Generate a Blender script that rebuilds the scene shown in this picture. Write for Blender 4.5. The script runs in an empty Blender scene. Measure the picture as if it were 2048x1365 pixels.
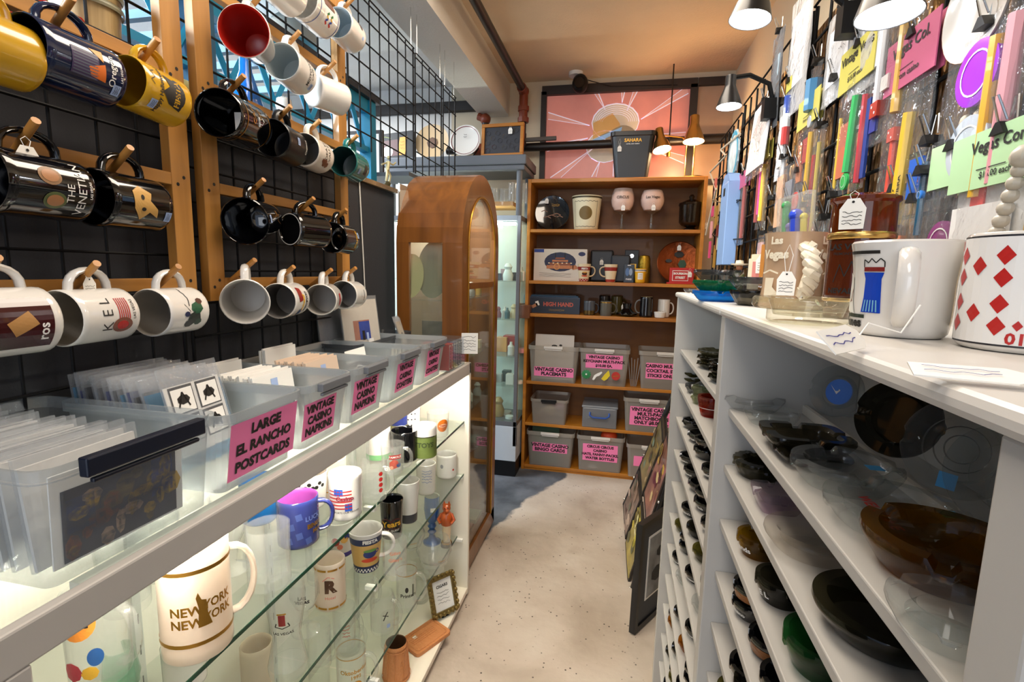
import bpy, math, random
from mathutils import Vector, Matrix, geometry
random.seed(7)
SC = bpy.context.scene
COL = SC.collection
PI = math.pi
def rad(a): return math.radians(a)

# ---------------------------------------------------------------- camera
EYE = Vector((0, 0, 1.30)); FOC = 1000.0
_a, _b, _c = rad(12.1), rad(7.95), rad(1.25)
_Y = Matrix(((math.cos(_a), math.sin(_a), 0), (-math.sin(_a), math.cos(_a), 0), (0, 0, 1)))
_P = Matrix(((1, 0, 0), (0, math.cos(_b), -math.sin(_b)), (0, math.sin(_b), math.cos(_b))))
_B = Matrix(((1, 0, 0), (0, 0, -1), (0, 1, 0)))
_Z = Matrix(((math.cos(_c), -math.sin(_c), 0), (math.sin(_c), math.cos(_c), 0), (0, 0, 1)))
CM = _Z @ _B @ _P @ _Y                      # rows: right, down, forward
cam = bpy.data.cameras.new('camera'); cam.lens = FOC / 2048 * 36; cam.clip_start = .01
camo = bpy.data.objects.new('camera', cam); COL.objects.link(camo); SC.camera = camo
camo.matrix_world = Matrix.Translation(EYE) @ Matrix((CM[0], -CM[1], -CM[2])).transposed().to_4x4()
def _ray(u, v): return CM.transposed() @ Vector(((u - 1024) / FOC, (v - 682.5) / FOC, 1))
def at(u, v, x=None, y=None, z=None):
    """the point of the plane x=, y= or z= that the photograph shows at (u, v)"""
    r = _ray(u, v)
    t = (x - EYE.x) / r.x if x is not None else (y - EYE.y) / r.y if y is not None else (z - EYE.z) / r.z
    return EYE + r * t

# ---------------------------------------------------------------- world, lights, exposure
SC.view_settings.view_transform = 'Standard'; SC.view_settings.look = 'None'
SC.view_settings.gamma = 1; SC.view_settings.use_curve_mapping = False
SC.view_settings.exposure = 0.12
cy = SC.cycles
cy.max_bounces = 12; cy.transparent_max_bounces = 28; cy.transmission_bounces = 8
cy.glossy_bounces = 4; cy.diffuse_bounces = 5; cy.caustics_reflective = False; cy.caustics_refractive = False
cy.sample_clamp_indirect = 4
W = bpy.data.worlds.new('world'); SC.world = W; W.use_nodes = True
W.node_tree.nodes['Background'].inputs[0].default_value = (.62, .75, 1, 1)
W.node_tree.nodes['Background'].inputs[1].default_value = .85
def light(name, kind, loc, energy, color, size=.1, rot=(0, 0, 0), sy=None, spot=None):
    l = bpy.data.lights.new(name, kind); l.energy = energy; l.color = color
    if kind == 'AREA':
        l.size = size
        if sy: l.shape = 'RECTANGLE'; l.size_y = sy
    else: l.shadow_soft_size = size
    if spot: l.spot_size = rad(spot); l.spot_blend = .6
    o = bpy.data.objects.new(name, l); COL.objects.link(o); o.location = loc; o.rotation_euler = rot
    return o
light('overhead_fill_light', 'AREA', (-.25, 1.2, 2.50), 25, (1, .87, .72), .5, sy=1.3)  # unseen area light added overhead as general room fill
light('overhead_fill_light', 'AREA', (-.3, -.9, 2.50), 18, (1, .93, .86), .6, sy=1.2)  # second added overhead fill, out of view behind the camera
light('fill_behind_camera', 'AREA', (-.1, -1.9, 1.35), 15, (.93, .96, 1), 1.3, rot=(rad(90), 0, 0), sy=1.5)  # soft fill added behind the camera to brighten the shelf fronts
light('neighbour_room_light', 'AREA', (-2.2, 2.0, 2.45), 120, (.9, .95, 1), 1.0, sy=1.6)
_d = light('daylight_from_the_left', 'AREA', (-1.45, .25, 1.95), 11, (.72, .88, 1), .35, sy=.3)
_d.data.spread = rad(75)
_d.rotation_euler = (Vector((-.8, 1.1, 1.75)) - _d.location).to_track_quat('-Z', 'Y').to_euler()

# ---------------------------------------------------------------- materials
def lin(h):
    h = h.lstrip('#'); c = [int(h[i:i + 2], 16) / 255 for i in (0, 2, 4)]
    return tuple(x / 12.92 if x <= .04045 else ((x + .055) / 1.055) ** 2.4 for x in c) + (1,)
_mc = {}
def _new(key):
    m = bpy.data.materials.new(key); m.use_nodes = True; return m, m.node_tree, m.node_tree.nodes, m.node_tree.links
def col(h, r=.5, metal=0, coat=0, bump=0, bs=60, var=0, vs=8, emi=0, spec=.5):
    """plain painted / plastic / ceramic surface with a little procedural variation"""
    k = ('c', h, r, metal, coat, bump, bs, var, vs, emi, spec)
    if k in _mc: return _mc[k]
    m, nt, N, L = _new('surface_' + h); p = N['Principled BSDF']
    p.inputs['Base Color'].default_value = lin(h); p.inputs['Roughness'].default_value = r
    p.inputs['Metallic'].default_value = metal; p.inputs['Coat Weight'].default_value = coat
    p.inputs['Specular IOR Level'].default_value = spec
    if emi: p.inputs['Emission Color'].default_value = lin(h); p.inputs['Emission Strength'].default_value = emi
    if bump or var:
        tc = N.new('ShaderNodeTexCoord'); no = N.new('ShaderNodeTexNoise'); no.inputs['Detail'].default_value = 4
        L.new(tc.outputs['Object'], no.inputs['Vector'])
        no.inputs['Scale'].default_value = bs if bump else vs
        if bump:
            b = N.new('ShaderNodeBump'); b.inputs['Strength'].default_value = bump; b.inputs['Distance'].default_value = .004
            L.new(no.outputs['Fac'], b.inputs['Height']); L.new(b.outputs[0], p.inputs['Normal'])
        if var:
            n2 = N.new('ShaderNodeTexNoise'); n2.inputs['Scale'].default_value = vs; n2.inputs['Detail'].default_value = 6
            L.new(tc.outputs['Object'], n2.inputs['Vector'])
            mx = N.new('ShaderNodeHueSaturation'); mx.inputs['Color'].default_value = lin(h)
            mr = N.new('ShaderNodeMapRange'); mr.inputs[3].default_value = 1 - var; mr.inputs[4].default_value = 1 + var
            mr.inputs[1].default_value = .3; mr.inputs[2].default_value = .85
            L.new(n2.outputs['Fac'], mr.inputs[0]); L.new(mr.outputs[0], mx.inputs['Value'])
            L.new(mx.outputs[0], p.inputs['Base Color'])
    _mc[k] = m; return m
def wood(h, h2, r=.4, sx=2, sy=30, sz=30, coat=.1):
    k = ('w', h, h2, r, sx, sy, sz)
    if k in _mc: return _mc[k]
    m, nt, N, L = _new('wood_' + h); p = N['Principled BSDF']; p.inputs['Roughness'].default_value = r
    p.inputs['Coat Weight'].default_value = coat
    tc = N.new('ShaderNodeTexCoord'); mp = N.new('ShaderNodeMapping'); mp.inputs['Scale'].default_value = (sx, sy, sz)
    no = N.new('ShaderNodeTexNoise'); no.inputs['Scale'].default_value = 1; no.inputs['Detail'].default_value = 5; no.inputs['Distortion'].default_value = .6
    cr = N.new('ShaderNodeValToRGB'); cr.color_ramp.elements[0].color = lin(h2); cr.color_ramp.elements[1].color = lin(h)
    cr.color_ramp.elements[0].position = .3; cr.color_ramp.elements[1].position = .65
    L.new(tc.outputs['Object'], mp.inputs[0]); L.new(mp.outputs[0], no.inputs['Vector']); L.new(no.outputs['Fac'], cr.inputs[0]); L.new(cr.outputs[0], p.inputs['Base Color'])
    _mc[k] = m; return m
def thin(h='ffffff', t=.9, body='ffffff', r=.04, ior=1.45, crinkle=0, gl='ffffff'):
    """thin see-through sheet: t = share let through, the rest is body colour, with a Fresnel sheen"""
    k = ('t', h, t, body, r, ior, crinkle)
    if k in _mc: return _mc[k]
    m, nt, N, L = _new('clear_' + h); N.remove(N['Principled BSDF']); out = N['Material Output']
    tr = N.new('ShaderNodeBsdfTransparent'); tr.inputs[0].default_value = lin(h)
    di = N.new('ShaderNodeBsdfDiffuse'); di.inputs[0].default_value = lin(body)
    tl = N.new('ShaderNodeBsdfTranslucent'); tl.inputs[0].default_value = lin(body)
    gs = N.new('ShaderNodeBsdfGlossy'); gs.inputs['Roughness'].default_value = r
    fr = N.new('ShaderNodeFresnel'); ge = N.new('ShaderNodeNewGeometry'); ir = N.new('ShaderNodeMapRange'); ir.inputs[3].default_value = ior; ir.inputs[4].default_value = 1 / ior
    L.new(ge.outputs['Backfacing'], ir.inputs[0]); L.new(ir.outputs[0], fr.inputs[0])
    m0 = N.new('ShaderNodeMixShader'); m0.inputs[0].default_value = .4; L.new(di.outputs[0], m0.inputs[1]); L.new(tl.outputs[0], m0.inputs[2])
    m1 = N.new('ShaderNodeMixShader'); m1.inputs[0].default_value = t; L.new(m0.outputs[0], m1.inputs[1]); L.new(tr.outputs[0], m1.inputs[2])
    m2 = N.new('ShaderNodeMixShader'); L.new(fr.outputs[0], m2.inputs[0]); L.new(m1.outputs[0], m2.inputs[1]); L.new(gs.outputs[0], m2.inputs[2])
    if crinkle:
        tc = N.new('ShaderNodeTexCoord'); no = N.new('ShaderNodeTexNoise'); no.inputs['Scale'].default_value = 26; no.inputs['Detail'].default_value = 3; no.inputs['Distortion'].default_value = 1.5
        b = N.new('ShaderNodeBump'); b.inputs['Strength'].default_value = crinkle; b.inputs['Distance'].default_value = .01
        L.new(tc.outputs['Object'], no.inputs['Vector']); L.new(no.outputs['Fac'], b.inputs['Height'])
        L.new(b.outputs[0], gs.inputs['Normal']); L.new(b.outputs[0], fr.inputs['Normal'])
    L.new(m2.outputs[0], out.inputs[0]); _mc[k] = m; return m
def emit(h, s):
    k = ('e', h, s)
    if k in _mc: return _mc[k]
    m, nt, N, L = _new('glow_' + h); p = N['Principled BSDF']
    p.inputs['Base Color'].default_value = lin(h)
    p.inputs['Emission Color'].default_value = lin(h); p.inputs['Emission Strength'].default_value = s
    _mc[k] = m; return m
GLASS = thin('f4fbf8', .97, 'ffffff', .02, 1.5)
SHELFGLASS = thin('fcfffd', .97, 'f0f6f2', .02, 1.3)
def smoke(h): return thin(h, .82, h, .03, 1.7)

# ---------------------------------------------------------------- mesh builder
ID = Matrix.Identity(4)
def TR(x=0, y=0, z=0, rx=0, ry=0, rz=0):
    return Matrix.Translation((x, y, z)) @ Matrix.Rotation(rad(rz), 4, 'Z') @ Matrix.Rotation(rad(ry), 4, 'Y') @ Matrix.Rotation(rad(rx), 4, 'X')
_tc = {}
def tmesh(s, bold=0):
    if (s, bold) in _tc: return _tc[(s, bold)]
    c = bpy.data.curves.new('t', 'FONT'); c.body = s; c.size = 1; c.align_x = 'CENTER'; c.align_y = 'CENTER'; c.resolution_u = 2; c.offset = bold
    o = bpy.data.objects.new('t', c); COL.objects.link(o); dg = bpy.context.evaluated_depsgraph_get()
    me = o.evaluated_get(dg).to_mesh()
    r = ([(v.co.x, v.co.y) for v in me.vertices], [tuple(p.vertices) for p in me.polygons])
    o.evaluated_get(dg).to_mesh_clear(); bpy.data.objects.remove(o); bpy.data.curves.remove(c)
    _tc[(s, bold)] = r; return r
class G:
    def __init__(s): s.v = []; s.f = []; s.m = []; s.mats = []; s.sm = []
    def mi(s, m):
        if m not in s.mats: s.mats.append(m)
        return s.mats.index(m)
    def add(s, vs, fs, m=None, T=ID, smooth=False):
        o = len(s.v); s.v += [T @ Vector(p) for p in vs]; i = s.mi(m)
        for f in fs: s.f.append([o + k for k in f]); s.m.append(i); s.sm.append(smooth)
        return s
    def box(s, x0, x1, y0, y1, z0, z1, m=None, T=ID):
        return s.add([(x, y, z) for x in (x0, x1) for y in (y0, y1) for z in (z0, z1)],
                     [(0, 1, 3, 2), (4, 6, 7, 5), (0, 4, 5, 1), (2, 3, 7, 6), (0, 2, 6, 4), (1, 5, 7, 3)], m, T)
    def cb(s, cx, cy_, cz, sx, sy, sz, m=None, T=ID):
        return s.box(cx - sx / 2, cx + sx / 2, cy_ - sy / 2, cy_ + sy / 2, cz - sz / 2, cz + sz / 2, m, T)
    def lathe(s, pr, n=24, m=None, T=ID, a0=0, a1=360, smooth=True, rf=None):
        full = abs(a1 - a0) >= 360; k = n if full else n + 1; vs = []
        for r, z in pr:
            for i in range(k):
                a = rad(a0 + (a1 - a0) * i / n); q = r * (rf(a, z) if rf else 1)
                vs.append((q * math.cos(a), q * math.sin(a), z))
        fs = []
        for j in range(len(pr) - 1):
            for i in range(n):
                i2 = (i + 1) % k; fs.append((j * k + i, j * k + i2, (j + 1) * k + i2, (j + 1) * k + i))
        return s.add(vs, fs, m, T, smooth)
    def cyl(s, r, z0, z1, n=16, m=None, T=ID, r2=None):
        r2 = r if r2 is None else r2
        return s.lathe([(0, z0), (r, z0)], n, m, T, smooth=False).lathe([(r, z0), (r2, z1)], n, m, T).lathe([(r2, z1), (0, z1)], n, m, T, smooth=False)
    def ball(s, r, m=None, T=ID, n=12, sc=(1, 1, 1)):
        T = T @ Matrix.Diagonal((*sc, 1))
        return s.lathe([(r * math.sin(PI * i / (n // 2 + 2)) + 1e-5, -r * math.cos(PI * i / (n // 2 + 2))) for i in range(n // 2 + 3)], n, m, T)
    def tube(s, pts, r, n=8, m=None, T=ID, closed=False, smooth=True, rs=None):
        pts = [Vector(p) for p in pts]; vs = []; K = len(pts); up = None
        for i, p in enumerate(pts):
            a = pts[(i - 1) % K] if closed or i else p; b = pts[(i + 1) % K] if closed or i < K - 1 else p
            t = (b - a).normalized()
            if up is None: up = Vector((0, 0, 1)) if abs(t.z) < .9 else Vector((1, 0, 0))
            x = up.cross(t).normalized(); up = t.cross(x).normalized(); q = rs[i] if rs else r
            qx, qy = q if isinstance(q, tuple) else (q, q)
            for j in range(n):
                w = 2 * PI * j / n; vs.append(p + x * qx * math.cos(w) + up * qy * math.sin(w))
        fs = [(i * n + j, i * n + (j + 1) % n, ((i + 1) % K) * n + (j + 1) % n, ((i + 1) % K) * n + j) for i in range(K if closed else K - 1) for j in range(n)]
        s.add(vs, fs, m, T, smooth)
        if not closed: s.add(vs, [tuple(range(n))[::-1], tuple(range((K - 1) * n, K * n))], m, T)
        return s
    def bar(s, a, b, w, h=None, m=None, T=ID):
        h = h or w; return s.tube([a, b], 0, 4, m, T, smooth=False, rs=[(w * .7071, h * .7071)] * 2)
    def prism(s, poly, z0, z1, m=None, T=ID):
        n = len(poly); vs = [(x, y, z0) for x, y in poly] + [(x, y, z1) for x, y in poly]
        fs = [(i, (i + 1) % n, n + (i + 1) % n, n + i) for i in range(n)]
        tri = geometry.tessellate_polygon([[Vector((x, y, 0)) for x, y in poly]])
        return s.add(vs, fs + [t for t in tri] + [tuple(n + i for i in t) for t in tri], m, T)
    # printed marks, laid on a surface by mp(u, v)
    def rect(s, mp, u, v, w, h, m, g=.006, rot=0):
        nx = max(1, min(12, int(w / g))); ny = max(1, min(6, int(h / g))); c, d = math.cos(rad(rot)), math.sin(rad(rot))
        vs = []
        for j in range(ny + 1):
            for i in range(nx + 1):
                a = (i / nx - .5) * w; b = (j / ny - .5) * h; vs.append(mp(u + a * c - b * d, v + a * d + b * c))
        return s.add(vs, [(j * (nx + 1) + i, j * (nx + 1) + i + 1, (j + 1) * (nx + 1) + i + 1, (j + 1) * (nx + 1) + i) for j in range(ny) for i in range(nx)], m)
    def disc(s, mp, u, v, r, m, ry=None, r0=0, n=20):
        ry = ry or r; k = 3; q0 = r0 / r
        vs = [mp(u + r * (q0 + (1 - q0) * j / k) * math.cos(2 * PI * i / n), v + ry * (q0 + (1 - q0) * j / k) * math.sin(2 * PI * i / n)) for j in range(k + 1) for i in range(n)]
        return s.add(vs, [(j * n + i, j * n + (i + 1) % n, (j + 1) * n + (i + 1) % n, (j + 1) * n + i) for j in range(k) for i in range(n)], m)
    def poly(s, mp, pts, m, u=0, v=0, k=1):
        tri = geometry.tessellate_polygon([[Vector((x, y, 0)) for x, y in pts]])
        P2 = [(u + x * k, v + y * k) for x, y in pts]; T = [[P2[i] for i in t_] for t_ in tri]
        for _ in range(3):
            N2 = []
            for a, b, c in T:
                if max(math.dist(a, b), math.dist(b, c), math.dist(c, a)) < .006 or len(T) > 600: N2.append((a, b, c)); continue
                ab, bc, ca = [((p[0] + q[0]) / 2, (p[1] + q[1]) / 2) for p, q in ((a, b), (b, c), (c, a))]; N2 += [(a, ab, ca), (ab, b, bc), (ca, bc, c), (ab, bc, ca)]
            T = N2
        return s.add([mp(*q) for t_ in T for q in t_], [(3 * i, 3 * i + 1, 3 * i + 2) for i in range(len(T))], m)
    def line(s, mp, pts, w, m, u=0, v=0, k=1):
        for (x0, y0), (x1, y1) in zip(pts, pts[1:]):
            dx, dy = x1 - x0, y1 - y0; L_ = math.hypot(dx, dy) or 1; a = -dy / L_ * w / 2 / k; b = dx / L_ * w / 2 / k
            s.add([mp(u + x * k, v + y * k) for x, y in ((x0 + a, y0 + b), (x1 + a, y1 + b), (x1 - a, y1 - b), (x0 - a, y0 - b))], [(0, 1, 2, 3)], m)
        return s
    def text(s, mp, u, v, size, st, m, bold=.02, rot=0, sx=1):
        vs, fs = tmesh(st, bold); c, d = math.cos(rad(rot)), math.sin(rad(rot))
        return s.add([mp(u + (x * sx * c - y * d) * size, v + (x * sx * d + y * c) * size) for x, y in vs], fs, m)
    def scrib(s, mp, u, v, w, h, m, rows=3, lw=.0006, seed=0):
        R = random.Random(seed)
        for i in range(rows):
            y = v + h / 2 - h * (i + .5) / rows; n = 8
            s.line(mp, [(u - w / 2 + w * j / n, y + R.uniform(-.3, .3) * h / rows) for j in range(n + 1)], lw, m)
        return s
    def build(s, name, parent=None, loc=None, rot=None, bevel=0, sub=0, kind=None):
        me = bpy.data.meshes.new(name); me.from_pydata([tuple(p) for p in s.v], [], s.f)
        for m in s.mats: me.materials.append(m)
        for p, i, q in zip(me.polygons, s.m, s.sm): p.material_index = i; p.use_smooth = q
        if any(s.sm): me.set_sharp_from_angle(angle=rad(42))
        o = bpy.data.objects.new(name, me); COL.objects.link(o)
        if parent: o.parent = parent
        if loc is not None: o.location = loc
        if rot is not None: o.rotation_euler = [rad(a) for a in rot]
        if bevel:
            b = o.modifiers.new('bevel', 'BEVEL'); b.width = bevel; b.segments = 2; b.limit_method = 'ANGLE'; b.angle_limit = rad(50)
        if sub: b = o.modifiers.new('sub', 'SUBSURF'); b.levels = b.render_levels = sub
        if kind: o['kind'] = kind
        return o
def plane(o, U, V, off=.0006):
    o, U, V = Vector(o), Vector(U).normalized(), Vector(V).normalized(); n = U.cross(V) * off
    return lambda u, v: o + U * u + V * v + n
def wrap(rf, a0=-90, off=.0006):
    rf = rf if callable(rf) else (lambda z, r_=rf: r_)
    def f(u, v):
        R = rf(v); a = rad(a0) + u / max(R, .01); R += off; return Vector((R * math.cos(a), R * math.sin(a), v))
    return f
def empty(name, loc=(0, 0, 0), rot=(0, 0, 0)):
    o = bpy.data.objects.new(name, None); o.empty_display_size = .02; COL.objects.link(o)
    o.location = loc; o.rotation_euler = [rad(a) for a in rot]; return o
def tag(o, label, cat, group=None):
    o['label'] = label; o['category'] = cat
    if group: o['group'] = group
    return o
def thing(name, label, cat, loc=(0, 0, 0), rot=(0, 0, 0), group=None): return tag(empty(name, loc, rot), label, cat, group)
def solo(g, name, label, cat, loc=None, rot=None, group=None, bevel=0): return tag(g.build(name, None, loc, rot, bevel), label, cat, group)
def setrot(o, x, y, z):   # orient by world directions of the local x, y, z axes
    o.rotation_euler = Matrix((x, y, z)).transposed().to_euler()
BLACK = col('0b0b0c', .45, spec=.3); BLACKG = col('07070a', .08, coat=.6); WHITE = col('e9e7e2', .25, coat=.5); PAPER = col('ecebe6', .7)
INK = col('16130f', .6); GOLD = col('b98a3a', .3, .9); TAGW = col('f1efe8', .7); RED = col('b3201c', .4); CHROME = col('c9c6c0', .15, 1)
PINK = col('f27fb2', .65); BLUESTK = col('9fb6e0', .6); GREYPL = col('6d7176', .5)
# ================================================================ the room
def struct(g, name, **k): return g.build(name, kind='structure', **k)
CZ = 2.54; BY = 3.45
# floor: worn speckled concrete with a strip of blue-grey paint left near the cabinets
m, nt, N, L = _new('concrete_floor'); p = N['Principled BSDF']; p.inputs['Roughness'].default_value = .55
tc = N.new('ShaderNodeTexCoord')
def noise(sc, det=4, dist=0):
    n = N.new('ShaderNodeTexNoise'); n.inputs['Scale'].default_value = sc; n.inputs['Detail'].default_value = det; n.inputs['Distortion'].default_value = dist
    L.new(tc.outputs['Object'], n.inputs['Vector']); return n
def ramp(src, stops):
    r = N.new('ShaderNodeValToRGB'); e = r.color_ramp.elements
    while len(e) < len(stops): e.new(.5)
    for q, (ps, h) in zip(e, stops): q.position = ps; q.color = lin(h)
    L.new(src, r.inputs[0]); return r
def mixc(f, a, b, mode='MIX'):
    x = N.new('ShaderNodeMixRGB'); x.blend_type = mode
    if isinstance(f, float): x.inputs[0].default_value = f
    else: L.new(f, x.inputs[0])
    L.new(a, x.inputs[1]); L.new(b, x.inputs[2]); return x
base = ramp(noise(3.2, 8, .4).outputs['Fac'], [(.3, 'a39688'), (.5, 'b8ac9e'), (.72, 'c9c0b4')])
vo = N.new('ShaderNodeTexVoronoi'); vo.inputs['Scale'].default_value = 42; L.new(tc.outputs['Object'], vo.inputs['Vector'])
spk = ramp(vo.outputs['Distance'], [(.0, '2b2320'), (.11, '2b2320'), (.15, 'ffffff')])
spm = ramp(noise(9, 2).outputs['Fac'], [(.44, 'ffffff'), (.56, '000000')])
f1 = mixc(.9, base.outputs[0], mixc(spm.outputs[0], spk.outputs[0], ramp(vo.outputs['Distance'], [(0, 'ffffff'), (1, 'ffffff')]).outputs[0]).outputs[0], 'MULTIPLY')
stn = ramp(noise(1.7, 5, .3).outputs['Fac'], [(.58, 'ffffff'), (.74, 'b8a898')])
f2 = mixc(.8, f1.outputs[0], stn.outputs[0], 'MULTIPLY')
sx = N.new('ShaderNodeSeparateXYZ'); L.new(tc.outputs['Object'], sx.inputs[0])
def math_(op, a, b):
    x = N.new('ShaderNodeMath'); x.operation = op
    for i, q in enumerate((a, b)):
        if isinstance(q, (int, float)): x.inputs[i].default_value = q
        else: L.new(q, x.inputs[i])
    return x.outputs[0]
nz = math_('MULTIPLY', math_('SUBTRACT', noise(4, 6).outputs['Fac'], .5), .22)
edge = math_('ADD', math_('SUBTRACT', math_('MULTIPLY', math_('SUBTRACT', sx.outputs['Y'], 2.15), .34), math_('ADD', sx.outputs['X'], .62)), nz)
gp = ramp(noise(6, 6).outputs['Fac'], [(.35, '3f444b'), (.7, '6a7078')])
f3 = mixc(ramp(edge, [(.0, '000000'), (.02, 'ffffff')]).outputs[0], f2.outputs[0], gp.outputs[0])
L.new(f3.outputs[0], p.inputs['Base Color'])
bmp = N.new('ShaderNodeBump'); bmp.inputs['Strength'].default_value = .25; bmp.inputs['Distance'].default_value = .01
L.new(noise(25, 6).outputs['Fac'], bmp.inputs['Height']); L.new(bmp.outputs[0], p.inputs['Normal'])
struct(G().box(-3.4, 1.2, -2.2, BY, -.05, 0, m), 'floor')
STUC = col('d8c2a6', .9, bump=.6, bs=90, var=.05, vs=5)
CREAM = col('d9c8ac', .85, bump=.25, bs=60)
struct(G().box(-.80, 1.2, -2.2, BY + .1, CZ, CZ + .05, STUC), 'ceiling')
struct(G().box(-3.4, -.801, -2.2, BY + .1, CZ, CZ + .05, col('dcdad6', .9, bump=.5, bs=90, var=.04, vs=4)), 'ceiling')
bm = G().box(-.985, -.79, -2.2, BY, 2.33, CZ - .001, col('d4cfc6', .9, bump=.5, bs=90))
struct(bm, 'trim_1')
# back wall with a high window opening
BW = col('cfc0a6', .9, bump=.2, bs=50)
wx0, wx1, wz0, wz1 = -.54, .36, 1.90, 2.47
g = G().box(-3.4, -1.2, BY, BY + .08, 0, CZ, col('dcd8d2', .9, bump=.2, bs=50)).box(-1.2, wx0, BY, BY + .08, 0, CZ, BW).box(wx0, 1.2, BY, BY + .08, 0, wz0, BW).box(wx0, 1.2, BY, BY + .08, wz1, CZ, BW)
g.box(wx1, 1.2, BY + .05, BY + .08, wz0, wz1, BW)
struct(g, 'wall_back')
DK = col('2a211c', .5)
# painted window in its dark frame
w = struct(G().box(wx0 - .03, wx1 + .04, BY - .02, BY + .03, wz1 - .02, wz1 + .035, DK).box(wx0 - .035, wx0 + .0, BY - .02, BY + .03, wz0 - .02, wz1, DK)
    .box(wx1, wx1 + .045, BY - .02, BY + .03, wz0 - .02, wz1, DK).box(wx0, wx1, BY - .02, BY + .03, wz0 - .03, wz0, DK), 'window_1')
pn = G().box(wx0, wx1, BY + .012, BY + .018, wz0, wz1, col('cc8074', .35, var=.14, vs=7, emi=.3))
pn.build('pane', w)
MP = plane((-.09, BY + .012, 2.2), (1, 0, 0), (0, 0, 1), .0012)
MP2 = plane((-.09, BY + .012, 2.2), (1, 0, 0), (0, 0, 1), .002); MP3 = plane((-.09, BY + .012, 2.2), (1, 0, 0), (0, 0, 1), .003)
g = G(); LP = col('d9988a', .5, emi=.28); WL = col('eadff0', .5, emi=.3); CRM = col('dcc9b0', .5, var=.1, vs=14, emi=.12); YEL = col('dfa95e', .5, emi=.12); BLU = col('8fb4d6', .5, emi=.2)
R = random.Random(3)
for i in range(12):
    a = 2 * PI * i / 12 + R.uniform(-.2, .2); r0 = R.uniform(.15, .2); r1 = .62
    def cl(x, y): 
        k = min(1, .44 / max(abs(x), 1e-6), .27 / max(abs(y), 1e-6)); return (x * k, y * k)
    p0 = (r0 * math.cos(a), r0 * math.sin(a)); p1 = cl(r1 * math.cos(a), r1 * math.sin(a)); q1 = cl(r1 * math.cos(a + .09), r1 * math.sin(a + .09))
    g.poly(MP, [p0, p1, q1], LP); g.line(MP2, [p0, p1], .006, WL); g.line(MP2, [p0, q1], .0035, WL)
g.disc(MP2, .0, .07, .15, CRM, .115); g.disc(MP2, -.06, -.08, .12, CRM, .1); g.disc(MP2, .05, -.05, .1, CRM, .1)
for k in range(6): g.line(MP3, [((.145 - .012 * k) * math.cos(t / 4) , .07 + (.11 - .012 * k) * math.sin(t / 4)) for t in range(0, 13)], .003, WL)
for sx_, c_, q in ((0, .07, (.15, .115)), (-.06, -.08, (.12, .1))): g.line(MP3, [(sx_ + q[0] * math.cos(t / 8 * PI), c_ + q[1] * math.sin(t / 8 * PI)) for t in range(-6 if sx_ < 0 else -3, 12)], .005, WL)
g.poly(MP3, [(-.14, -.03), (-.14, .07), (-.02, .125), (.03, .06), (.03, .045)], YEL)
g.poly(MP3, [(-.14, -.065), (-.14, -.035), (.045, .04), (.04, .015)], BLU)
g.build('painted_design', w)
# the plain transoms to its right
for i, (a, b) in enumerate(((.405, 1.15),)):
    w2 = struct(G().box(a, b, BY - .02, BY + .03, 2.46, 2.505, DK).box(a, b, BY - .02, BY + .03, 2.13, 2.17, DK).box(a, b, BY - .02, BY + .03, 1.87, 1.90, DK), 'window_2')
    G().box(a, b, BY + .01, BY + .02, 1.90, 2.48, col('b99a80', .6, var=.08)).build('pane', w2)
# right wall behind the grid, left partition and the lighter room beyond it
struct(G().box(.62, .68, -1, BY, 0, CZ, CREAM), 'wall_right')
DG = col('2b2b2f', .8, bump=.15, bs=200)
struct(G().box(-.945, -.90, -.6, 1.90, 0, 1.595, DG), 'wall_left')
struct(G().box(-.975, -.885, -.6, 1.905, 1.596, 1.612, wood('8a7050', '5c4830')), 'trim_2')
LW = col('cdcac6', .9, bump=.2, bs=60)
struct(G().box(-3.4, -3.34, -2, BY, 0, CZ, LW), 'wall_side')
struct(G().box(-3.3, -.99, BY - .05, BY - .002, 2.37, 2.43, col('2a2624', .7)), 'trim_3')
# bright shop-front windows of the next room
for i, (y0, y1) in enumerate(((-.3, .55), (.75, 1.5), (1.7, 2.3))):
    w3 = struct(G().box(-3.32, -3.28, y0 - .04, y1 + .04, 1.5, 1.55, DK).box(-3.32, -3.28, y0 - .04, y1 + .04, 2.3, 2.35, DK).box(-3.32, -3.28, y0 - .05, y0, 1.5, 2.35, DK).box(-3.32, -3.28, y1, y1 + .05, 1.5, 2.35, DK), 'window_%d' % (i + 3))
    G().box(-3.33, -3.325, y0, y1, 1.55, 2.3, emit('cfe6ff', 2.2)).build('pane', w3)
# blue steel frame standing in the next room
BS = col('1583a8', .45); t = thing('steel_frame', 'bright blue painted steel frame with trussed beam and black top plate behind the wire grid', 'frame', (-1.3, 2.45, 0))
G().box(-.03, .03, -.03, .03, 0, 2.13, BS).build('post', t)
G().box(-.03, .03, -2.1, -2.04, 0, 2.13, BS).build('post', t)
G().box(-.03, .03, -1.1, -1.02, 0, 2.1, col('22506a', .5)).build('post', t)
G().box(-.02, .02, -2.1, .03, 2.07, 2.13, BS).build('beam', t)
G().box(-.045, .045, -2.1, .06, 2.131, 2.165, col('241f20', .5)).build('top_plate', t)
g = G().box(-.02, .02, -2.1, .0, 1.88, 1.905, BS)
for k in range(9):
    y = -.05 - k * .22; g.bar((0, y, 1.9), (0, y - .11, 2.08), .018, m=BS).bar((0, y - .11, 2.08), (0, y - .22, 1.9), .018, m=BS)
g.build('truss', t)
g = G().box(-.35, -.31, -2.1, 0, 2.2, 2.26, BS)
for k in range(14): g.box(-.75, -.03, -.1 - k * .15, -.07 - k * .15, 2.17, 2.2, col('0c5f80', .5))
g.build('roof_slats', t)
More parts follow.
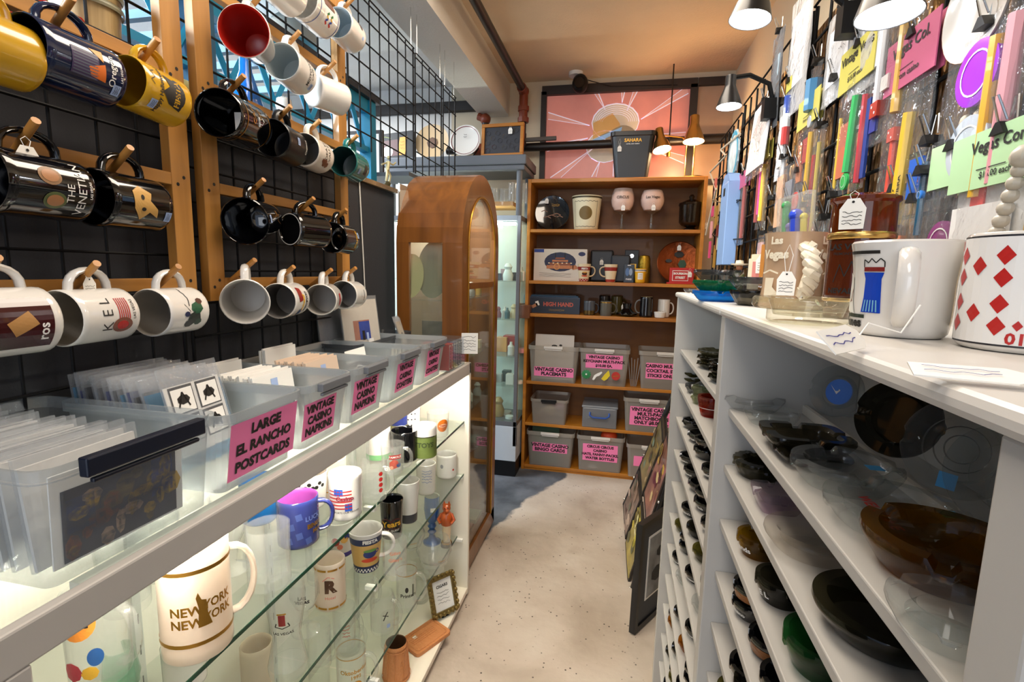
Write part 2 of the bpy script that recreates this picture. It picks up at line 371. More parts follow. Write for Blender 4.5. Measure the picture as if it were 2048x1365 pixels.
# pipes
PB = col('17110f', .4); PO = col('7a3318', .45)
t = thing('sprinkler_pipe', 'black ceiling pipe with rust-red couplings running beside the beam to the back wall', 'pipe', (-.67, 0, 2.44))
G().tube([(0, -1.5, 0), (0, 3.3, 0)], .022, 12, PB).build('pipe', t)
g = G().cyl(.03, 0, .05, 12, PO, TR(0, 3.24, 0, rx=-90)).ball(.034, PO, TR(0, 3.32, 0)).cyl(.028, -.17, 0, 12, PO, TR(0, 3.32, 0)).cyl(.036, -.12, -.09, 8, PO, TR(0, 3.32, 0)).cyl(.036, -.19, -.16, 8, PO, TR(0, 3.32, 0))
g.build('coupling', t); G().cyl(.02, -.34, -.17, 12, PB, TR(0, 3.32, 0)).build('drop_pipe', t)
g = G().box(-.035, .035, 1.96, 1.99, -.03, .09, CHROME).box(-.006, .006, 1.97, 1.98, .05, .1, CHROME); g.build('hanger', t)
t = thing('cross_pipe', 'thick black pipe running across in front of the painted window', 'pipe', (0, 3.36, 2.10))
G().tube([(-1.2, 0, 0), (.62, 0, .02)], .027, 12, PB).build('pipe', t)
G().cyl(.04, 0, .05, 12, PO, TR(-1.0, 0, 0, ry=90)).build('coupling', t)
G().tube([(-.65, -.05, .04), (-.45, -.05, .045)], .014, 8, col('55504c', .5)).cyl(.035, 0, .08, 8, PB, TR(-.68, -.05, .0)).build('bracket_arm', t)
t = thing('standpipe', 'black upright pipe with rust-red elbow behind the round white plate', 'pipe', (-.93, 3.35, 2.1))
G().cyl(.024, 0, .17, 12, PB).build('pipe', t); G().ball(.036, PO, TR(0, 0, .19)).tube([(0, 0, .19), (-.05, 0, .21)], .024, 8, PO).build('elbow', t)
# camera and detector on the ceiling
t = thing('security_camera', 'small black ceiling security camera with trailing cable above the painted window', 'camera', tuple(at(1152, 145, z=CZ)))
G().cyl(.045, -.022, 0, 20, WHITE).build('mount', t)
g = G().ball(.05, BLACK, TR(.03, -.02, -.075), 14, (1, 1, 1.15)).cyl(.03, 0, .02, 14, col('050507', .05), TR(.03, -.055, -.085, rx=90)); g.build('camera_body', t)
q = at(1355, 170, y=BY - .02); l0 = t.location
G().tube([(.02, 0, -.03), (.1, .02, -.05), (.22, .1, -.06), (q.x - l0.x, q.y - l0.y, q.z - l0.z)], .003, 5, BLACK).build('cable', t)
# hanging rod in front of the window
q = at(1348, 128, z=CZ); g = G().cyl(.004, -.5, 0, 8, PB).cyl(.012, -.53, -.5, 8, GOLD)
solo(g, 'hanging_rod', 'thin dark rod hanging from the ceiling left of the brass lamp', 'rod', q)
# ================================================================ large furniture
WP = col('b6b2ac', .35, var=.03); WIN = col('e8e2d4', .5)
# lit display case under the storage bins
CX = -.54; CB = -.885; CY0, CY1 = .30, 1.79
t = thing('display_case', 'long white lit display case with glass shelves below the row of plastic bins', 'display case', (CX, 1.0, 0))
def L_(x, y, z): return (x - CX, y - 1.0, z)
def bx(g, x0, x1, y0, y1, z0, z1, m): return g.box(x0 - CX, x1 - CX, y0 - 1.0, y1 - 1.0, z0, z1, m)
bx(G(), CX - .016, CX, CY0, CY1, .912, .956, WP).build('fascia', t, bevel=.003)
bx(G(), CB, CX - .018, CY0 + .012, CY1 - .02, .948, .956, SHELFGLASS).build('glass_top', t)
bx(G(), CB, CX, CY1 - .018, CY1, 0.01, .955, WIN).build('end_panel', t, bevel=.002)
bx(G(), CB, CX, CY0, CY0 + .03, 0.01, .912, WP).build('end_panel', t, bevel=.002)
bx(G(), CB, CB + .01, CY0 + .03, CY1 - .018, .01, .945, col('f6f0e4', .5)).build('back_panel', t)
bx(G(), CB + .01, CX, CY0 + .03, CY1 - .018, .02, .04, col('efe8d8', .5)).build('floor_board', t, bevel=.002)
GE = thin('2f6b55', .35, '1f5a46', .1)
def gshelf(y0, y1, z, x1=CX - .02):
    o = bx(G(), CB + .012, x1, y0, y1, z, z + .006, SHELFGLASS).build('glass_shelf', t)
    bx(G(), x1, x1 + .0015, y0, y1, z - .0005, z + .0065, GE).build('polished_edge', o)
for y0, y1 in ((CY0 + .035, 1.06), (1.07, CY1 - .02)):
    gshelf(y0, y1, .722); gshelf(y0, y1, .512); gshelf(y0, y1, .250, CX - .045)
for z in (.722, .512, .25):
    for y in (1.055, CY1 - .03): bx(G(), CX - .05, CX - .02, y, y + .012, z - .012, z - .002, WHITE).build('shelf_clip', t)
g = G()
for y in (.7, 1.065, 1.5):
    bx(g, CB + .012, CB + .02, y - .008, y + .008, .05, .9, col('cfd0cc', .4, .3))
    for k in range(12): bx(g, CB + .02, CB + .0205, y - .001, y + .001, .1 + k * .065, .12 + k * .065, INK)
g.build('slotted_upright', t)
o = bx(G(), CX - .045, CX - .02, CY0 + .1, CY1 - .08, .934, .946, WHITE).build('light_fitting', t)
for y0, y1 in ((CY0 + .12, 1.0), (1.08, CY1 - .1)):
    G().cyl(.007, y0 - 1.0, y1 - 1.0, 10, emit('fff6e4', 130), TR(-.036, 0, .925, rx=-90)).build('fluorescent_tube', t)

# orange-brown bookcase across the end of the aisle
BKX0, BKX1, BKY, BKZ = -.59, .455, 3.12, 1.862
WO = wood('b8761e', '9a5c10', .45, 2, 2, 14); WOD = wood('7c4d18', '6a3f10', .6, 2, 2, 14)
t = thing('bookcase', 'tall orange-brown wooden bookcase across the end of the aisle', 'bookcase', (0, BKY, 0))
D = .27
G().box(BKX0, BKX0 + .02, 0, D, 0, BKZ, WO).build('side_panel', t, bevel=.002)
G().box(BKX1 - .02, BKX1, 0, D, 0, BKZ, WO).build('side_panel', t, bevel=.002)
G().box(BKX0 + .02, BKX1 - .02, 0, D, BKZ - .022, BKZ, WO).build('top', t, bevel=.002)
G().box(BKX0 + .02, BKX1 - .02, D - .008, D, 0, BKZ - .02, WOD).build('back_panel', t)
SH = (1.562, 1.245, 1.037, .60, .322, .035)
for z in SH: G().box(BKX0 + .02, BKX1 - .02, .003, D - .01, z - .02, z, WO).build('shelf', t, bevel=.002)
G().box(BKX0 + .02, BKX1 - .02, .01, .03, 0, .015, WO).build('toe_kick', t)

# arched wooden display cabinet
AX, AY0, AY1, AXB, AZ = -.60, 1.80, 2.36, -.845, 1.69
CW = wood('7e4c1a', '643a10', .35, 22, 22, 1.2, .3)
t = thing('arched_cabinet', 'tall arched-top brown wooden curio cabinet with glass door beside the lit case', 'cabinet', (AX, (AY0 + AY1) / 2, 0))
yc = (AY1 - AY0) / 2; zs = 1.40
def arch(h0, y_in, z0, top):
    pts = [(-y_in, z0)]
    for i in range(17):
        a = PI - PI * i / 16; pts.append((y_in * math.cos(a), zs + (top - zs) * math.sin(a)))
    pts.append((y_in, z0)); return pts
th = .022
outer = arch(0, yc, 0.02, AZ); inner = arch(0, yc - th, .02, AZ - th)
def ribbon(g, A, Bp, x0, x1, m, skip=()):
    for i in range(len(A) - 1):
        if i in skip: continue
        (a0, a1), (b0, b1), (c0, c1), (d0, d1) = A[i], A[i + 1], Bp[i + 1], Bp[i]
        g.add([(x, *q) for x in (x0, x1) for q in ((a0, a1), (b0, b1), (c0, c1), (d0, d1))], [(0, 1, 5, 4), (3, 7, 6, 2), (0, 4, 7, 3), (1, 2, 6, 5), (0, 3, 2, 1), (4, 5, 6, 7)], m, smooth=False)
g = G(); ribbon(g, outer, inner, AXB - AX, 0, CW, skip=(0, len(outer) - 2))
g.build('curved_shell', t)
# straight sides with the side window
X0 = AXB - AX
def side(sg):
    ya, yb = sg * yc, sg * (yc - th); y0, y1 = min(ya, yb), max(ya, yb)
    g = G().box(X0, X0 + .05, y0, y1, .02, zs, CW).box(-.06, 0, y0, y1, .02, zs, CW)
    if sg < 0: g.box(X0 + .05, -.06, y0, y1, .02, .12, CW)
    else: g.box(X0 + .05, -.06, y0, y1, .02, zs, CW)
    return g.build('side_panel', t)
side(-1); side(1)
G().box(X0 + .05, -.06, -yc + .008, -yc + .012, .12, zs, GLASS).build('side_glass', t)
G().box(X0, 0, -yc, yc, 0, .06, CW).build('plinth', t)
G().box(X0, X0 + .006, -yc + th, yc - th, .06, 1.62, col('b9b4a6', .08, .6)).build('back_panel', t)
i2 = arch(0, yc - .075, .10, AZ - .09); o2 = arch(0, yc - .0, .02, AZ - .0)
g = G(); ribbon(g, o2, i2, .0, .018, CW); g.box(0, .018, -yc, yc, .02, .10, CW); g.build('door_frame', t)
g = G().prism([(p[0], p[1]) for p in i2], .006, .010, GLASS, Matrix(((0, 0, 1, 0), (1, 0, 0, 0), (0, 1, 0, 0), (0, 0, 0, 1)))); g.build('door_glass', t)
g = G().tube([(.02, a, b) for a, b in i2], .004, 6, GOLD); g.build('gilt_moulding', t)
g = G().box(.005, .014, -yc + .07, yc - .07, 1.225, 1.25, CW); g.build('door_rail', t)
for z in (1.18, .93, .70, .46): G().box(X0 + .01, -.01, -yc + th + .002, yc - th - .002, z, z + .005, SHELFGLASS).build('glass_shelf', t)
G().box(X0 + .01, -.01, -yc + th + .002, yc - th - .002, .06, .075, col('7a3526', .7)).build('bottom_board', t)

light('cabinet_lamp', 'AREA', (-.72, (AY0 + AY1) / 2, 1.60), 6, (1, .88, .74), .1, sy=.3)
# grey-framed glass case beyond it
GX0, GX1, GY0, GY1, GZ = -1.46, -.60, 2.98, 3.30, 1.63
AL = col('77797c', .35, .5)
t = thing('glass_case', 'grey metal framed glass display case of bright trinkets left of the bookcase', 'display case', (GX0, GY0, 0))
w_, d_ = GX1 - GX0, GY1 - GY0
for x in (0, w_ - .022):
    for y in (0, d_ - .022): G().box(x, x + .022, y, y + .022, .2, GZ, AL).build('corner_post', t, bevel=.002)
G().box(.022, w_ - .022, 0, .022, GZ - .03, GZ, AL).box(.022, w_ - .022, d_ - .022, d_, GZ - .03, GZ, AL).box(0, .022, .022, d_ - .022, GZ - .03, GZ, AL).box(w_ - .022, w_, .022, d_ - .022, GZ - .03, GZ, AL).build('top_frame', t)
G().box(0, w_, 0, d_, .33, .36, AL).build('bottom_frame', t)
G().box(.0, w_, 0, d_, .1, .33, col('b9c0c6', .4)).build('base_cabinet', t, bevel=.003)
G().box(.0, w_, 0, d_, .0, .1, BLACK).build('kick_plate', t)
G().box(.022, w_ - .022, .004, .008, .36, GZ - .03, GLASS).build('front_glass', t)
G().box(w_ - .008, w_ - .004, .022, d_ - .022, .36, GZ - .03, GLASS).build('side_glass', t)
G().box(.01, w_ - .01, d_ - .03, d_ - .024, .36, GZ - .03, col('d7d9cf', .5)).build('back_panel', t)
for z in (1.235, 1.0, .77, .58): G().box(.023, w_ - .023, .01, d_ - .035, z, z + .006, SHELFGLASS).build('glass_shelf', t)
G().cyl(.008, .04, w_ - .04, 8, emit('f2fff4', 40), TR(0, .05, GZ - .045, ry=90)).build('fluorescent_tube', t)
# grey plastic shelving above and behind
GP = col('5b6067', .5)
t = thing('plastic_shelving', 'grey plastic shelf stand on top of the glass case, topped by framed keepsakes', 'shelving', (-1.45, 2.985, GZ + .001))
for x, y in ((0, .0), (.81, 0), (0, .27), (.81, .27)): G().cyl(.018, 0, .29, 12, GP, TR(x + .02, y + .02, 0)).build('post', t)
G().box(-.03, .875, -.02, .33, .29, .345, GP).box(-.02, .865, -.01, .32, .26, .29, GP).build('shelf', t, bevel=.006)
G().box(.40, .79, .04, .27, .06, .085, wood('b98a48', '9a7038')).build('shelf_board', t)

# white ashtray shelving on the right with its counter
RX, RB, RY0, RY1, RZ = .16, .36, -.38, 1.535, 1.250
RW = col('b9b7b2', .45, var=.03); RWL = col('d6d0c4', .4)
t = thing('ashtray_shelving', 'long white slanting-edged shelving unit full of ashtrays on the right', 'shelving', (RX, 0, 0))
RL = .018
DV = (-.38, .232, .850, 1.517)
def rb(g, x0, x1, y0, y1, z0, z1, m=RW): return g.box(x0 - RX, x1 - RX, y0, y1, z0, z1, m)
for i, y in enumerate(DV):
    wd = .030 if i in (1, 2) else .018
    rb(G(), RX + .002, RB, y - wd / 2, y + wd / 2, 0, RZ - .014).build('upright', t, bevel=.002)
rb(G(), RB, RB + .006, RY0, RY1, 0, RZ - .014, col('d6d3cc', .5)).build('back_panel', t)
for y0, y1 in ((RY0, .848), (.851, RY1)): rb(G(), RX - .004, RB + .012, y0, y1, RZ - .014, RZ, col('d0cdc7', .35, var=.03)).build('worktop', t, bevel=.005)
SHN = [1.090 - .0935 * k for k in range(12)]; SHF = [1.086 - .1005 * k for k in range(11)]
for a, b, S in ((0, 1, SHN), (1, 2, SHN), (2, 3, SHF)):
    for z in S:
        wa = .015 if a in (1, 2) else .009; wb = .015 if b in (1, 2) else .009
        rb(G(), RX + RL, RB, DV[a] + wa, DV[b] - wb, z - .012, z).build('shelf', t, bevel=.0015)
        if a < 2 and z == S[0]: rb(G(), .285, .291, DV[a] + wa, DV[b] - wb, z + .0005, z + .014, RWL).build('ledge_strip', t)
# ================================================================ cups, glasses and their marks
def ring_handle(g, r, h, out, w=.0055, lo=.18, hi=.82, m=None, n=11, r2=None, z0=0):
    r2 = r2 or r; pts = []
    for i in range(n):
        a = -PI / 2 + PI * i / (n - 1); zc = h * (lo + hi) / 2; hz = h * (hi - lo) / 2
        base = r + (r2 - r) * ((zc + hz * math.sin(a)) / h)
        pts.append((base - .002 + out * math.cos(a) ** .8 if i not in (0, n - 1) else base - .002, 0, z0 + zc + hz * math.sin(a)))
    return g.tube(pts, w, 8, m, rs=[(w * 1.35, w * .8)] * n)
def cup(name, label, cat, r0, r1, h, out, inn=None, handle=.03, deco=None, group=None, rf=None, wall=.0035, hm=None, foot=True, bands=(), sticker=None, tagp=None, hlo=.18, hhi=.82):
    """a mug: body, handle, printed design, price sticker; stands at the origin with its handle towards +x"""
    t = thing(name, label, cat, group=group); inn = inn or out; f = rf or (lambda z: r0 + (r1 - r0) * min(1, max(0, z / h)))
    K = 10; g = G(); o = [(0, .003), (f(0) - .006, .003), (f(0) - .005, 0), (f(0) - .003, .0005), (f(0), .004)]
    o += [(f(h * i / K), h * i / K) for i in range(1, K)] + [(f(h), h - .002), (f(h) - wall / 2, h)]
    g.lathe(o, 32, out)
    g.lathe([(f(h) - wall / 2, h), (f(h) - wall, h - .002)] + [(f(h * i / K) - wall, h * i / K) for i in range(K - 1, 0, -1)] + [(f(0) - .012, .006), (0, .006)], 32, inn)
    g.build('body', t)
    if handle: ring_handle(G(), f(h * .2), h, handle, .0058, hlo, hhi, hm or out, r2=f(h)).build('handle', t)
    if deco or bands:
        d = G()
        for z, m in bands: d.lathe([(f(z - .0015) + .0006, z - .0018), (f(z + .0015) + .0006, z + .0018)], 32, m)
        if deco: deco(d, f)
        d.build('printed_design', t)
    if sticker:
        a, u, v = sticker; G().rect(wrap(f, a, .001), u, v, .016, .012, BLUESTK).scrib(wrap(f, a, .0014), u, v, .012, .008, INK).build('price_sticker', t)
    if tagp: price_tag(t, *tagp)
    return t
def price_tag(parent, loc, rot=(0, 0, 0), s=1.0, string=.03, lines=('',)):
    """paper tag on a loop of string, hanging from loc"""
    o = G().poly(plane((0, 0, 0), (1, 0, 0), (0, 0, 1), 0), [(-.012, -.036), (.012, -.036), (.013, -.012), (.006, 0), (-.006, 0), (-.013, -.012)], TAGW, k=s)
    f2 = plane((0, -.0004, 0), (1, 0, 0), (0, 0, 1), .0002); o.scrib(f2, 0, -.023 * s, .019 * s, .018 * s, INK, 4, .0007 * s, int(abs(loc[0] * 9e3)) + 7)
    o.disc(f2, 0, -.004 * s, .0015 * s, INK, n=8)
    o = o.build('price_tag', parent, loc, rot)
    G().tube([(-.0015, 0, -.004 * s), (-.006, .001, string * .6), (0, .001, string), (.006, .001, string * .6), (.0015, 0, -.004 * s)], .0005, 4, TAGW).build('string', o)
    return o
# the two wooden mug racks on the wire grid panels -----------------------------------
GX_ = -.872
GRB = col('08080a', .6, spec=.2)
def grid_panel(y0, y1, z0, z1, label, cell=.0735):
    t = thing('grid_panel', label, 'wire grid', (GX_, (y0 + y1) / 2, z0), group=None)
    g = G(); n = max(1, round((y1 - y0) / cell)); c = (y1 - y0) / n; yc_ = (y0 + y1) / 2
    for i in range(n + 1):
        r = .0035 if i in (0, n) else .0026; g.tube([(0, y0 + c * i - yc_, 0), (0, y0 + c * i - yc_, z1 - z0)], r, 6, GRB)
    k = int((z1 - z0) / c)
    for j in range(k + 1): g.tube([(.005, y0 - yc_, z1 - z0 - j * c), (.005, y1 - yc_, z1 - z0 - j * c)], .0026, 6, GRB)
    g.tube([(.005, y0 - yc_, z1 - z0 - .018), (.005, y1 - yc_, z1 - z0 - .018)], .0026, 6, GRB)
    g.build('wire_mesh', t)
    if z0 > 1.5:
        for y in (y0 + .02, y1 - .02): G().tube([(0, y - yc_, z1 - z0), (0, y - yc_, 2.331 - z0)], .0012, 5, CHROME).build('hanging_wire', t)
    return t
grid_panel(.20, .855, .97, 2.19, 'black wire grid panel behind the nearer wooden mug rack')
grid_panel(.875, 1.50, .97, 2.19, 'black wire grid panel behind the farther wooden mug rack')
grid_panel(1.52, 2.03, 1.70, 2.185, 'black wire grid panel above the grey partition just past the mug rack')
grid_panel(2.05, 2.36, 1.70, 2.175, 'narrow black wire grid panel, second from the far end above the partition')
grid_panel(2.385, 2.56, 1.70, 2.165, 'narrowest black wire grid panel at the far end beside the white plate')
RWD = wood('b8823c', '97672a', .55, 30, 30, 2); RWD2 = wood('b8823c', '97672a', .55, 30, 2, 30)
PEG = wood('b57f3c', '9c6626', .5, 30, 30, 5)
RX_ = -.835
def rack(y0, y1, z0, z1, rails, pegs, label):
    t = thing('mug_rack', label, 'rack', (RX_, (y0 + y1) / 2, z0)); yc_ = (y0 + y1) / 2
    for y in (y0, y1):
        g = G().cb(0, y - yc_, (z1 - z0) / 2, .02, .042, z1 - z0, RWD)
        for z in [r for r in rails]:
            for q in (-.008, .006): g.cyl(.0035, .0101, .0103, 8, INK, TR(0, y - yc_ + q, z - z0 + q, ry=90))
        g.build('upright', t, bevel=.001)
    for z in rails: G().cb(.001, 0, z - z0, .018, y1 - y0 - .043, .022, RWD2).build('rail', t, bevel=.001)
    for (y, z, L0) in pegs:
        a = Vector((.010, y - yc_, z - z0)); G().tube([a, a + Vector((.072, -.012, .045)) * L0], .0055, 10, PEG).build('peg', t)
    return t
pegs1, pegs2 = [], []
# hanging poses -----------------------------------------------------------------------
def hang(t, u, v, r, h, yaw=0, pitch=0, px=-.782, flip=False, roll=0, pegs=None, pegz=.028, peg=1):
    """hang t by its handle so that its middle is where the photograph shows it; rim towards the camera unless flipped"""
    c = at(u, v, x=px); s = -1 if flip else 1
    X, Z_ = Vector((0, 0, 1)), Vector((0, -s, 0)); Y = Z_.cross(X)
    R0 = Matrix((X, Y, Z_)).transposed()
    R0 = Matrix.Rotation(rad(yaw), 3, 'Z') @ Matrix.Rotation(rad(pitch), 3, 'X') @ R0 @ Matrix.Rotation(rad(roll), 3, 'Z')
    t.rotation_euler = R0.to_euler(); t.location = c - R0 @ Vector((0, 0, h / 2))
    if pegs is not None: pegs.append((c.y + .006, c.z + r + pegz - .035, peg))
    return t
NAVY = col('0d1c3c', .12, coat=.6); YELM = col('c79a1e', .2, coat=.5); MAR = col('3a1012', .15, coat=.6); WHM = col('dddad4', .14, coat=.5); REDI = col('a81f16', .3)
TEAL = col('1f6b66', .15, coat=.5); CREAMI = col('d9cdb0', .4); TAN = col('a97c45', .5); GREEN = col('1d5a3c', .5)
def d_blue(g, f):
    m = wrap(f, -90); g.rect(m, -.004, .066, .035, .038, col('3a2c52', .4))
    for k in range(9): g.rect(m, -.02 + k * .004, .066, .0015, .034, col('57606e', .4))
    g.poly(m, [(-.02, -.014), (.004, -.012), (-.006, .012), (-.017, .008)], col('d46a1c', .4), .0, .05); g.poly(m, [(.006, -.01), (.022, -.012), (.02, .008)], col('c98a2c', .4), 0, .05)
    g.text(m, 0, .026, .014, 'Oregon', WHITE, .01); g.text(m, 0, .012, .005, 'LAS VEGAS', WHITE, .01)
t = cup('coffee_mug', 'big dark blue mug with sun and sky print, hanging top left', 'mug', .043, .043, .115, NAVY, col('04060d', .3), deco=d_blue, sticker=(-90, -.025, .018)); hang(t, 132, 128, .043, .115, 3, 0, pegs=pegs1)
def d_fiesta1(g, f):
    m = wrap(f, -90); g.text(m, -.004, .066, .0105, 'Happy Halloween!', INK, .02); g.disc(m, 0, .035, .024, INK, .016)
    g.poly(m, [(-.02, .02), (-.026, -.004), (0, -.01), (.02, .006), (.024, .03), (.008, .02), (-.004, .034)], INK, 0, .03); g.text(m, 0, .034, .0145, 'FIESTA', YELM, .03)
    g.line(m, [(.0, .08), (.006, .086), (.012, .078), (.02, .084), (.024, .076)], .0012, INK)
t = cup('coffee_mug', 'bright yellow mug with black Halloween casino print', 'mug', .041, .041, .094, YELM, col('a98418', .4), deco=d_fiesta1, sticker=(-90, -.03, .075)); hang(t, 300, 186, .041, .094, 4, -3, pegs=pegs1)
def d_ven(g, f):
    m = wrap(f, -90); g.text(m, -.008, .040, .014, 'THE', WHITE, .0); g.text(m, 0, .024, .0165, 'VENETIAN', WHITE, .0); g.text(m, 0, .012, .005, 'LAS VEGAS', WHITE)
    for u, v, c in ((-.02, .06, '55613a'), (.012, .066, '8c6a48')): g.disc(m, u, v, .012, col(c, .4), .015); g.disc(wrap(f, -90, .001), u, v, .008, col('a8764e', .4), .011)
t = cup('coffee_mug', 'black Venetian mug with portrait medallions and paper tag', 'mug', .043, .043, .115, col('08080c', .1, coat=.6), deco=d_ven, tagp=((.047, -.022, .075), (0, 90, 0), 1.3, .012)); hang(t, 62, 372, .043, .115, 4, 0, pegs=pegs1)
def d_mask(g, f):
    m = wrap(f, -90); g.poly(m, [(-.03, .010), (-.012, .024), (.014, .026), (.024, .012), (.014, -.008), (.002, -.004), (-.01, -.018), (-.024, -.02), (-.016, -.004)], col('c59a55', .4), .0, .052)
    g.disc(wrap(f, -90, .001), .006, .062, .004, INK, .003); g.disc(wrap(f, -90, .001), -.012, .06, .003, INK, .004)
t = cup('coffee_mug', 'black mug with pale tan carnival mask print', 'mug', .043, .043, .108, col('08080a', .1, coat=.6), deco=d_mask, sticker=(-90, -.02, .012)); hang(t, 247, 404, .043, .108, 4, 0, pegs=pegs1)
def d_kel(g, f):
    m = wrap(f, -90); g.text(m, .004, .058, .024, 'K E L', INK, -.01)
    for k in range(6): g.rect(m, .012, .040 - k * .0035, .034, .0016, RED)
    g.disc(m, -.014, .034, .012, col('7a4a3a', .4), .017, .6 * .012); g.disc(m, -.014, .034, .007, RED, .01)
    g.text(m, .01, .014, .0065, 'LAS VEGAS', INK, .01)
t = cup('coffee_mug', 'white mug with large letters KEL and red stripes', 'mug', .041, .041, .097, WHM, col('a7a29a', .3), deco=d_kel, tagp=((.058, -.005, .05), (0, 90, 0), .8, .008)); hang(t, 181, 632, .041, .097, 6, 0, pegs=pegs1)
def d_drag(g, f):
    m = wrap(f, -90); g.scrib(m, .03, .05, .04, .008, INK, 1, .0016)
    for u, v, r, c in ((-.012, .04, .012, '1c2a24'), (.006, .034, .011, '1a5238'), (-.022, .05, .008, '2a2f30'), (.018, .026, .006, '4a2618'), (-.004, .058, .005, '20264a'), (-.02, .03, .007, '1d3d30')): g.disc(m, u, v, r, col(c, .5), r * 1.3, n=7)
    g.line(m, [(.0, .05), (.014, .062)], .001, INK)
t = cup('coffee_mug', 'white mug with a green dragon rider print', 'mug', .041, .041, .094, WHM, col('a7a29a', .3), deco=d_drag); hang(t, 342, 622, .041, .094, 6, 0, pegs=pegs1)
def d_brown(g, f):
    m = wrap(f, -90); g.rect(m, 0, .045, .07, .062, MAR); g.rect(wrap(f, -90, .001), 0, .05, .02, .03, TAN, rot=30); g.text(wrap(f, -90, .001), -.012, .026, .018, 'ros', WHITE, .02)
t = cup('coffee_mug', 'white mug wrapped in a maroon print, cut by the left edge', 'mug', .045, .045, .105, WHM, deco=d_brown); hang(t, -12, 646, .045, .105, 0, 0, pegs=pegs1)
t = cup('coffee_mug', 'yellow mug cut off by the left edge, above the black one', 'mug', .041, .041, .095, YELM); hang(t, -38, 90, .041, .095, 0, 0, pegs=pegs1)
t = rack(.36, .825, 1.225, 2.1, (1.262, 1.457, 1.652, 1.85, 2.04), [(p_[0], p_[1], p_[2]) for p_ in pegs1], 'wooden mug rack nearer the camera, holding the blue and yellow mugs')
# farther rack
def d_cas(n, c=WHITE, s=.013, v=.03): return lambda g, f: g.text(wrap(f, -90), 0, v, s, n, c, .01)
t = cup('latte_mug', 'tall tapered white mug with a red inside', 'mug', .030, .049, .125, WHM, REDI, handle=.026); hang(t, 506, 82, .046, .125, 24, 6, pegs=pegs2)
def d_mid(g, f):
    m = wrap(f, -90); g.text(m, 0, .038, .013, 'MIDTOWN', INK, .01); g.text(m, 0, .024, .012, 'CAFE', INK, .01)
t = cup('coffee_mug', 'plain white mug with small dark lettering below the red-lined one', 'mug', .041, .041, .1, WHM, col('b9c4c8', .4), deco=d_mid, sticker=(-90, -.03, .02)); hang(t, 583, 140, .041, .1, 12, 0, pegs=pegs2)
def d_pic(g, f):
    m = wrap(f, -90); g.rect(m, 0, .05, .05, .04, col('5d4230', .4, var=.4, vs=60)); g.rect(wrap(f, -90, .001), 0, .036, .05, .01, INK)
t = cup('coffee_mug', 'white mug hanging bottom-first towards the aisle, with a brown picture', 'mug', .041, .041, .092, WHM, deco=d_pic); hang(t, 655, 190, .041, .092, -18, 0, flip=True, pegs=pegs2)
def d_cards(g, f):
    m = wrap(f, -90); g.rect(m, -.02, .055, .034, .05, WHITE); m = wrap(f, -90, .001)
    for k in range(8): g.rect(m, -.03 + (k % 4) * .007, .045 + (k // 4) * .018, .005, .011, col(('c03328', '1c49a0', 'd0a020', '1c6b3c')[k % 4], .4), rot=35 if k % 2 else -35)
    g.rect(m, .022, .055, .03, .05, col('6a4030', .4, var=.4, vs=70))
    for z in (.012, .098): g.lathe([(f(z) + .0008, z - .001), (f(z) + .0008, z + .001)], 32, col('2a4a90', .4))
t = cup('beer_mug', 'tall white mug printed with playing cards at the top edge', 'mug', .041, .043, .115, WHM, deco=d_cards); hang(t, 628, 24, .043, .115, 4, 0, pegs=pegs2)
t = cup('coffee_mug', 'white mug with a small dark crest, highest on the rack beside the card mug', 'mug', .041, .041, .098, WHM, col('aebcc4', .4), deco=lambda g, f: (g.disc(wrap(f, -90), .02, .03, .011, col('4a3a3a', .5), .009, n=9), g.disc(wrap(f, -90), -.01, .024, .005, BLUESTK)), handle=.028); hang(t, 691, 62, .041, .098, 6, 0, pegs=pegs2)
t = cup('coffee_mug', 'white mug half out of frame above the red-lined one', 'mug', .041, .041, .09, WHM); hang(t, 562, -22, .041, .09, 6, 0, pegs=pegs2)
def d_goldb(g, f):
    m = wrap(f, -90); g.text(m, .012, .09, .017, 'CAFE', GOLD, .03); g.text(m, .016, .06, .015, 'GO', GOLD, .03)
t = cup('beer_mug', 'large black mug with two gold bands and a paper tag', 'mug', .045, .045, .145, BLACKG, bands=((.018, GOLD), (.12, GOLD)), deco=d_goldb, tagp=((.0, -.047, .07), (90, 0, 0), 1.4, .008)); hang(t, 472, 242, .045, .145, 16, 4, pegs=pegs2)
t = cup('coffee_mug', 'matt black mug with small white lettering left of the Death Valley mug', 'mug', .042, .042, .105, col('0c0c0e', .3), deco=d_cas('Casinos', WHITE, .011, .02), sticker=(-90, .004, .06)); hang(t, 565, 288, .042, .105, 12, 0, pegs=pegs2)
def d_dv(g, f):
    m = wrap(f, -90); g.text(m, .01, .05, .016, 'DEATH', INK, .0); g.text(m, .01, .032, .016, 'VALLEY', INK, .0)
    for u, v, r in ((-.024, .05, .011), (-.028, .036, .008), (-.02, .062, .006)): g.disc(m, u, v, r, col('6e3f20', .5), n=7)
t = cup('coffee_mug', 'white Death Valley mug with brown prospector print', 'mug', .040, .040, .094, col('d9d2c6', .2, coat=.4), col('8a8782', .4), deco=d_dv); hang(t, 624, 308, .04, .094, 10, 0, pegs=pegs2)
t = cup('coffee_mug', 'teal green mug at the far end of the third row', 'mug', .041, .041, .1, TEAL, col('0d3c3a', .3), deco=lambda g, f: g.rect(wrap(f, -90), -.012, .03, .028, .02, col('14201f', .4)), sticker=(-90, -.022, .07)); hang(t, 700, 330, .041, .1, 8, 0, pegs=pegs2)
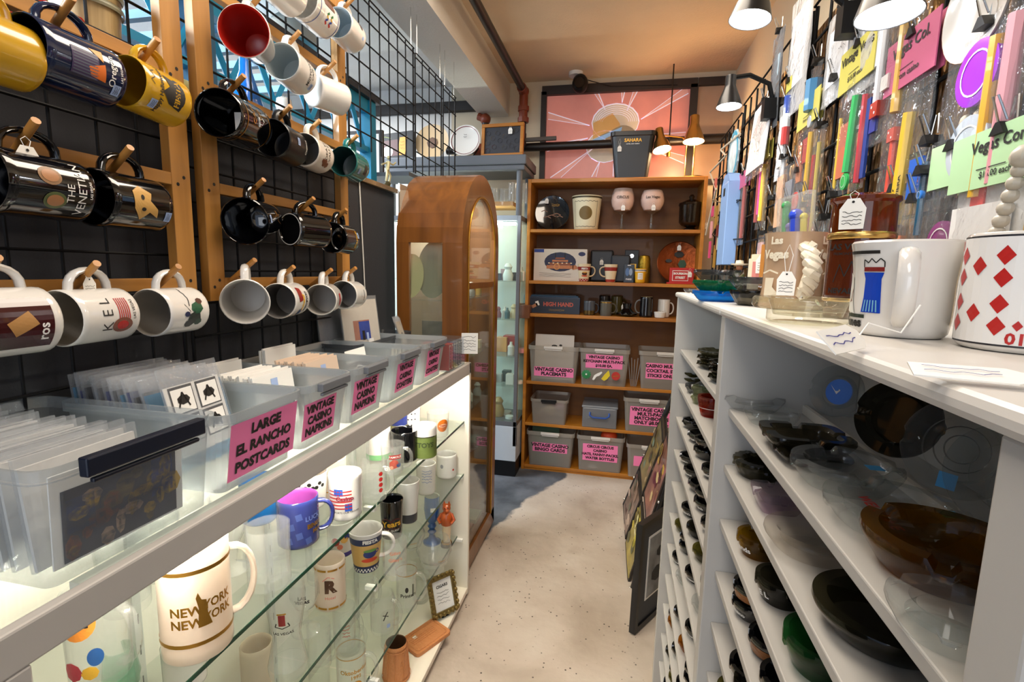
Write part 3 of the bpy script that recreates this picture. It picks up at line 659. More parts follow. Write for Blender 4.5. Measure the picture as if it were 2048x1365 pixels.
t = cup('tall_mug', 'tall glossy black mug with faint gold print in the second row', 'mug', .036, .048, .13, BLACKG, handle=.03, deco=lambda g, f: (g.line(wrap(f, -90), [(-.01, .02), (0, .05), (.012, .03), (.01, .07)], .0012, GOLD), g.disc(wrap(f, -90), .016, .05, .006, GOLD, n=6)), sticker=(-90, .006, .112)); hang(t, 512, 440, .045, .13, 20, 8, pegs=pegs2)
t = cup('coffee_mug', 'black mug hanging bottom-first, showing its unglazed white foot ring', 'mug', .041, .041, .098, BLACKG, deco=lambda g, f: (g.line(wrap(f, -90), [(-.01, .03), (0, .06), (.012, .04), (.006, .075)], .0012, GOLD), g.lathe([(.036, -.0004), (.038, -.0004)], 32, WHITE)), sticker=(-90, .0, .05)); hang(t, 612, 462, .041, .098, -14, 0, flip=True, pegs=pegs2)
t = cup('coffee_mug', 'black mug with yellow Casino lettering behind the others in the second row', 'mug', .042, .042, .1, BLACKG, deco=lambda g, f: g.text(wrap(f, -90), 0, .025, .018, 'Casino', col('d9a92a', .4), .02), sticker=(-90, .012, .012)); hang(t, 678, 478, .042, .1, 10, 0, pegs=pegs2)
def d_duck(g, f):
    m = wrap(f, -90)
    for u, v, r, c in ((.01, .03, .011, 'd9a21c'), (-.004, .026, .009, 'c8431c'), (.02, .04, .006, '1c3d8a'), (-.016, .022, .007, '8a8a60'), (.004, .05, .006, 'd9a21c')): g.disc(m, u, v, r, col(c, .4), n=8)
t = cup('coffee_mug', 'white flared mug swung towards the aisle, with yellow and orange print', 'mug', .036, .047, .098, WHM, col('b8b4ad', .4), deco=d_duck); hang(t, 494, 598, .045, .098, 36, 4, pegs=pegs2)
def d_what(g, f):
    m = wrap(f, -90); g.poly(m, [(-.012, .0), (-.016, .022), (.004, .026), (.022, .02), (.018, .0)], col('8a1c18', .4), .012, .05); g.text(m, -.006, .045, .018, 'what?', col('e0b020', .4), .04)
    g.rect(m, -.004, .024, .05, .011, INK); g.text(wrap(f, -90, .001), -.004, .024, .0085, 'SILVER STATE', WHITE, .02); g.rect(m, -.03, .05, .014, .02, col('1d3f70', .4))
t = cup('coffee_mug', 'white mug asking what? above a black lettered band', 'mug', .041, .041, .096, WHM, col('6e6c6a', .4), deco=d_what); hang(t, 572, 600, .041, .096, 16, 0, pegs=pegs2)
def d_hug(g, f):
    m = wrap(f, -90); g.poly(m, [(-.014, -.012), (-.02, .006), (-.006, .014), (.014, .012), (.016, -.008)], RED, .0, .04); g.text(wrap(f, -90, .001), 0, .042, .011, 'Hugs', WHM, .02); g.line(m, [(-.02, .02), (-.01, .026)], .001, INK); g.text(m, -.018, .015, .0055, "I'm Alive", INK)
    g.rect(m, -.034, .04, .008, .01, BLUESTK)
t = cup('coffee_mug', 'white mug with a red and white heart-like badge', 'mug', .041, .041, .094, WHM, col('a39f98', .4), deco=d_hug); hang(t, 648, 598, .041, .094, 22, 0, pegs=pegs2)
t = cup('coffee_mug', 'white mug with thin casino lettering, last of the bottom row beside the white matted print', 'mug', .041, .041, .1, WHM, col('8c8a88', .4), deco=lambda g, f: (g.text(wrap(f, -90), 0, .03, .009, 'CASINO', INK), g.line(wrap(f, -90), [(-.006, .05), (.0, .056), (.01, .052)], .0009, INK)), handle=.028); hang(t, 697, 590, .041, .1, 12, -2, pegs=pegs2)
G().disc(plane((.075, 0, .06), (0, 0, 1), (0, 1, 0)), 0, 0, .007, RED).build('ladybird_badge', t)
t = rack(.898, 1.405, 1.225, 2.15, (1.262, 1.457, 1.652, 1.845, 2.04), pegs2, 'wooden mug rack farther away, holding the white and black casino mugs')
solo(G().tube([(0, 0, .0), (.0, .02, -.3), (.004, .03, -.63)], .0022, 5, TAGW), 'string', 'long white string hanging down the dark grey partition beside the mug rack', 'string', (-.895, 1.62, 1.60))

# ================================================================ frosted bins on the case
BINM = thin('eef2f4', .5, 'ccd2d6', .18, 1.45); BINL = thin('f2f5f6', .8, 'ccd3da', .12, 1.45)
SLV = thin('ffffff', .78, 'd6dce2', .06, 1.5, crinkle=.5)
def rrect(w, d, r, n=4):
    p = []
    for cx_, cy_, a0 in ((w / 2 - r, d / 2 - r, 0), (-w / 2 + r, d / 2 - r, 90), (-w / 2 + r, -d / 2 + r, 180), (w / 2 - r, -d / 2 + r, 270)):
        for i in range(n + 1): a = rad(a0 + 90 * i / n); p.append((cx_ + r * math.cos(a), cy_ + r * math.sin(a)))
    return p
def bin_(name, label, cx_, cy_, z, sx, sy, h, mat=BINM, taper=.86, hm=GREYPL, hw=.09, front='x', lid=False, group=None, rot=0, hh=.016, wall=.0022):
    """open tapered storage bin, front side facing +x (or -y)"""
    t = thing(name, label, 'bin', (cx_, cy_, z), (0, 0, rot), group); n = 20
    def ring(k, r, zz, o=0): return [(x, y, zz) for x, y in rrect(sx * k + o, sy * k + o, r)]
    levels = [(taper, .012, 0), (taper + .012, .018, .006), (.955, .022, h * .88), (.96, .022, h * .885), (1.0, .024, h * .89), (1.0, .024, h * .985), (1.0, .024, h)]
    vs = []; 
    for k, r, zz in levels: vs += ring(k, r, zz)
    fs = [tuple(range(n))] + [(j * n + i, j * n + (i + 1) % n, (j + 1) * n + (i + 1) % n, (j + 1) * n + i) for j in range(len(levels) - 1) for i in range(n)]
    K = len(levels)
    for k, r, zz, o in ((1.0, .022, h, -.008), (.955, .02, h * .885, -.006)):
        vs += ring(k, r, zz, o)
    fs += [(j * n + i, j * n + (i + 1) % n, (j + 1) * n + (i + 1) % n, (j + 1) * n + i) for j in (K - 1, K) for i in range(n)]
    g = G().add(vs, fs, mat, smooth=False); g.build('tub', t)
    if hm:
        g = G()
        if front == 'x': g.cb(sx / 2 + .004, 0, h - .008, .013, hw, hh, hm); g.cb(sx / 2 + .004, 0, h - .008 - hh / 2 - .006, .007, hw * .9, .006, hm)
        else: g.cb(0, -sy / 2 - .005, h - .009, hw, .013, hh, hm); g.cb(0, -sy / 2 - .005, h - .009 - hh / 2 - .006, hw * .9, .007, .006, hm)
        g.build('latch_handle', t, bevel=.002)
    return t
def front_pt(sx, h, taper, z): return sx / 2 * (taper + .012 + (.955 - taper - .012) * z / (h * .88)) + .0012
def sign(t, sx, h, taper, y0, y1, z0, z1, lines, size, front='x'):
    xa, xb = front_pt(sx, h, taper, z0), front_pt(sx, h, taper, z1); w, hh = y1 - y0, z1 - z0
    if front == 'x': o, U, V = Vector(((xa + xb) / 2, (y0 + y1) / 2, (z0 + z1) / 2)), (0, 1, 0), (xb - xa, 0, hh)
    else: o, U, V = Vector(((y0 + y1) / 2, -(xa + xb) / 2, (z0 + z1) / 2)), (1, 0, 0), (0, -(xb - xa), hh)
    q = G().rect(plane(o, U, V, .0008), 0, 0, w, hh, PINK, 9).build('pink_sign', t)
    g = G(); mp = plane(o, U, V, .0016); n = len(lines)
    for i, s_ in enumerate(lines): g.text(mp, 0, hh * (.5 - (i + .5) / n) * .92, size, s_, INK, .05)
    g.build('lettering', q); return t
CZT = .957
# foreground bin of matted prints
sx0, sy0, h0 = .33, .235, .135
t = bin_('storage_bin', 'big frosted bin with dark blue handle, full of white-edged prints, nearest the camera', -.715, .475, CZT, sx0, sy0, h0, BINL, .88, hm=col('0a1224', .35), hw=.155, hh=.022)
# things in it: matted prints, leaning back
DPIC = col('2a2a3a', .4, var=.5, vs=30)
def card(name, label, loc, w, h, lean, yaw, face, th=.0015, sleeve=True, deco=None, cat='print', group=None, over=.012):
    """a flat card standing in a bin, facing local +x, leaning back by lean degrees"""
    t = thing(name, label, cat, loc, (0, -lean, yaw), group)
    G().cb(0, 0, h / 2, th, w, h, face).build('card', t)
    if deco: g = G(); deco(g, plane((th / 2, 0, 0), (0, 1, 0), (0, 0, 1), .0005)); g.build('printed_design', t)
    if sleeve: G().cb(0, 0, (h + over) / 2, th + .0016, w + .006, h + over, SLV).build('clear_sleeve', t)
    return t
for k in range(15):
    y = .385 + k * .0; x = -.86 + k * .0195
    dk = (lambda g, mp: (g.rect(mp, 0, .045, .14, .085, DPIC), [g.disc(mp, -.06 + .13 * ((j * 37) % 17) / 17, .012 + .07 * ((j * 23) % 13) / 13, .006 + .003 * (j % 4), col(('a8842c', 'c09a3c', '8a4a30', 'c8a890', '6a5a3a')[j % 5], .5), .008 + .004 * (j % 3), n=7) for j in range(22)], g.rect(mp, .05, .06, .03, .05, col('1c3a80', .4)), g.rect(mp, -.05, .055, .03, .04, col('1c2f60', .4)))) if k == 14 else None
    card('matted_print', ('matted print with a dark golden picture behind the clear side of the nearest bin' if k == 14 else 'white-edged print in a clear sleeve, %s from the front of the nearest bin' % ('second third fourth fifth sixth seventh eighth ninth tenth eleventh twelfth thirteenth fourteenth fifteenth'.split()[13 - k])),
         (x, (.448 if k < 14 else .472) + .003 * math.sin(k * 2.1), CZT + .007), .135 if k < 14 else .16, .117 + .003 * math.sin(k * 1.7) if k < 14 else .108, 6 if k < 14 else -3, 2 * math.sin(k * 3), PAPER, .004 if k < 14 else .002, k < 14, dk, group='white-edged prints in the nearest bin')
# large El Rancho postcards
TP = .84
def BINW(name, label, y0, y1, lines, size, s0, s1, z0, z1, x1=-.548, sx=.31, h=.125, **k):
    t = bin_(name, label, x1 - sx / 2, (y0 + y1) / 2, CZT, sx, y1 - y0, h, BINM, TP, **k)
    yc_ = (y0 + y1) / 2; return sign(t, sx, h, TP, s0 - yc_, s1 - yc_, z0 - CZT, z1 - CZT, lines, size)
BINW('storage_bin', 'frosted bin with pink sign for large El Rancho postcards', .592, .785, ('LARGE', 'EL RANCHO', 'POSTCARDS'), .0232, .612, .768, .972, 1.064, hm=None)
bwc = lambda g, mp: [(g.rect(mp, u, v, .045, .040, INK), g.rect(mp, u, v - .001, .042, .036, WHITE), g.disc(mp, u, v, .013, INK, .009, n=7), g.line(mp, [(u - .01, v - .012), (u, v + .01), (u + .012, v - .01)], .004, INK)) for u in (-.026, .026) for v in (.045, .092)]
bwc2 = lambda g, mp: [(g.rect(mp, u, v, .047, .0445, INK), g.rect(plane((.0014, 0, 0), (0, 1, 0), (0, 0, 1)), u, v - .001, .042, .038, PAPER), g.disc(plane((.0018, 0, 0), (0, 1, 0), (0, 0, 1)), u, v, .013, INK, .008, n=7), g.line(plane((.0018, 0, 0), (0, 1, 0), (0, 0, 1)), [(u - .012, v - .012), (u, v + .012), (u + .01, v - .012)], .003, INK)) for u in (-.027, .027) for v in (.04, .088)]
card('postcard', 'white postcard printed with four black and white dancing figures, front of the El Rancho bin', (-.650, .672, CZT + .045), .115, .112, 14, 4, PAPER, .0015, True, bwc2, 'postcard', over=.03)
for k in range(16):
    c = (col('1d6a90', .4), col('2b2b30', .5), col('38383e', .5), col('1f2c6a', .4), col('4a4a50', .5))[k % 5]
    card('postcard_sleeve', 'dark or blue postcard pack in a shiny sleeve, %s behind the four-figure postcard' % ('first second third fourth fifth sixth seventh eighth ninth tenth eleventh twelfth thirteenth fourteenth fifteenth sixteenth'.split()[k]),
         (-.668 - k * .0105, .684 + .004 * math.sin(k * 1.9), CZT + .012), .145, .134 + .004 * math.sin(k * 2.3), 16 - k * .6, 3 * math.sin(k * 1.3), c, .005, True, None, 'postcard', 'postcard packs in the El Rancho bin', over=.022)
# napkins and coasters
BINW('storage_bin', 'frosted bin with pink casino napkins sign, beside the El Rancho bin', .79, .955, ('VINTAGE', 'CASINO', 'NAPKINS'), .0215, .792, .898, .976, 1.048, hw=.1)
BINW('storage_bin', 'frosted bin with pink casino napkins sign, holding brown-topped cards', .958, 1.135, ('VINTAGE', 'CASINO', 'NAPKINS'), .0225, .968, 1.082, .978, 1.054, hw=.1)
BINW('storage_bin', 'frosted bin with pink casino coasters sign, nearer of the two', 1.14, 1.345, ('VINTAGE', 'CASINO', 'COASTERS'), .0205, 1.185, 1.30, .976, 1.054, hw=.11)
BINW('storage_bin', 'frosted bin with pink casino coasters sign, next to the boxed card decks', 1.35, 1.56, ('VINTAGE', 'CASINO', 'COASTERS'), .0205, 1.392, 1.50, .976, 1.058, hw=.11)
stk = lambda g, mp: (g.rect(mp, .0, .098, .02, .018, BLUESTK), g.scrib(plane((.0016, 0, 0), (0, 1, 0), (0, 0, 1)), 0, .098, .014, .012, INK))
def pack(y, x0, n, w, h, lean, face, lab, grp, first=None, th=.004, step=.0065, deco=stk):
    for k in range(n):
        card('napkin_pack' if 'napkin' in lab else 'coaster_pack', (first if k == 0 and first else lab % ('front second third fourth fifth sixth seventh eighth ninth tenth eleventh twelfth'.split()[k])),
             (x0 - k * step, y + .002 * math.sin(k * 2.7), CZT + .012), w, h + .003 * math.sin(k * 1.9), lean, 1.5 * math.sin(k), face, th, False, deco if k == 0 else None, 'napkin' if 'napkin' in lab else 'coaster', grp if k or not first else None)
pack(.868, -.665, 12, .118, .118, 8, PAPER, 'white napkin packet, %s of the stack in the bin beside El Rancho postcards', 'napkins in the nearer napkin bin', 'front white napkin packet with blue price sticker, nearer napkin bin')
pack(1.03, -.655, 12, .125, .120, 10, col('d8c2ac', .6), 'white brown-edged napkin packet, %s of the stack in the farther napkin bin', 'napkins in the farther napkin bin', None)
pack(.872, -.80, 3, .11, .128, 2, PAPER, 'white napkin packet standing tall at the rear of the nearer napkin bin, %s one', 'tall napkins at the rear of the nearer bin')
pack(1.045, -.79, 3, .11, .138, 2, PAPER, 'white napkin packet standing tall at the rear of the farther napkin bin, %s one', 'tall napkins at the rear of the farther bin')
for j, (xx, hh) in enumerate(((-.60, .075), (-.61, .07))): pass
pack(1.235, -.66, 4, .12, .085, 30, col('2c2c30', .5), 'dark coaster pack, %s in the nearer coaster bin', 'coasters in the nearer coaster bin', deco=lambda g, mp: g.line(mp, [(-.04, .06), (0, .075), (.04, .06)], .004, WHITE))
card('divider_card', 'blank white divider card sticking up from the nearer coaster bin', (-.70, 1.24, CZT + .07), .105, .052, 10, 0, PAPER, .001, False, None, 'card')
# matted print leaning on the partition, round coaster stack, sleeve of photos
def d_mat(g, mp):
    g.rect(mp, 0, .068, .075, .062, col('b5643c', .5, var=.2)); m2 = plane((.0022, 0, 0), (0, 1, 0), (0, 0, 1))
    g.rect(m2, .012, .066, .05, .058, col('32489a', .5, var=.3, vs=40)); m2 = plane((.0028, 0, 0), (0, 1, 0), (0, 0, 1)); g.rect(m2, .004, .05, .012, .03, INK); g.rect(m2, .022, .045, .01, .025, BLUESTK); g.rect(m2, .035, .03, .026, .014, WHITE)
card('matted_print', 'cream matted print of a blue and orange figure leaning at the partition', (-.80, 1.46, 1.035), .165, .165, 8, -12, col('ddd3c2', .6), .003, True, d_mat)
card('matted_print', 'grey backing board behind the cream matted print', (-.85, 1.40, 1.02), .16, .16, 6, -8, col('6e6d70', .6), .003, True, None)
bt = bin_('storage_bin', 'low dark frosted bin behind the coaster bins, under the cream matted print', -.80, 1.50, CZT, .13, .40, .12, thin('b8bcc2', .5, '5c6066', .15), .9, hm=None)
def d_coin(g, f): pass
for k in range(4):
    t = thing('round_coaster', ('front round cream coaster with a cut-out crest, standing in the far coaster bin' if k == 0 else 'round cream coaster, %s behind the crest coaster' % ('first', 'second', 'third')[k - 1]), 'coaster', (-.655 - k * .012, 1.46, CZT + .055), (0, 82, 10))
    g = G().lathe([(0, 0), (.05, 0), (.052, .004), (.05, .008), (.045, .008), (.043, .006), (0, .006)], 32, CREAMI); g.build('disc', t)
    if k == 0: G().disc(plane((0, 0, .0065), (1, 0, 0), (0, 1, 0)), 0, 0, .036, INK, r0=.033).disc(plane((0, 0, .0065), (1, 0, 0), (0, 1, 0)), 0, .0, .014, col('7a5a3a', .5), n=5).rect(plane((0, 0, .0068), (1, 0, 0), (0, 1, 0)), 0, 0, .05, .004, INK).build('crest', t)
for k in range(3):
    card('photo_card', 'long sepia photo card in a sleeve standing against the arched cabinet, %s' % ('front one', 'middle one', 'rear one')[k], (-.70 - .02 * k, 1.60 + .035 * k, CZT + .02), .05, .15, 18, 8, col('b3a184', .6, var=.2, vs=30), .003, True, (lambda g, mp: [g.disc(mp, 0, .03 + .035 * i, .013, col('6c5a44', .6), n=8) for i in range(3)]), 'photo')
# boxed decks of cards
t = thing('card_deck_box', 'clear acrylic box holding a row of playing card decks at the case end', 'box', (-.615, 1.655, CZT))
G().cb(0, 0, .052, .13, .165, .104, thin('f4f8ff', .9, 'c0c8d0', .03)).build('acrylic_box', t)
for k, c in enumerate(('9c3a2a', 'a8331f', '232c55', '5b6066', '44403c', '3a3d44')):
    y = 1.59 + k * .0245
    q = thing('playing_card_deck', ('rust red', 'bright red', 'navy blue', 'silver grey', 'dark brown', 'charcoal')[k] + ' playing card deck standing in the acrylic box', 'card deck', (-.605, y, CZT + .003))
    G().cb(0, 0, .046, .10, .018, .09, col(c, .4)).build('carton', q, bevel=.001)
    mp = plane((.05, 0, .046), (0, 1, 0), (0, 0, 1), .0005); G().rect(mp, 0, 0, .014, .082, col('d8cdb6', .4)).rect(plane((.05, 0, .046), (0, 1, 0), (0, 0, 1), .001), 0, 0, .010, .074, col(c, .4)).scrib(plane((.05, 0, .046), (0, 1, 0), (0, 0, 1), .0015), 0, 0, .006, .06, WHITE, 6).build('printed_side', q)
t = thing('price_card', 'white handwritten price card clipped to the corner of the deck box', 'card', (-.53, 1.735, 1.035), (6, 0, 20))
G().cb(0, 0, 0, .06, .001, .078, TAGW).build('card', t); G().scrib(plane((0, -.0006, 0), (1, 0, 0), (0, 0, 1)), 0, 0, .045, .06, INK, 5, .0012, 5).build('handwriting', t)
# ================================================================ cups and glasses in the lit case
Z1, Z2, Z3, Z4 = .729, .519, .257, .041
def put(t, u, v, z, rz=0): p = at(u, v, z=z); t.location = p; t.rotation_euler = (0, 0, rad(rz)); return t
CG = thin('feffff', .93, 'f6f6f2', .03, 1.5)
FROST = thin('fffaf2', .35, 'f4e8da', .3, 1.4)
def glass(name, label, cat, pr, mat=None, base=.010, handle=0, deco=None, group=None, f=None, hz=(.2, .85), n=32, rim=None, hw=.006, rf=None, mdeco=None):
    """drinking glass: pr is the outer profile [(r, z)], with an inner wall and a thick base"""
    t = thing(name, label, cat, group=group); mat = mat or CG; h = pr[-1][1]
    g = G().lathe([(0, 0), (pr[0][0] - .001, 0)] + pr, n, mat, rf=rf)
    inn = [(max(r - .0025, .002), z) for r, z in pr if z >= base]
    g.lathe([(0, base), (inn[0][0], base + .001)] + inn, n, mat)
    g.build('bowl', t); rr = lambda z: _interp(pr, z)
    if handle: ring_handle(G(), rr(h * hz[0]), h, handle, hw, hz[0], hz[1], mat, r2=rr(h)).build('handle', t)
    if rim: G().lathe([(rr(rim[0]) + .0006, rim[0]), (rr(rim[0] + rim[1]) + .0006, rim[0] + rim[1])], n, rim[2]).build('rim_band', t)
    if deco: g = G(); deco(g, rr); g.build('printed_design', t)
    return t
def _interp(pr, z):
    for (r0, z0), (r1, z1) in zip(pr, pr[1:]):
        if z <= z1: return r0 + (r1 - r0) * max(0, min(1, (z - z0) / max(z1 - z0, 1e-6)))
    return pr[-1][0]
WCAM = -62     # design faces the aisle and the camera
def tx(s, size, m, v, u=0, b=.02, a=WCAM): return lambda g, f: g.text(wrap(f, a), u, v, size, s, m, b)
# --- top glass shelf
def d_ny(g, f):
    m = wrap(f, -93)
    for k, v in enumerate((.085, .066)): g.text(m, -.018, v, .019, 'NEW', GOLD, .03, sx=.95); g.text(m, .024, v + .004, .019, 'YORK', GOLD, .03, sx=.8)
    g.poly(m, [(-.006, -.02), (-.004, .01), (-.007, .026), (-.004, .034), (0, .022), (.006, .02), (.007, -.0), (.012, -.02)], GOLD, 0.002, .078)
t = cup('beer_stein', 'big frosted New York New York beer mug with two gold bands', 'mug', .047, .047, .168, FROST, handle=.036, deco=d_ny, bands=(), wall=.004, hlo=.2, hhi=.85)
[G().lathe([(.0478, z), (.0478, z + .006)], 32, GOLD).build('gold_band', t) for z in (.03, .14)]; put(t, 398, 1290, Z1, 55)
t = glass('whisky_glass', 'large clear straight whisky glass with thick base, front of the top shelf', 'glass', [(.036, .004), (.037, .09), (.0375, .112)], base=.018); put(t, 540, 1165, Z1, 0)
def d_bingo(g, f):
    m = wrap(f, -50); g.text(m, .004, .062, .014, 'LUCKY', col('5a6ea8', .4)); g.text(m, .006, .045, .013, 'BINGO', GOLD, .05); g.text(m, .01, .032, .011, 'MUG', GOLD, .05)
    for u, v in ((-.03, .07), (-.045, .05), (-.03, .03), (-.012, .016), (-.05, .02)): g.rect(m, u, v, .012, .014, col('3c4c86', .4), rot=12)
t = cup('coffee_mug', 'dark blue bingo mug with a purple inside on the top shelf', 'mug', .041, .041, .10, col('28306a', .15, coat=.5), col('8a3f8a', .3), deco=d_bingo); put(t, 598, 1082, Z1, 40)
t = cup('tumbler', 'plain blue tumbler mostly hidden behind the bingo mug', 'cup', .036, .04, .1, col('0f4f8a', .3), handle=0); put(t, 520, 1040, Z1)
def d_cas2(g, f):
    m = wrap(f, -62); 
    for k in range(6): g.rect(m, -.012, .072 - k * .008, .055, .003, RED)
    g.rect(m, -.014, .07, .02, .016, col('2450a8', .4)); g.rect(m, .008, .034, .016, .018, col('2450a8', .4)); m = wrap(f, -62, .0012); g.text(m, 0, .055, .014, 'Casino', col('8a2436', .4), .04); g.text(wrap(f, -62), 0, .022, .006, 'SUPPORTS OUR TROOPS', INK, .01)
t = cup('plastic_cup', 'white patriotic casino cup with red stripes and blue blocks', 'cup', .036, .038, .105, WHM, handle=0, deco=d_cas2, wall=.003); put(t, 692, 1030, Z1)
t = glass('glass_mug', 'clear glass mug with a red logo beside the patriotic cup', 'mug', [(.031, .004), (.032, .1)], handle=.026, deco=lambda g, f: [g.disc(wrap(f, -20), 0, .03 + k * .014, .006, RED, n=6) for k in range(4)]); put(t, 748, 996, Z1, -10)
def d_pint(g, f):
    m = wrap(f, -62); g.rect(m, 0, .055, .034, .012, RED); g.text(wrap(f, -62, .001), 0, .055, .009, 'FAMOUS', WHITE, .02); g.disc(m, -.003, .034, .014, col('c4442a', .4), n=7); g.disc(m, .01, .03, .007, col('24407a', .4), n=7); g.disc(m, -.01, .024, .006, col('e0a080', .4), n=7)
t = glass('pint_glass', 'clear glass mug printed with a red banner and cartoon figure', 'glass', [(.027, .004), (.034, .085)], handle=.024, deco=d_pint); put(t, 786, 945, Z1, 10)
def d_road(g, f):
    m = wrap(f, -50); g.poly(m, [(-.036, -.03), (.03, .03), (.03, .012), (-.01, -.03)], col('c03a1c', .4), 0, .05); g.text(wrap(f, -50, .001), .004, .04, .017, 'Roadhouse', col('e0922a', .4), .02, rot=8); g.text(m, .01, .02, .012, 'CAFE', col('c88a2a', .4), .05)
t = cup('coffee_mug', 'black mug with orange Roadhouse lettering, back of the top shelf', 'mug', .041, .041, .092, BLACKG, deco=d_road, tagp=((-.02, -.045, .065), (0, 0, -60), .9, .01)); put(t, 809, 918, Z1, 178)
t = cup('coffee_mug', 'green and white mug with olive block pattern beside the black Roadhouse mug', 'mug', .037, .037, .1, WHM, handle=0, deco=lambda g, f: (g.lathe([(f(.01) + .0006, .004), (f(.07) + .0006, .07)], 32, col('5f6e34', .5, var=.3, vs=40)), g.text(wrap(f, -62, .0012), 0, .045, .02, 'TOYS', col('32401c', .5), .05), g.rect(wrap(f, -62, .0012), 0, .07, .06, .003, INK))); put(t, 849, 912, Z1)
t = glass('tumbler', 'clear tumbler with a round orange logo at the far end of the top shelf', 'glass', [(.030, .004), (.038, .095)], base=.014, deco=lambda g, f: (g.disc(wrap(f, -40), 0, .055, .02, col('d8701c', .4), .022), g.disc(wrap(f, -40, .001), 0, .055, .015, col('f0c8a0', .4), .006), g.text(wrap(f, -40, .0014), 0, .055, .009, 'TABAS', RED, .03))); put(t, 876, 878, Z1)
t = cup('coffee_mug', 'white mug with a green base band, rear of the top shelf', 'mug', .036, .036, .1, WHM, handle=0, deco=lambda g, f: g.lathe([(f(0) + .0006, .004), (f(0) + .0006, .02)], 32, col('2f9a3c', .4))); put(t, 757, 916, Z1)
t = cup('coffee_mug', 'navy and gold mug standing behind the black Roadhouse mug', 'mug', .03, .03, .09, col('222c66', .3), handle=0, deco=lambda g, f: g.lathe([(f(0) + .0006, .004), (f(0) + .0006, .05)], 32, col('8f8a5c', .3, .4))); put(t, 797, 876, Z1)
t = cup('coffee_mug', 'white mug with small black stars at the rear far end of the top shelf', 'mug', .032, .032, .09, WHM, handle=0, deco=lambda g, f: [g.disc(wrap(f, -62), u * .012, .03 + v * .02, .003, INK, n=5) for u in (-1, 0, 1) for v in (0, 1, 2)]); put(t, 822, 862, Z1)
t = cup('tumbler', 'small pale cup with a thin gold line behind the patriotic cup', 'cup', .034, .036, .1, FROST, handle=0, deco=lambda g, f: g.lathe([(f(0) + .0006, .02), (f(0) + .0006, .023)], 32, GOLD)); put(t, 664, 990, Z1)
t = cup('bowl', 'white mug with a black floral band under the El Rancho bin', 'mug', .034, .04, .085, WHM, handle=0, deco=lambda g, f: [g.disc(wrap(f, -62), -.03 + k * .008, .06 + .006 * math.sin(k * 2), .005, INK, n=6) for k in range(9)]); put(t, 622, 1010, Z1)
t = glass('tumbler', 'plain clear tumbler near the front left of the top shelf', 'glass', [(.034, .004), (.036, .06), (.038, .11)], base=.016); put(t, 255, 1215, Z1)
t = glass('tumbler', 'clear tumbler with a round pale crest behind the New York mug', 'glass', [(.032, .004), (.037, .12)], base=.016, deco=lambda g, f: g.disc(wrap(f, -62), 0, .06, .018, PAPER, r0=.012)); put(t, 320, 1150, Z1)
t = glass('stemmed_glass', 'ribbed clear stemmed glass behind the New York mug', 'glass', [(.03, .003), (.008, .015), (.012, .05), (.022, .07), (.03, .09), (.033, .15)], base=.05); put(t, 465, 1140, Z1)
def clearrow(u, v, z, k, lab, h=.1, r=.032, hd=0, de=None, r2=None):
    t = glass('glass_mug' if hd else 'tumbler', lab, 'glass', [(r, .004), ((r + (r2 or r)) / 2, h * .5), (r2 or r, h)], base=.012, handle=hd, deco=de); return put(t, u, v, z, k)
clearrow(300, 1145, Z1, 0, 'small clear glass at the back of the top shelf, left of the crest tumbler', .09, .03)
clearrow(690, 960, Z1, 0, 'clear glass in the back row above the patriotic cup', .11, .03)
clearrow(720, 935, Z1, 0, 'clear glass in the back row left of the green-banded mug', .1, .028)
# --- middle shelf
def d_fi(g, f):
    m = wrap(f, -66); g.lathe([(f(z) + .0005, z) for z in (.082, .092, .100)], 32, col('14224a', .4)); g.text(wrap(f, -66, .0012), 0, .092, .013, 'FIESTA', WHITE, .06)
    g.lathe([(f(z) + .0005, z) for z in (.022, .05, .082)], 32, col('c9a25c', .4)); m1 = wrap(f, -66, .0012); g.disc(m1, 0, .04, .021, col('c8401c', .4), .006); g.disc(m1, 0, .058, .017, col('1a2c6a', .4), .012); g.disc(wrap(f, -66, .0016), 0, .067, .017, col('5c8a3c', .4), .004); g.disc(m1, .019, .062, .006, col('1a2c6a', .4), r0=.003)
    g.lathe([(f(z) + .0005, z) for z in (.003, .012, .022)], 32, col('14224a', .4))
    for k in range(16):
        for j in (0, 1): g.rect(m1, (k - 8) * .008 + j * .004, .008 + j * .005, .004, .005, WHITE)
t = cup('latte_mug', 'tall white Fiesta latte mug with a coffee cup picture and checks', 'mug', .030, .043, .112, WHM, deco=d_fi, handle=.034, hlo=.3, hhi=.85); put(t, 733, 1136, Z2, 20)
def d_yea(g, f): m = wrap(f, -66); g.disc(m, -.016, .05, .018, col('4a1a14', .4), r0=.014); g.disc(m, .014, .05, .018, col('4a1a14', .4), r0=.014); g.text(wrap(f, -66, .001), 0, .05, .024, 'Years', col('dba82a', .4), .03, rot=6); g.text(m, .0, .03, .0085, 'OUR QUEST', WHITE, .01)
t = cup('plastic_cup', 'tall black cup with gold Years lettering', 'cup', .029, .034, .118, BLACKG, handle=0, deco=d_yea); put(t, 784, 1072, Z2)
def d_star(g, f):
    m = wrap(f, -66); g.text(m, 0, .086, .010, 'All the Stars', INK); g.text(m, 0, .073, .009, 'of Las Vegas', INK); g.lathe([(f(0) + .001, .004), (f(.03) + .0006, .032)], 32, col('3a3a40', .4))
    for u, v in ((-.012, .048), (.012, .06), (.008, .042)): g.poly(m, [(.006 * (1 if k % 2 == 0 else .4) * math.cos(k * PI / 5 + PI / 2), .006 * (1 if k % 2 == 0 else .4) * math.sin(k * PI / 5 + PI / 2)) for k in range(10)], GOLD, u, v)
t = cup('latte_mug', 'tall white mug with gold stars and Las Vegas lettering', 'mug', .027, .036, .135, WHM, handle=.026, deco=d_star); put(t, 816, 1042, Z2, 175)
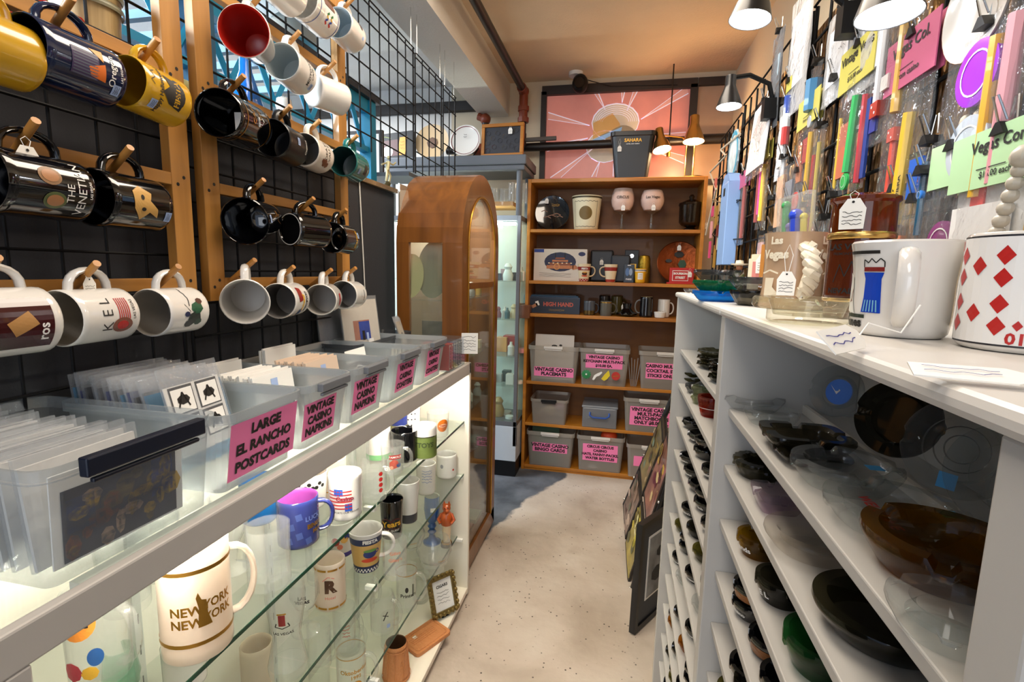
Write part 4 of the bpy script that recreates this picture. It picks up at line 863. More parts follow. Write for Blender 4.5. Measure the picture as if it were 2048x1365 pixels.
t = cup('coffee_mug', 'white mug turned upside down near the end of the middle shelf', 'mug', .038, .038, .09, WHM, handle=0, deco=lambda g, f: (g.disc(wrap(f, -80), -.012, .05, .006, col('8a8a90', .4), .008), g.disc(wrap(f, -30), 0, .035, .004, RED))); put(t, 893, 952, Z2)
t = cup('coffee_mug', 'white mug with pale blue writing beside the upturned mug', 'mug', .032, .034, .11, WHM, handle=0, deco=lambda g, f: g.scrib(wrap(f, -62), 0, .07, .036, .05, col('5a7ab0', .5), 5, .0014)); put(t, 852, 985, Z2)
def d_ch(g, f):
    m = wrap(f, -62); g.disc(m, -.012, .05, .012, RED, n=8); g.disc(m, .012, .055, .011, col('e0b060', .4), n=8); g.disc(m, .0, .035, .008, col('d87a60', .4), n=7); g.lathe([(f(0) + .0006, .004), (f(0) + .0006, .016)], 32, col('3a2c7a', .4)); g.disc(m, .02, .062, .008, col('303a80', .4), n=8)
t = cup('coffee_mug', 'white mug with red and blue jester print on the middle shelf', 'mug', .033, .036, .1, WHM, handle=0, deco=d_ch); put(t, 682, 1106, Z2)
def d_r(g, f):
    m = wrap(f, -66); g.text(m, .004, .062, .04, 'R', col('4a2c14', .4), .06); g.line(m, [(-.012, .078), (.0, .088), (.014, .082)], .0015, col('d06a60', .4)); g.text(m, .004, .036, .010, 'Hotel', col('c8504a', .4), .0)
t = cup('beer_mug', 'frosted cream glass mug with broken gold bands and a brown letter R', 'mug', .034, .034, .115, FROST, handle=0, deco=d_r); g = G()
for z in (.008, .10): 
    for a in range(-150, 60, 42): g.lathe([(.0348, z), (.0348, z + .005)], 8, GOLD, a0=a, a1=a + 36)
g.build('gold_band', t); put(t, 662, 1208, Z2)
t = glass('wine_glass', 'clear stemmed glass with black Las Vegas lettering on the middle shelf', 'glass', [(.03, .003), (.006, .012), (.006, .05), (.02, .06), (.03, .085), (.029, .12)], base=.06, deco=lambda g, f: (g.text(wrap(f, -66), 0, .095, .010, 'LAS', INK, .05), g.text(wrap(f, -66), 0, .085, .010, 'VEGAS', INK, .05))); put(t, 612, 1262, Z2)
def d_crest(g, f): m = wrap(f, -66); g.rect(m, 0, .13, .012, .024, col('8a1c1c', .4)); g.rect(m, 0, .144, .016, .003, GOLD); g.line(m, [(-.01, .124), (-.013, .116), (0, .112), (.013, .116), (.01, .124)], .002, INK); g.text(m, 0, .10, .008, 'LAS VEGAS', INK)
t = glass('weizen_glass', 'tall waisted clear beer glass with a red and gold crest', 'glass', [(.034, .004), (.036, .02), (.028, .06), (.025, .08), (.033, .13), (.036, .165), (.034, .188)], base=.02, deco=d_crest); put(t, 577, 1342, Z2)
t = cup('tumbler', 'white ceramic cup beneath the front edge of the top shelf near the New York mug', 'cup', .035, .036, .085, WHM, handle=0); put(t, 372, 1365, Z2)
t = glass('glass_mug', 'clear mug with orange logo and blue parrot, at the near end of the case', 'mug', [(.036, .004), (.038, .13)], handle=.03, deco=lambda g, f: (g.disc(wrap(f, -75), 0, .10, .024, col('e8923a', .4)), g.text(wrap(f, -75, .001), 0, .10, .016, 'Hard', INK), g.disc(wrap(f, -60), .01, .05, .009, col('2a5a9a', .4), .013), g.disc(wrap(f, -75), -.01, .03, .014, col('b03a4a', .4), n=8), g.disc(wrap(f, -75), .012, .028, .01, col('e0b03a', .4), n=8))); put(t, 205, 1345, Z1, 0)
t = glass('shot_glass', 'small green-tinted glass jar near the near end of the case', 'glass', [(.024, .004), (.03, .03), (.027, .05), (.022, .085)], mat=thin('d4efe2', .85, 'c0e4d4')); put(t, 245, 1380, Z2 + 0)
for u, v, lab in ((560, 1110, 'under the blue bingo mug'), (600, 1135, 'right of the waisted pair on the middle shelf'), (640, 1060, 'below the patriotic cup, rear row'), (700, 1050, 'behind the jester mug'), (745, 1010, 'behind the black Years cup'), (640, 1160, 'between the Hotel mug and the jester mug')):
    clearrow(u, v, Z2, 0, 'clear tumbler ' + lab, .1, .03, r2=.033)
clearrow(790, 1150, Z2, 0, 'clear tumbler with red script between the Fiesta mug and shelf edge', .1, .03, de=lambda g, f: [g.text(wrap(f, -62), 0, .075 - .018 * k, .012, s, col('d0603a', .5), .0, rot=5) for k, s in enumerate(('Gilley', "Gilley's"))])
# --- lower glass shelf
def d_gob(g, f): pass
BLG = col('2c5a9a', .15, coat=.5)
t = thing('goblet', 'blue glazed ceramic goblet with a turned stem', 'goblet'); G().lathe([(0, 0), (.034, 0), (.034, .006), (.014, .02), (.01, .035), (.017, .045), (.01, .055), (.017, .068), (.012, .08), (.026, .1), (.031, .14), (.028, .19)], 24, BLG).lathe([(.028, .19), (.025, .188), (.026, .12), (0, .10)], 24, WHM).build('cup', t)
G().rect(wrap(lambda z: .03, -62, .002), 0, .145, .018, .016, WHITE).build('price_sticker', t); put(t, 864, 1085, Z3)
# rooster-like figurine
OR = col('b4501c', .3, coat=.4, var=.3, vs=40)
t = thing('figurine', 'small orange and cream glazed fox-like figurine on a dark round base', 'figurine')
G().cyl(.022, 0, .012, 20, col('2c1c12', .4)).cyl(.019, .012, .018, 20, GOLD).build('base', t)
G().lathe([(0, .018), (.014, .02), (.016, .05), (.018, .08), (.02, .1), (.013, .118), (.009, .122)], 16, col('e6cfae', .3, coat=.4)).build('trousers', t)
G().lathe([(.0, .085), (.021, .088), (.024, .11), (.02, .13), (.01, .14), (0, .141)], 16, OR).tube([(.018, 0, .13), (.03, -.01, .11), (.02, -.02, .1)], .006, 8, OR).tube([(-.018, 0, .13), (-.03, -.01, .11), (-.02, -.02, .1)], .006, 8, OR).build('coat', t)
g = G().ball(.016, OR, TR(0, 0, .153), 14).ball(.008, OR, TR(.004, -.014, .149), 10, (1, 1.4, .8)); [g.lathe([(.007, 0), (.001, .016)], 8, OR, TR(sg * .009, 0, .164)) for sg in (-1, 1)]; g.ball(.0022, INK, TR(.007, -.014, .157), 6).ball(.0022, INK, TR(-.005, -.015, .157), 6); g.build('head', t)
G().poly(plane((0, 0, 0), (0, 1, 0), (0, 0, 1), 0), [(0, .09), (.04, .05), (.045, .03), (.02, .04), (.0, .06)], OR).tube([(0, .01, .08), (0, .04, .05), (0, .045, .03)], .008, 8, OR).build('tail', t); put(t, 893, 1092, Z3, 10)
t = glass('brandy_snifter', 'wide clear snifter glass in front of the blue goblet', 'glass', [(.036, .003), (.01, .01), (.01, .025), (.05, .045), (.062, .075), (.058, .10), (.05, .12)], base=.03, deco=lambda g, f: g.text(wrap(f, -40), .0, .06, .012, 'Hotel', GOLD, .0)); put(t, 868, 1140, Z3)
t = glass('brandy_snifter', 'clear snifter with gold script left of the blue goblet', 'glass', [(.034, .003), (.01, .01), (.01, .03), (.04, .045), (.052, .075), (.05, .09), (.042, .11)], base=.035, deco=lambda g, f: g.text(wrap(f, -62), .0, .07, .012, 'Cosmic', GOLD, .0)); put(t, 822, 1110, Z3)
t = glass('glass_mug', 'clear handled beer mug with black brewery print and gold rim', 'mug', [(.034, .004), (.030, .03), (.031, .11), (.034, .135)], handle=.03, rim=(.12, .0025, GOLD), deco=lambda g, f: (g.text(wrap(f, -62), 0, .055, .016, 'Printers', INK, .02), g.disc(wrap(f, -62), -.006, .075, .005, INK, .009), g.rect(wrap(f, -62), .014, .07, .004, .04, INK))); put(t, 813, 1214, Z3, 10)
t = glass('glass_mug', 'clear mug with a small black climbing figure', 'mug', [(.034, .004), (.036, .09), (.03, .115)], handle=.026, deco=lambda g, f: (g.line(wrap(f, -50), [(-.006, .05), (0, .065), (.006, .075)], .003, INK), g.line(wrap(f, -50), [(-.008, .066), (.008, .06)], .0025, INK), g.rect(wrap(f, -50), .008, .03, .01, .012, BLUESTK))); put(t, 766, 1258, Z3, 0)
def d_okt(g, f): m = wrap(f, -62); g.text(m, 0, .085, .015, 'Oktoberfest', GOLD); g.text(m, 0, .07, .013, '1992', GOLD, .02); g.disc(m, 0, .045, .015, GOLD); g.disc(wrap(f, -62, .001), 0, .045, .009, PAPER, n=7); g.text(m, 0, .022, .014, 'Party Line', GOLD, .02)
t = glass('glass_mug', 'clear beer glass with gold Oktoberfest 1992 print', 'mug', [(.036, .004), (.034, .02), (.035, .125)], handle=.028, deco=d_okt, rim=(.118, .002, GOLD)); put(t, 704, 1388, Z3, 20)
t = cup('candle_cylinder', 'cream cylinder glass with a palm tree picture, partly out of frame', 'candle', .036, .036, .15, col('dcc4ac', .5, var=.12, vs=12), handle=0, deco=lambda g, f: (g.line(wrap(f, -70), [(0, .02), (.002, .04)], .0015, INK), g.disc(wrap(f, -70), .0, .043, .006, INK, .003, n=7), g.disc(wrap(f, -70), .006, .05, .006, col('c8803a', .5), n=8))); put(t, 518, 1398, Z3)
for u, v, lab in ((640, 1330, 'left of the Oktoberfest glass'), (690, 1290, 'behind the Oktoberfest glass, with a red squiggle'), (730, 1215, 'below the Fiesta mug')):
    clearrow(u, v, Z3, 0, 'clear glass on the lower shelf ' + lab, .12, .03, .024, de=(lambda g, f: g.scrib(wrap(f, -50), 0, .06, .02, .04, RED, 4, .0014)) if 'red' in lab else None)
# --- case floor
t = thing('picture_frame', 'small ornate silver-gold frame with a printed card, leaning at the case end', 'frame'); GF = col('8a7848', .3, .8, bump=.8, bs=160)
g = G()
for a, b, c, d in ((-.055, -.04, -.07, .07), (.04, .055, -.07, .07)): g.box(a, b, -.005, .006, c, d, GF)
for c, d in ((-.07, -.054), (.054, .07)): g.box(-.04, .04, -.005, .006, c, d, GF)
for k in range(26):
    a = 2 * PI * k / 26; g.ball(.008, GF, TR(max(-.052, min(.052, .075 * math.cos(a))), -.004, max(-.066, min(.066, .09 * math.sin(a)))), 6)
g.build('moulding', t); G().cb(0, .002, 0, .08, .002, .108, PAPER).text(plane((0, .0005, 0), (1, 0, 0), (0, 0, 1)), 0, .03, .014, 'CIGARS', INK, .03).scrib(plane((0, .0005, 0), (1, 0, 0), (0, 0, 1)), 0, -.01, .05, .05, INK, 4, .001).build('card', t)
G().box(-.015, .015, .03, .034, -.075, .02, INK, TR(0, .0, 0, rx=-18)).build('easel_back', t)
p = at(886, 1228, z=Z4); t.location = p + Vector((0, 0, .078)); t.rotation_euler = (rad(-18), rad(0), rad(52))
TC = col('c98450', .5, bump=1.0, bs=110, var=.1)
t = thing('relief_tile', 'rectangular orange terracotta relief plaque lying on the case floor', 'tile')
g = G().prism(rrect(.15, .10, .012), 0, .012, TC); g.build('slab', t, bevel=.003)
g = G(); f_ = plane((0, 0, .0122), (1, 0, 0), (0, 1, 0), .0)
for k in range(7): g.tube([(-.065 + .0, .045 - k * .005, .0125), (0, .046 - k * .005, .0125), (.065, .043 - k * .004, .0125)] if k < 3 else [(-.055, -.03 + k * .008, .0125), (.045, -.032 + k * .008, .0125)], .0012, 5, TC)
g.tube([(x, y, .0125) for x, y in rrect(.13, .08, .01)], .0018, 5, TC, closed=True); g.build('relief', t); G().rect(f_, -.03, .02, .014, .012, WHITE).build('price_sticker', t)
put(t, 851, 1278, Z4 + .0, 62); t.location.z = Z4
t = cup('beer_stein', 'brown terracotta relief stein on the case floor beside the plaque', 'mug', .042, .033, .12, TC, col('5a3a20', .6), handle=0, deco=lambda g, f: ([g.tube([wrap(f, a)(0, .02), wrap(f, a)(0, .10)], .002, 6, TC) for a in (-150, -110, -70, -30, 10)], [g.lathe([(f(z) + .002, z - .002), (f(z) + .003, z), (f(z) + .002, z + .002)], 32, TC) for z in (.012, .105)])); put(t, 793, 1354, Z4)
t = glass('glass_mug', 'clear glass mug at the back of the case floor', 'mug', [(.034, .004), (.034, .11)], handle=.026); put(t, 700, 1300, Z4, 0)
for k, (u, v) in enumerate(((842, 1200), (780, 1290), (640, 1400))):
    clearrow(u, v, Z4, 0, 'clear tumbler on the case floor, %s' % ('far one behind the gilt frame', 'middle one behind the terracotta stein', 'nearest one, partly out of frame')[k], .11, .03)
# ================================================================ on and in the bookcase
def bk(t, u, z, y=3.23, rz=0, v=450): t.location = (at(u, v, y=y).x, y, z); t.rotation_euler = (0, 0, rad(rz)); return t
FP = lambda y, z, x=0: plane((x, y, z), (1, 0, 0), (0, 0, 1))
BP = col('1a1a1c', .35)
t = thing('waste_bin', 'black tapered plastic waste bin with small gold lettering on top of the bookcase', 'waste bin')
g = G(); n = 20; vs = []
for k, z in ((.72, .0), (.74, .004), (.95, .235), (1.0, .238), (1.0, .262), (.95, .262), (.72, .01)): vs += [(x, y, z) for x, y in rrect(.262 * k, .20 * k, .03 * k)]
g.add(vs, [tuple(range(n))] + [(j * n + i, j * n + (i + 1) % n, (j + 1) * n + (i + 1) % n, (j + 1) * n + i) for j in range(6) for i in range(n)], BP); g.build('tub', t, bevel=.001)
mp = plane((0, -.0945, .2), (1, 0, 0), (0, -.09, 1), .001); G().text(mp, -.0, .01, .026, 'SAHARA', GOLD, .03).text(mp, 0, -.01, .008, 'HOTEL AND CASINO', WHITE).build('lettering', t)
price_tag(t, (-.075, -.1, .18), s=.9, string=.04); bk(t, 1257, BKZ, 3.22)
# brass lamp with two heads
BR = col('b9965a', .22, 1)
def lamp_head(name, par, loc, d, mat, glow, s=1.0, kind='bell'):
    d = Vector(d).normalized(); q = Vector((0, 0, -1)).rotation_difference(d).to_matrix().to_4x4(); M4 = Matrix.Translation(loc) @ q
    g = G().lathe([(.0, .0), (.018 * s, .0), (.019 * s, -.003), (.019 * s, -.035 * s), (.022 * s, -.045 * s), (.036 * s, -.08 * s), (.045 * s, -.11 * s), (.044 * s, -.11 * s), (.034 * s, -.08 * s), (.018 * s, -.045 * s)], 28, mat, M4)
    o = g.build(name, par); G().lathe([(.0, -.03 * s), (.017 * s, -.035 * s), (.0325 * s, -.08 * s), (.043 * s, -.109 * s)], 28, WHITE, M4).build('reflector', o); G().ball(.034 * s, glow, M4 @ TR(0, 0, -.097 * s), 18, (1, 1, .55)).build('bulb', o)
    return o
t = thing('desk_lamp', 'brass lamp with two lit bell-shaped heads on top of the bookcase', 'lamp'); bk(t, 1378, BKZ, 3.22)
b0 = t.location.copy(); G().lathe([(0, 0), (.075, 0), (.078, .005), (.07, .012), (.02, .016), (0, .016)], 32, BR).build('base', t)
G().cyl(.006, .014, .20, 12, BR).build('pole', t)
G().cyl(.0045, .0, .20, 10, BR, TR(-.045, 0, .012)).build('pole', t)
WG = emit('ffdcae', 40)
h1 = at(1390, 232, y=3.18) - b0; h2 = at(1318, 258, y=3.16) - b0
lamp_head('lamp_shade', t, h1, (.0, -.12, -1), BR, WG, 1.35); lamp_head('lamp_shade', t, h2, (.18, -.25, -1), BR, WG, 1.2)
G().tube([(0, 0, .2), (-.01, -.01, .225), tuple(h1 + Vector((0, 0, -.04)))], .004, 8, BR).build('arm', t)
G().tube([(-.045, 0, .21), (-.07, -.02, .235), tuple((h2 + Vector((.02, 0, -.035))))], .004, 8, BR).build('arm', t)
for h in (h1, h2): light('desk_lamp_light', 'SPOT', tuple(b0 + h + Vector((0, -.01, -.13))), 10, (1, .66, .32), .03, spot=165)
light('desk_lamp_light', 'POINT', tuple(b0 + Vector((-.05, -.10, .12))), 7, (1, .62, .3), .03)
# top shelf
t = thing('souvenir_plate', 'glossy black souvenir plate with faint gold views on a stand', 'plate')
G().lathe([(0, .004), (.07, .004), (.108, .012), (.11, .014), (.107, .016), (.07, .009), (0, .008)], 36, BLACKG, TR(0, 0, .11, rx=82)).build('plate', t)
mp = plane((0, -.012, .10), (1, 0, 0), (0, .14, 1)); g = G()
for u, v, w in ((-.05, .02, .04), (0, -.01, .05), (.03, .0, .05), (-.03, -.02, .05), (.05, -.015, .04)): g.line(mp, [(u - w / 2, v), (u, v + .008), (u + w / 2, v - .003)], .004, col('8a5a3c', .4))
g.scrib(mp, .02, .06, .05, .02, GOLD, 2, .001); g.build('printed_design', t); G().bar((-.05, -.03, 0), (-.09, -.01, .04), .004, m=BLACK).bar((.05, -.03, 0), (.09, -.01, .04), .004, m=BLACK).build('stand', t)
price_tag(t, (-.035, -.02, .20), s=.9, string=.01); bk(t, 1104, SH[0], 3.25)
def bucket(name, label, r0, r1, h, m, deco): return cup(name, label, 'bucket', r0, r1, h, m, handle=0, deco=deco, wall=.002)
t = bucket('paper_bucket', 'cream coin bucket with a brown disc and scalloped border on the top shelf', .073, .092, .205, col('d9cfae', .5), lambda g, f: (g.disc(wrap(f, -90), 0, .1, .041, col('6b5420', .5)), g.line(wrap(f, -90), [(-.08 + .008 * k, .17 + .003 * math.sin(k * 2)) for k in range(21)], .0025, INK), g.line(wrap(f, -90), [(-.07 + .008 * k, .02 + .002 * math.sin(k * 2)) for k in range(18)], .0025, INK), g.line(wrap(f, -90), [(-.078, .17), (-.066, .02)], .002, INK), g.line(wrap(f, -90), [(.078, .17), (.066, .02)], .002, INK), g.lathe([(f(.19) + .001, .190), (f(.2) + .001, .2)], 36, col('3a3012', .5)), g.lathe([(f(.205) + .002, .200), (f(.205) + .003, .204), (f(.205), .206)], 36, col('d9cfae', .5))))
bk(t, 1172, SH[0], 3.22)
def candle(lab, u, s, txt):
    t = thing('candle_glass', lab, 'goblet'); G().lathe([(0, 0), (.03, 0), (.03, .003), (.006, .012), (.009, .03), (.005, .045), (.01, .06), (.006, .08), (.006, .095), (.035, .115), (.04, .12)], 24, GLASS).build('stem', t)
    G().lathe([(.0, .118), (.045, .122), (.062, .15), (.067, .18), (.062, .21), (.05, .228), (0, .232)], 24, col('e7c3b0', .6, var=.08, vs=30)).build('wax', t)
    G().lathe([(.048, .12), (.066, .15), (.07, .18), (.066, .212), (.055, .235 + s)], 24, thin('ffffff', .6, 'f6e6de', .08, 1.5, crinkle=.8)).build('wrapping' if s else 'bowl', t)
    G().text(wrap(lambda z: .072, -90), 0, .19, .022, txt, INK, .02).build('lettering', t); price_tag(t, (.005, -.07, .145), s=.9, string=.012); return bk(t, u, SH[0], 3.21)
candle('pink filled goblet wrapped in clear film, left of the pair on the top shelf', 1243, .012, 'CIRCUS'); candle('pink filled goblet with dark script, right of the pair on the top shelf', 1302, 0, 'Las Vegas')
SMK = thin('7d6450', .62, '3a2c20', .05, 1.6)
t = thing('covered_jar', 'smoky glass lidded jar on the top shelf at the right', 'jar')
G().lathe([(0, 0), (.045, 0), (.045, .006), (.02, .02), (.05, .03), (.066, .05), (.068, .14), (.072, .15), (.066, .15), (.062, .05), (0, .04)], 28, SMK).build('jar', t)
G().lathe([(.073, .151), (.07, .162), (.03, .18), (.012, .185), (.016, .2), (.008, .212), (0, .213)], 28, SMK).build('lid', t); G().lathe([(0, .042), (.055, .05), (.06, .065), (0, .066)], 20, col('8a5a2a', .5)).build('brown_contents', t)
price_tag(t, (.085, -.05, .045), s=1.0, string=.06); bk(t, 1380, SH[0], 3.22)
# second shelf
t = thing('model_box', 'white boxed model with a paddle steamer picture on the second shelf', 'box')
G().cb(0, 0, .1, .335, .12, .20, col('cfc6bc', .5)).build('carton', t, bevel=.002); mp = FP(-.0605, .1)
g = G().disc(mp, -.0, .02, .1, col('1d2342', .5), .06).rect(mp, -.135, .088, .062, .02, col('1d3a8a', .4)).disc(mp, .135, .07, .022, col('1c2450', .5), .013); mp = FP(-.0612, .1); BR2 = col('b9744a', .5, var=.2, vs=40)
g.rect(mp, .0, -.012, .17, .022, BR2).rect(mp, -.0, .008, .13, .014, col('8a4a2c', .5)).rect(mp, -.0, .026, .10, .012, BR2).rect(mp, .0, .042, .06, .01, col('8a4a2c', .5)).disc(FP(-.0618, .1), -.02, -.01, .02, col('c98a4a', .5), r0=.014).poly(mp, [(.08, -.03), (.12, -.02), (.1, .0), (.08, .0)], BR2)
for u in (-.03, .03): g.rect(mp, u, .06, .006, .03, INK)
for k in range(6): g.rect(FP(-.0618, .1), -.07 + .028 * k, .012, .010, .006, col('e8d0a8', .5))
g.scrib(mp, -.03, -.062, .2, .03, INK, 3, .0012); g.build('printed_picture', t); bk(t, 1125, SH[1], 3.24)
def simplebox(name, label, cat, u, z, w, d, h, c, y=3.3, deco=None, tagp=0, bev=.003, rz=0, mat=None):
    t = thing(name, label, cat); G().cb(0, 0, h / 2, w, d, h, mat or col(c, .4)).build('body', t, bevel=bev)
    if deco: g = G(); deco(g, FP(-d / 2 - .0002, h / 2)); g.build('printed_design', t)
    if tagp: price_tag(t, (0, -d / 2 - .006, h * .7), s=.9, string=.012)
    return bk(t, u, z, y, rz)
simplebox('game_case', 'black soft case behind the Fiesta mugs with a paper tag', 'case', 1207, SH[1], .145, .05, .20, '16181d', tagp=1, bev=.012)
simplebox('game_case', 'lower dark grey case beside the tagged black case', 'case', 1245, SH[1], .12, .05, .17, '1c1f27', y=3.28, bev=.01)
simplebox('boxed_coin', 'black box with a silver coin above the gold bottle', 'box', 1267, SH[1], .085, .04, .205, '0f0e10', y=3.33, deco=lambda g, mp: (g.disc(mp, 0, .065, .013, CHROME), g.rect(mp, 0, -.0, .06, .03, GOLD)))
t = thing('gold_bottle', 'gold embossed bottle on the second shelf', 'bottle'); G().lathe([(0, 0), (.035, 0), (.038, .02), (.038, .12), (.036, .15), (.03, .168), (.0, .175)], 24, col('a8862a', .35, .8, bump=1, bs=70)).build('bottle', t); bk(t, 1293, SH[1], 3.29)
def d_f2(g, f):
    g.lathe([(f(z) + .0005, z) for z in (.07, .08, .092)], 28, col('8a1f18', .4)); g.text(wrap(f, -90, .0012), 0, .08, .014, 'FIESTA', WHITE, .06); g.lathe([(f(z) + .0005, z) for z in (.003, .018)], 28, col('9a2a1c', .4))
    for k in range(12): g.rect(wrap(f, -90, .0012), (k - 6) * .009, .007 + (k % 2) * .006, .005, .005, WHITE)
    m = wrap(f, -90, .001); g.disc(m, 0, .036, .02, col('c8502c', .4), .005); g.disc(m, 0, .05, .016, col('4a2010', .4), .011); g.disc(wrap(f, -90, .0014), 0, .058, .015, col('d8a040', .4), .004)
bk(cup('latte_mug', 'red and cream Fiesta mug on the second shelf, handle to the right', 'mug', .028, .042, .11, col('e0cfae', .3), WHM, handle=.032, deco=d_f2, hlo=.3, hhi=.85), 1172, SH[1], 3.18, 10)
bk(cup('latte_mug', 'red and cream Fiesta mug on the second shelf, handle to the left', 'mug', .028, .042, .11, col('e0cfae', .3), WHM, handle=.032, deco=lambda g, f: d_f2(g, f), hlo=.3, hhi=.85), 1226, SH[1], 3.18, 175)
simplebox('card_box', 'small blue boxed souvenir between the Fiesta mug and yellow cup', 'box', 1263, SH[1], .062, .04, .112, '28323f', y=3.19, deco=lambda g, mp: (g.disc(mp, -.01, .01, .012, col('4a6a9a', .4), .025), g.disc(mp, .01, .01, .01, col('8a9ab0', .4), .022), g.text(mp, 0, -.035, .014, 'PARIS', WHITE, .02), g.rect(mp, 0, .05, .02, .004, WHITE)))
bk(cup('shot_cup', 'small yellow striped cup with a white label', 'cup', .028, .035, .088, col('e0a81c', .4), WHM, handle=0, deco=lambda g, f: (g.lathe([(f(z) + .0005, z) for z in (.07, .082)], 24, WHITE), g.lathe([(f(.076) + .001, .075), (f(.076) + .001, .079)], 24, INK), g.rect(wrap(f, -90, .001), 0, .042, .03, .04, WHITE), g.scrib(wrap(f, -90, .0014), 0, .042, .02, .03, INK, 3, .001))), 1286, SH[1], 3.18)
t = thing('copper_plate', 'large round embossed copper plate standing at the right of the second shelf', 'plate'); CU = col('7a3a18', .35, .85, bump=1, bs=35, var=.25, vs=12)
G().lathe([(0, .004), (.10, .004), (.125, .012), (.13, .016), (.126, .018), (.1, .009), (0, .008)], 40, CU, TR(0, 0, .13, rx=80)).build('plate', t); mp = plane((0, -.02, .12), (1, 0, 0), (0, .17, 1)); G().disc(mp, .0, .06, .03, INK, .02, n=7).disc(mp, .02, .0, .025, col('2f4a3a', .4, .5), .03, n=6).disc(mp, -.06, .02, .02, col('2a2a2a', .4, .5), .012, n=6).build('embossed_figures', t)
price_tag(t, (-.005, -.035, .235), s=.9, string=.012); bk(t, 1362, SH[1], 3.28)
t = thing('street_sign', 'small red Bourbon Street souvenir sign with a white border', 'sign'); G().cb(0, 0, .052, .14, .012, .09, RED).cb(0, 0, .005, .17, .06, .01, RED).build('sign_body', t, bevel=.003)
mp = FP(-.0064, .05); g = G().rect(mp, -.008, 0, .092, .062, WHITE); g.rect(FP(-.0068, .05), -.008, 0, .086, .056, RED); g.text(FP(-.0074, .05), -.008, .012, .017, 'BOURBON', WHITE, .05, sx=.95).text(FP(-.0074, .05), -.008, -.012, .018, 'STREET', WHITE, .05, sx=.95); g.build('lettering', t); price_tag(t, (.045, -.012, .075), s=.9, string=.02); bk(t, 1370, SH[1], 3.17)
# third shelf
for k, (c, yy, zz) in enumerate((('1c2c44', 3.2, 0), ('1d4a6a', 3.235, .008), ('3a3f48', 3.27, .014))):
    simplebox('card_game_box', ('front boxed High Hand game in clear wrap on the third shelf', 'blue boxed game standing just behind the High Hand box', 'grey boxed game, rearmost behind the High Hand box')[k], 'box', 1113 - k * 3, SH[2], .335, .03, .105 + zz, c, y=yy,
              deco=(lambda g, mp: (g.rect(mp, 0, 0, .32, .09, col('141d2c', .35)), g.text(plane((.02, -.0158, .058), (1, 0, 0), (0, 0, 1)), .01, .0, .036, 'HIGH HAND', col('b5503a', .4), .04, sx=.95), g.rect(plane((0, -.0156, .052), (1, 0, 0), (0, 0, 1)), -.105, .01, .022, .03, WHITE, rot=20), g.rect(plane((0, -.0156, .052), (1, 0, 0), (0, 0, 1)), -.122, -.005, .04, .02, col('a8704a', .5), rot=30), g.scrib(plane((0, -.0156, .052), (1, 0, 0), (0, 0, 1)), .02, -.03, .1, .014, GOLD, 2, .001))) if k == 0 else None, bev=.002)
bk(cup('coffee_mug', 'grey mug with a gold and black base pattern on the third shelf', 'mug', .036, .036, .088, col('4a4e56', .25), handle=.022, deco=lambda g, f: g.lathe([(f(0) + .0006, .004), (f(0) + .0006, .03)], 28, col('6a5228', .3, .7, var=.6, vs=60))), 1186, SH[2], 3.18)
bk(glass('glass_mug', 'greyish glass beer mug on the third shelf', 'mug', [(.036, .004), (.036, .09)], mat=thin('c9c4ba', .6, 'a8a49a', .1, 1.5), handle=.028, rim=(.08, .006, GOLD)), 1220, SH[2], 3.18)
bk(cup('beer_stein', 'dark smoky mug in the rear row above the glass beer mug', 'mug', .034, .034, .12, col('2a2420', .2), handle=0), 1216, SH[2], 3.30)
bk(cup('beer_stein', 'olive brown mug in the rear row with a white tag', 'mug', .036, .036, .12, col('4a3f1c', .2), handle=.026, tagp=((.04, -.04, .07), (0, 0, 0), .9, .012)), 1242, SH[2], 3.29)
t = thing('glass_ashtray', 'black domed glass ashtray with wavy rim on the third shelf', 'ashtray'); G().lathe([(0, 0), (.03, 0), (.06, .012), (.062, .02), (.04, .028), (.022, .05), (.026, .08), (.0, .085)], 24, BLACKG, rf=lambda a, z: 1 + .06 * math.cos(6 * a)).build('body', t); bk(t, 1263, SH[2], 3.19)
bk(cup('beer_mug', 'black mug with an orange gilded castle picture on the third shelf', 'mug', .04, .038, .125, col('0d0d12', .15, coat=.5), col('c9b27a', .4), handle=.03, hm=col('8a8a88', .3), deco=lambda g, f: (g.rect(wrap(f, -90), 0, .05, .036, .03, col('b5501c', .4)), g.poly(wrap(f, -90), [(-.018, .0), (-.01, .02), (-.004, .006), (.004, .024), (.01, .006), (.016, .012), (.018, 0)], col('c86a2a', .4), 0, .064), g.rect(wrap(f, -90, .001), 0, .046, .006, .012, GOLD))), 1302, SH[2], 3.2, 175)
bk(cup('coffee_mug', 'plain white mug at the right of the third shelf', 'mug', .036, .036, .11, WHM, handle=.024, deco=lambda g, f: g.scrib(wrap(f, -90), -.012, .035, .02, .01, INK, 1, .002)), 1338, SH[2], 3.24)
bk(cup('ramekin', 'small white bowl in front of the plain white mug', 'bowl', .03, .036, .036, WHM, handle=0), 1331, SH[2], 3.17)
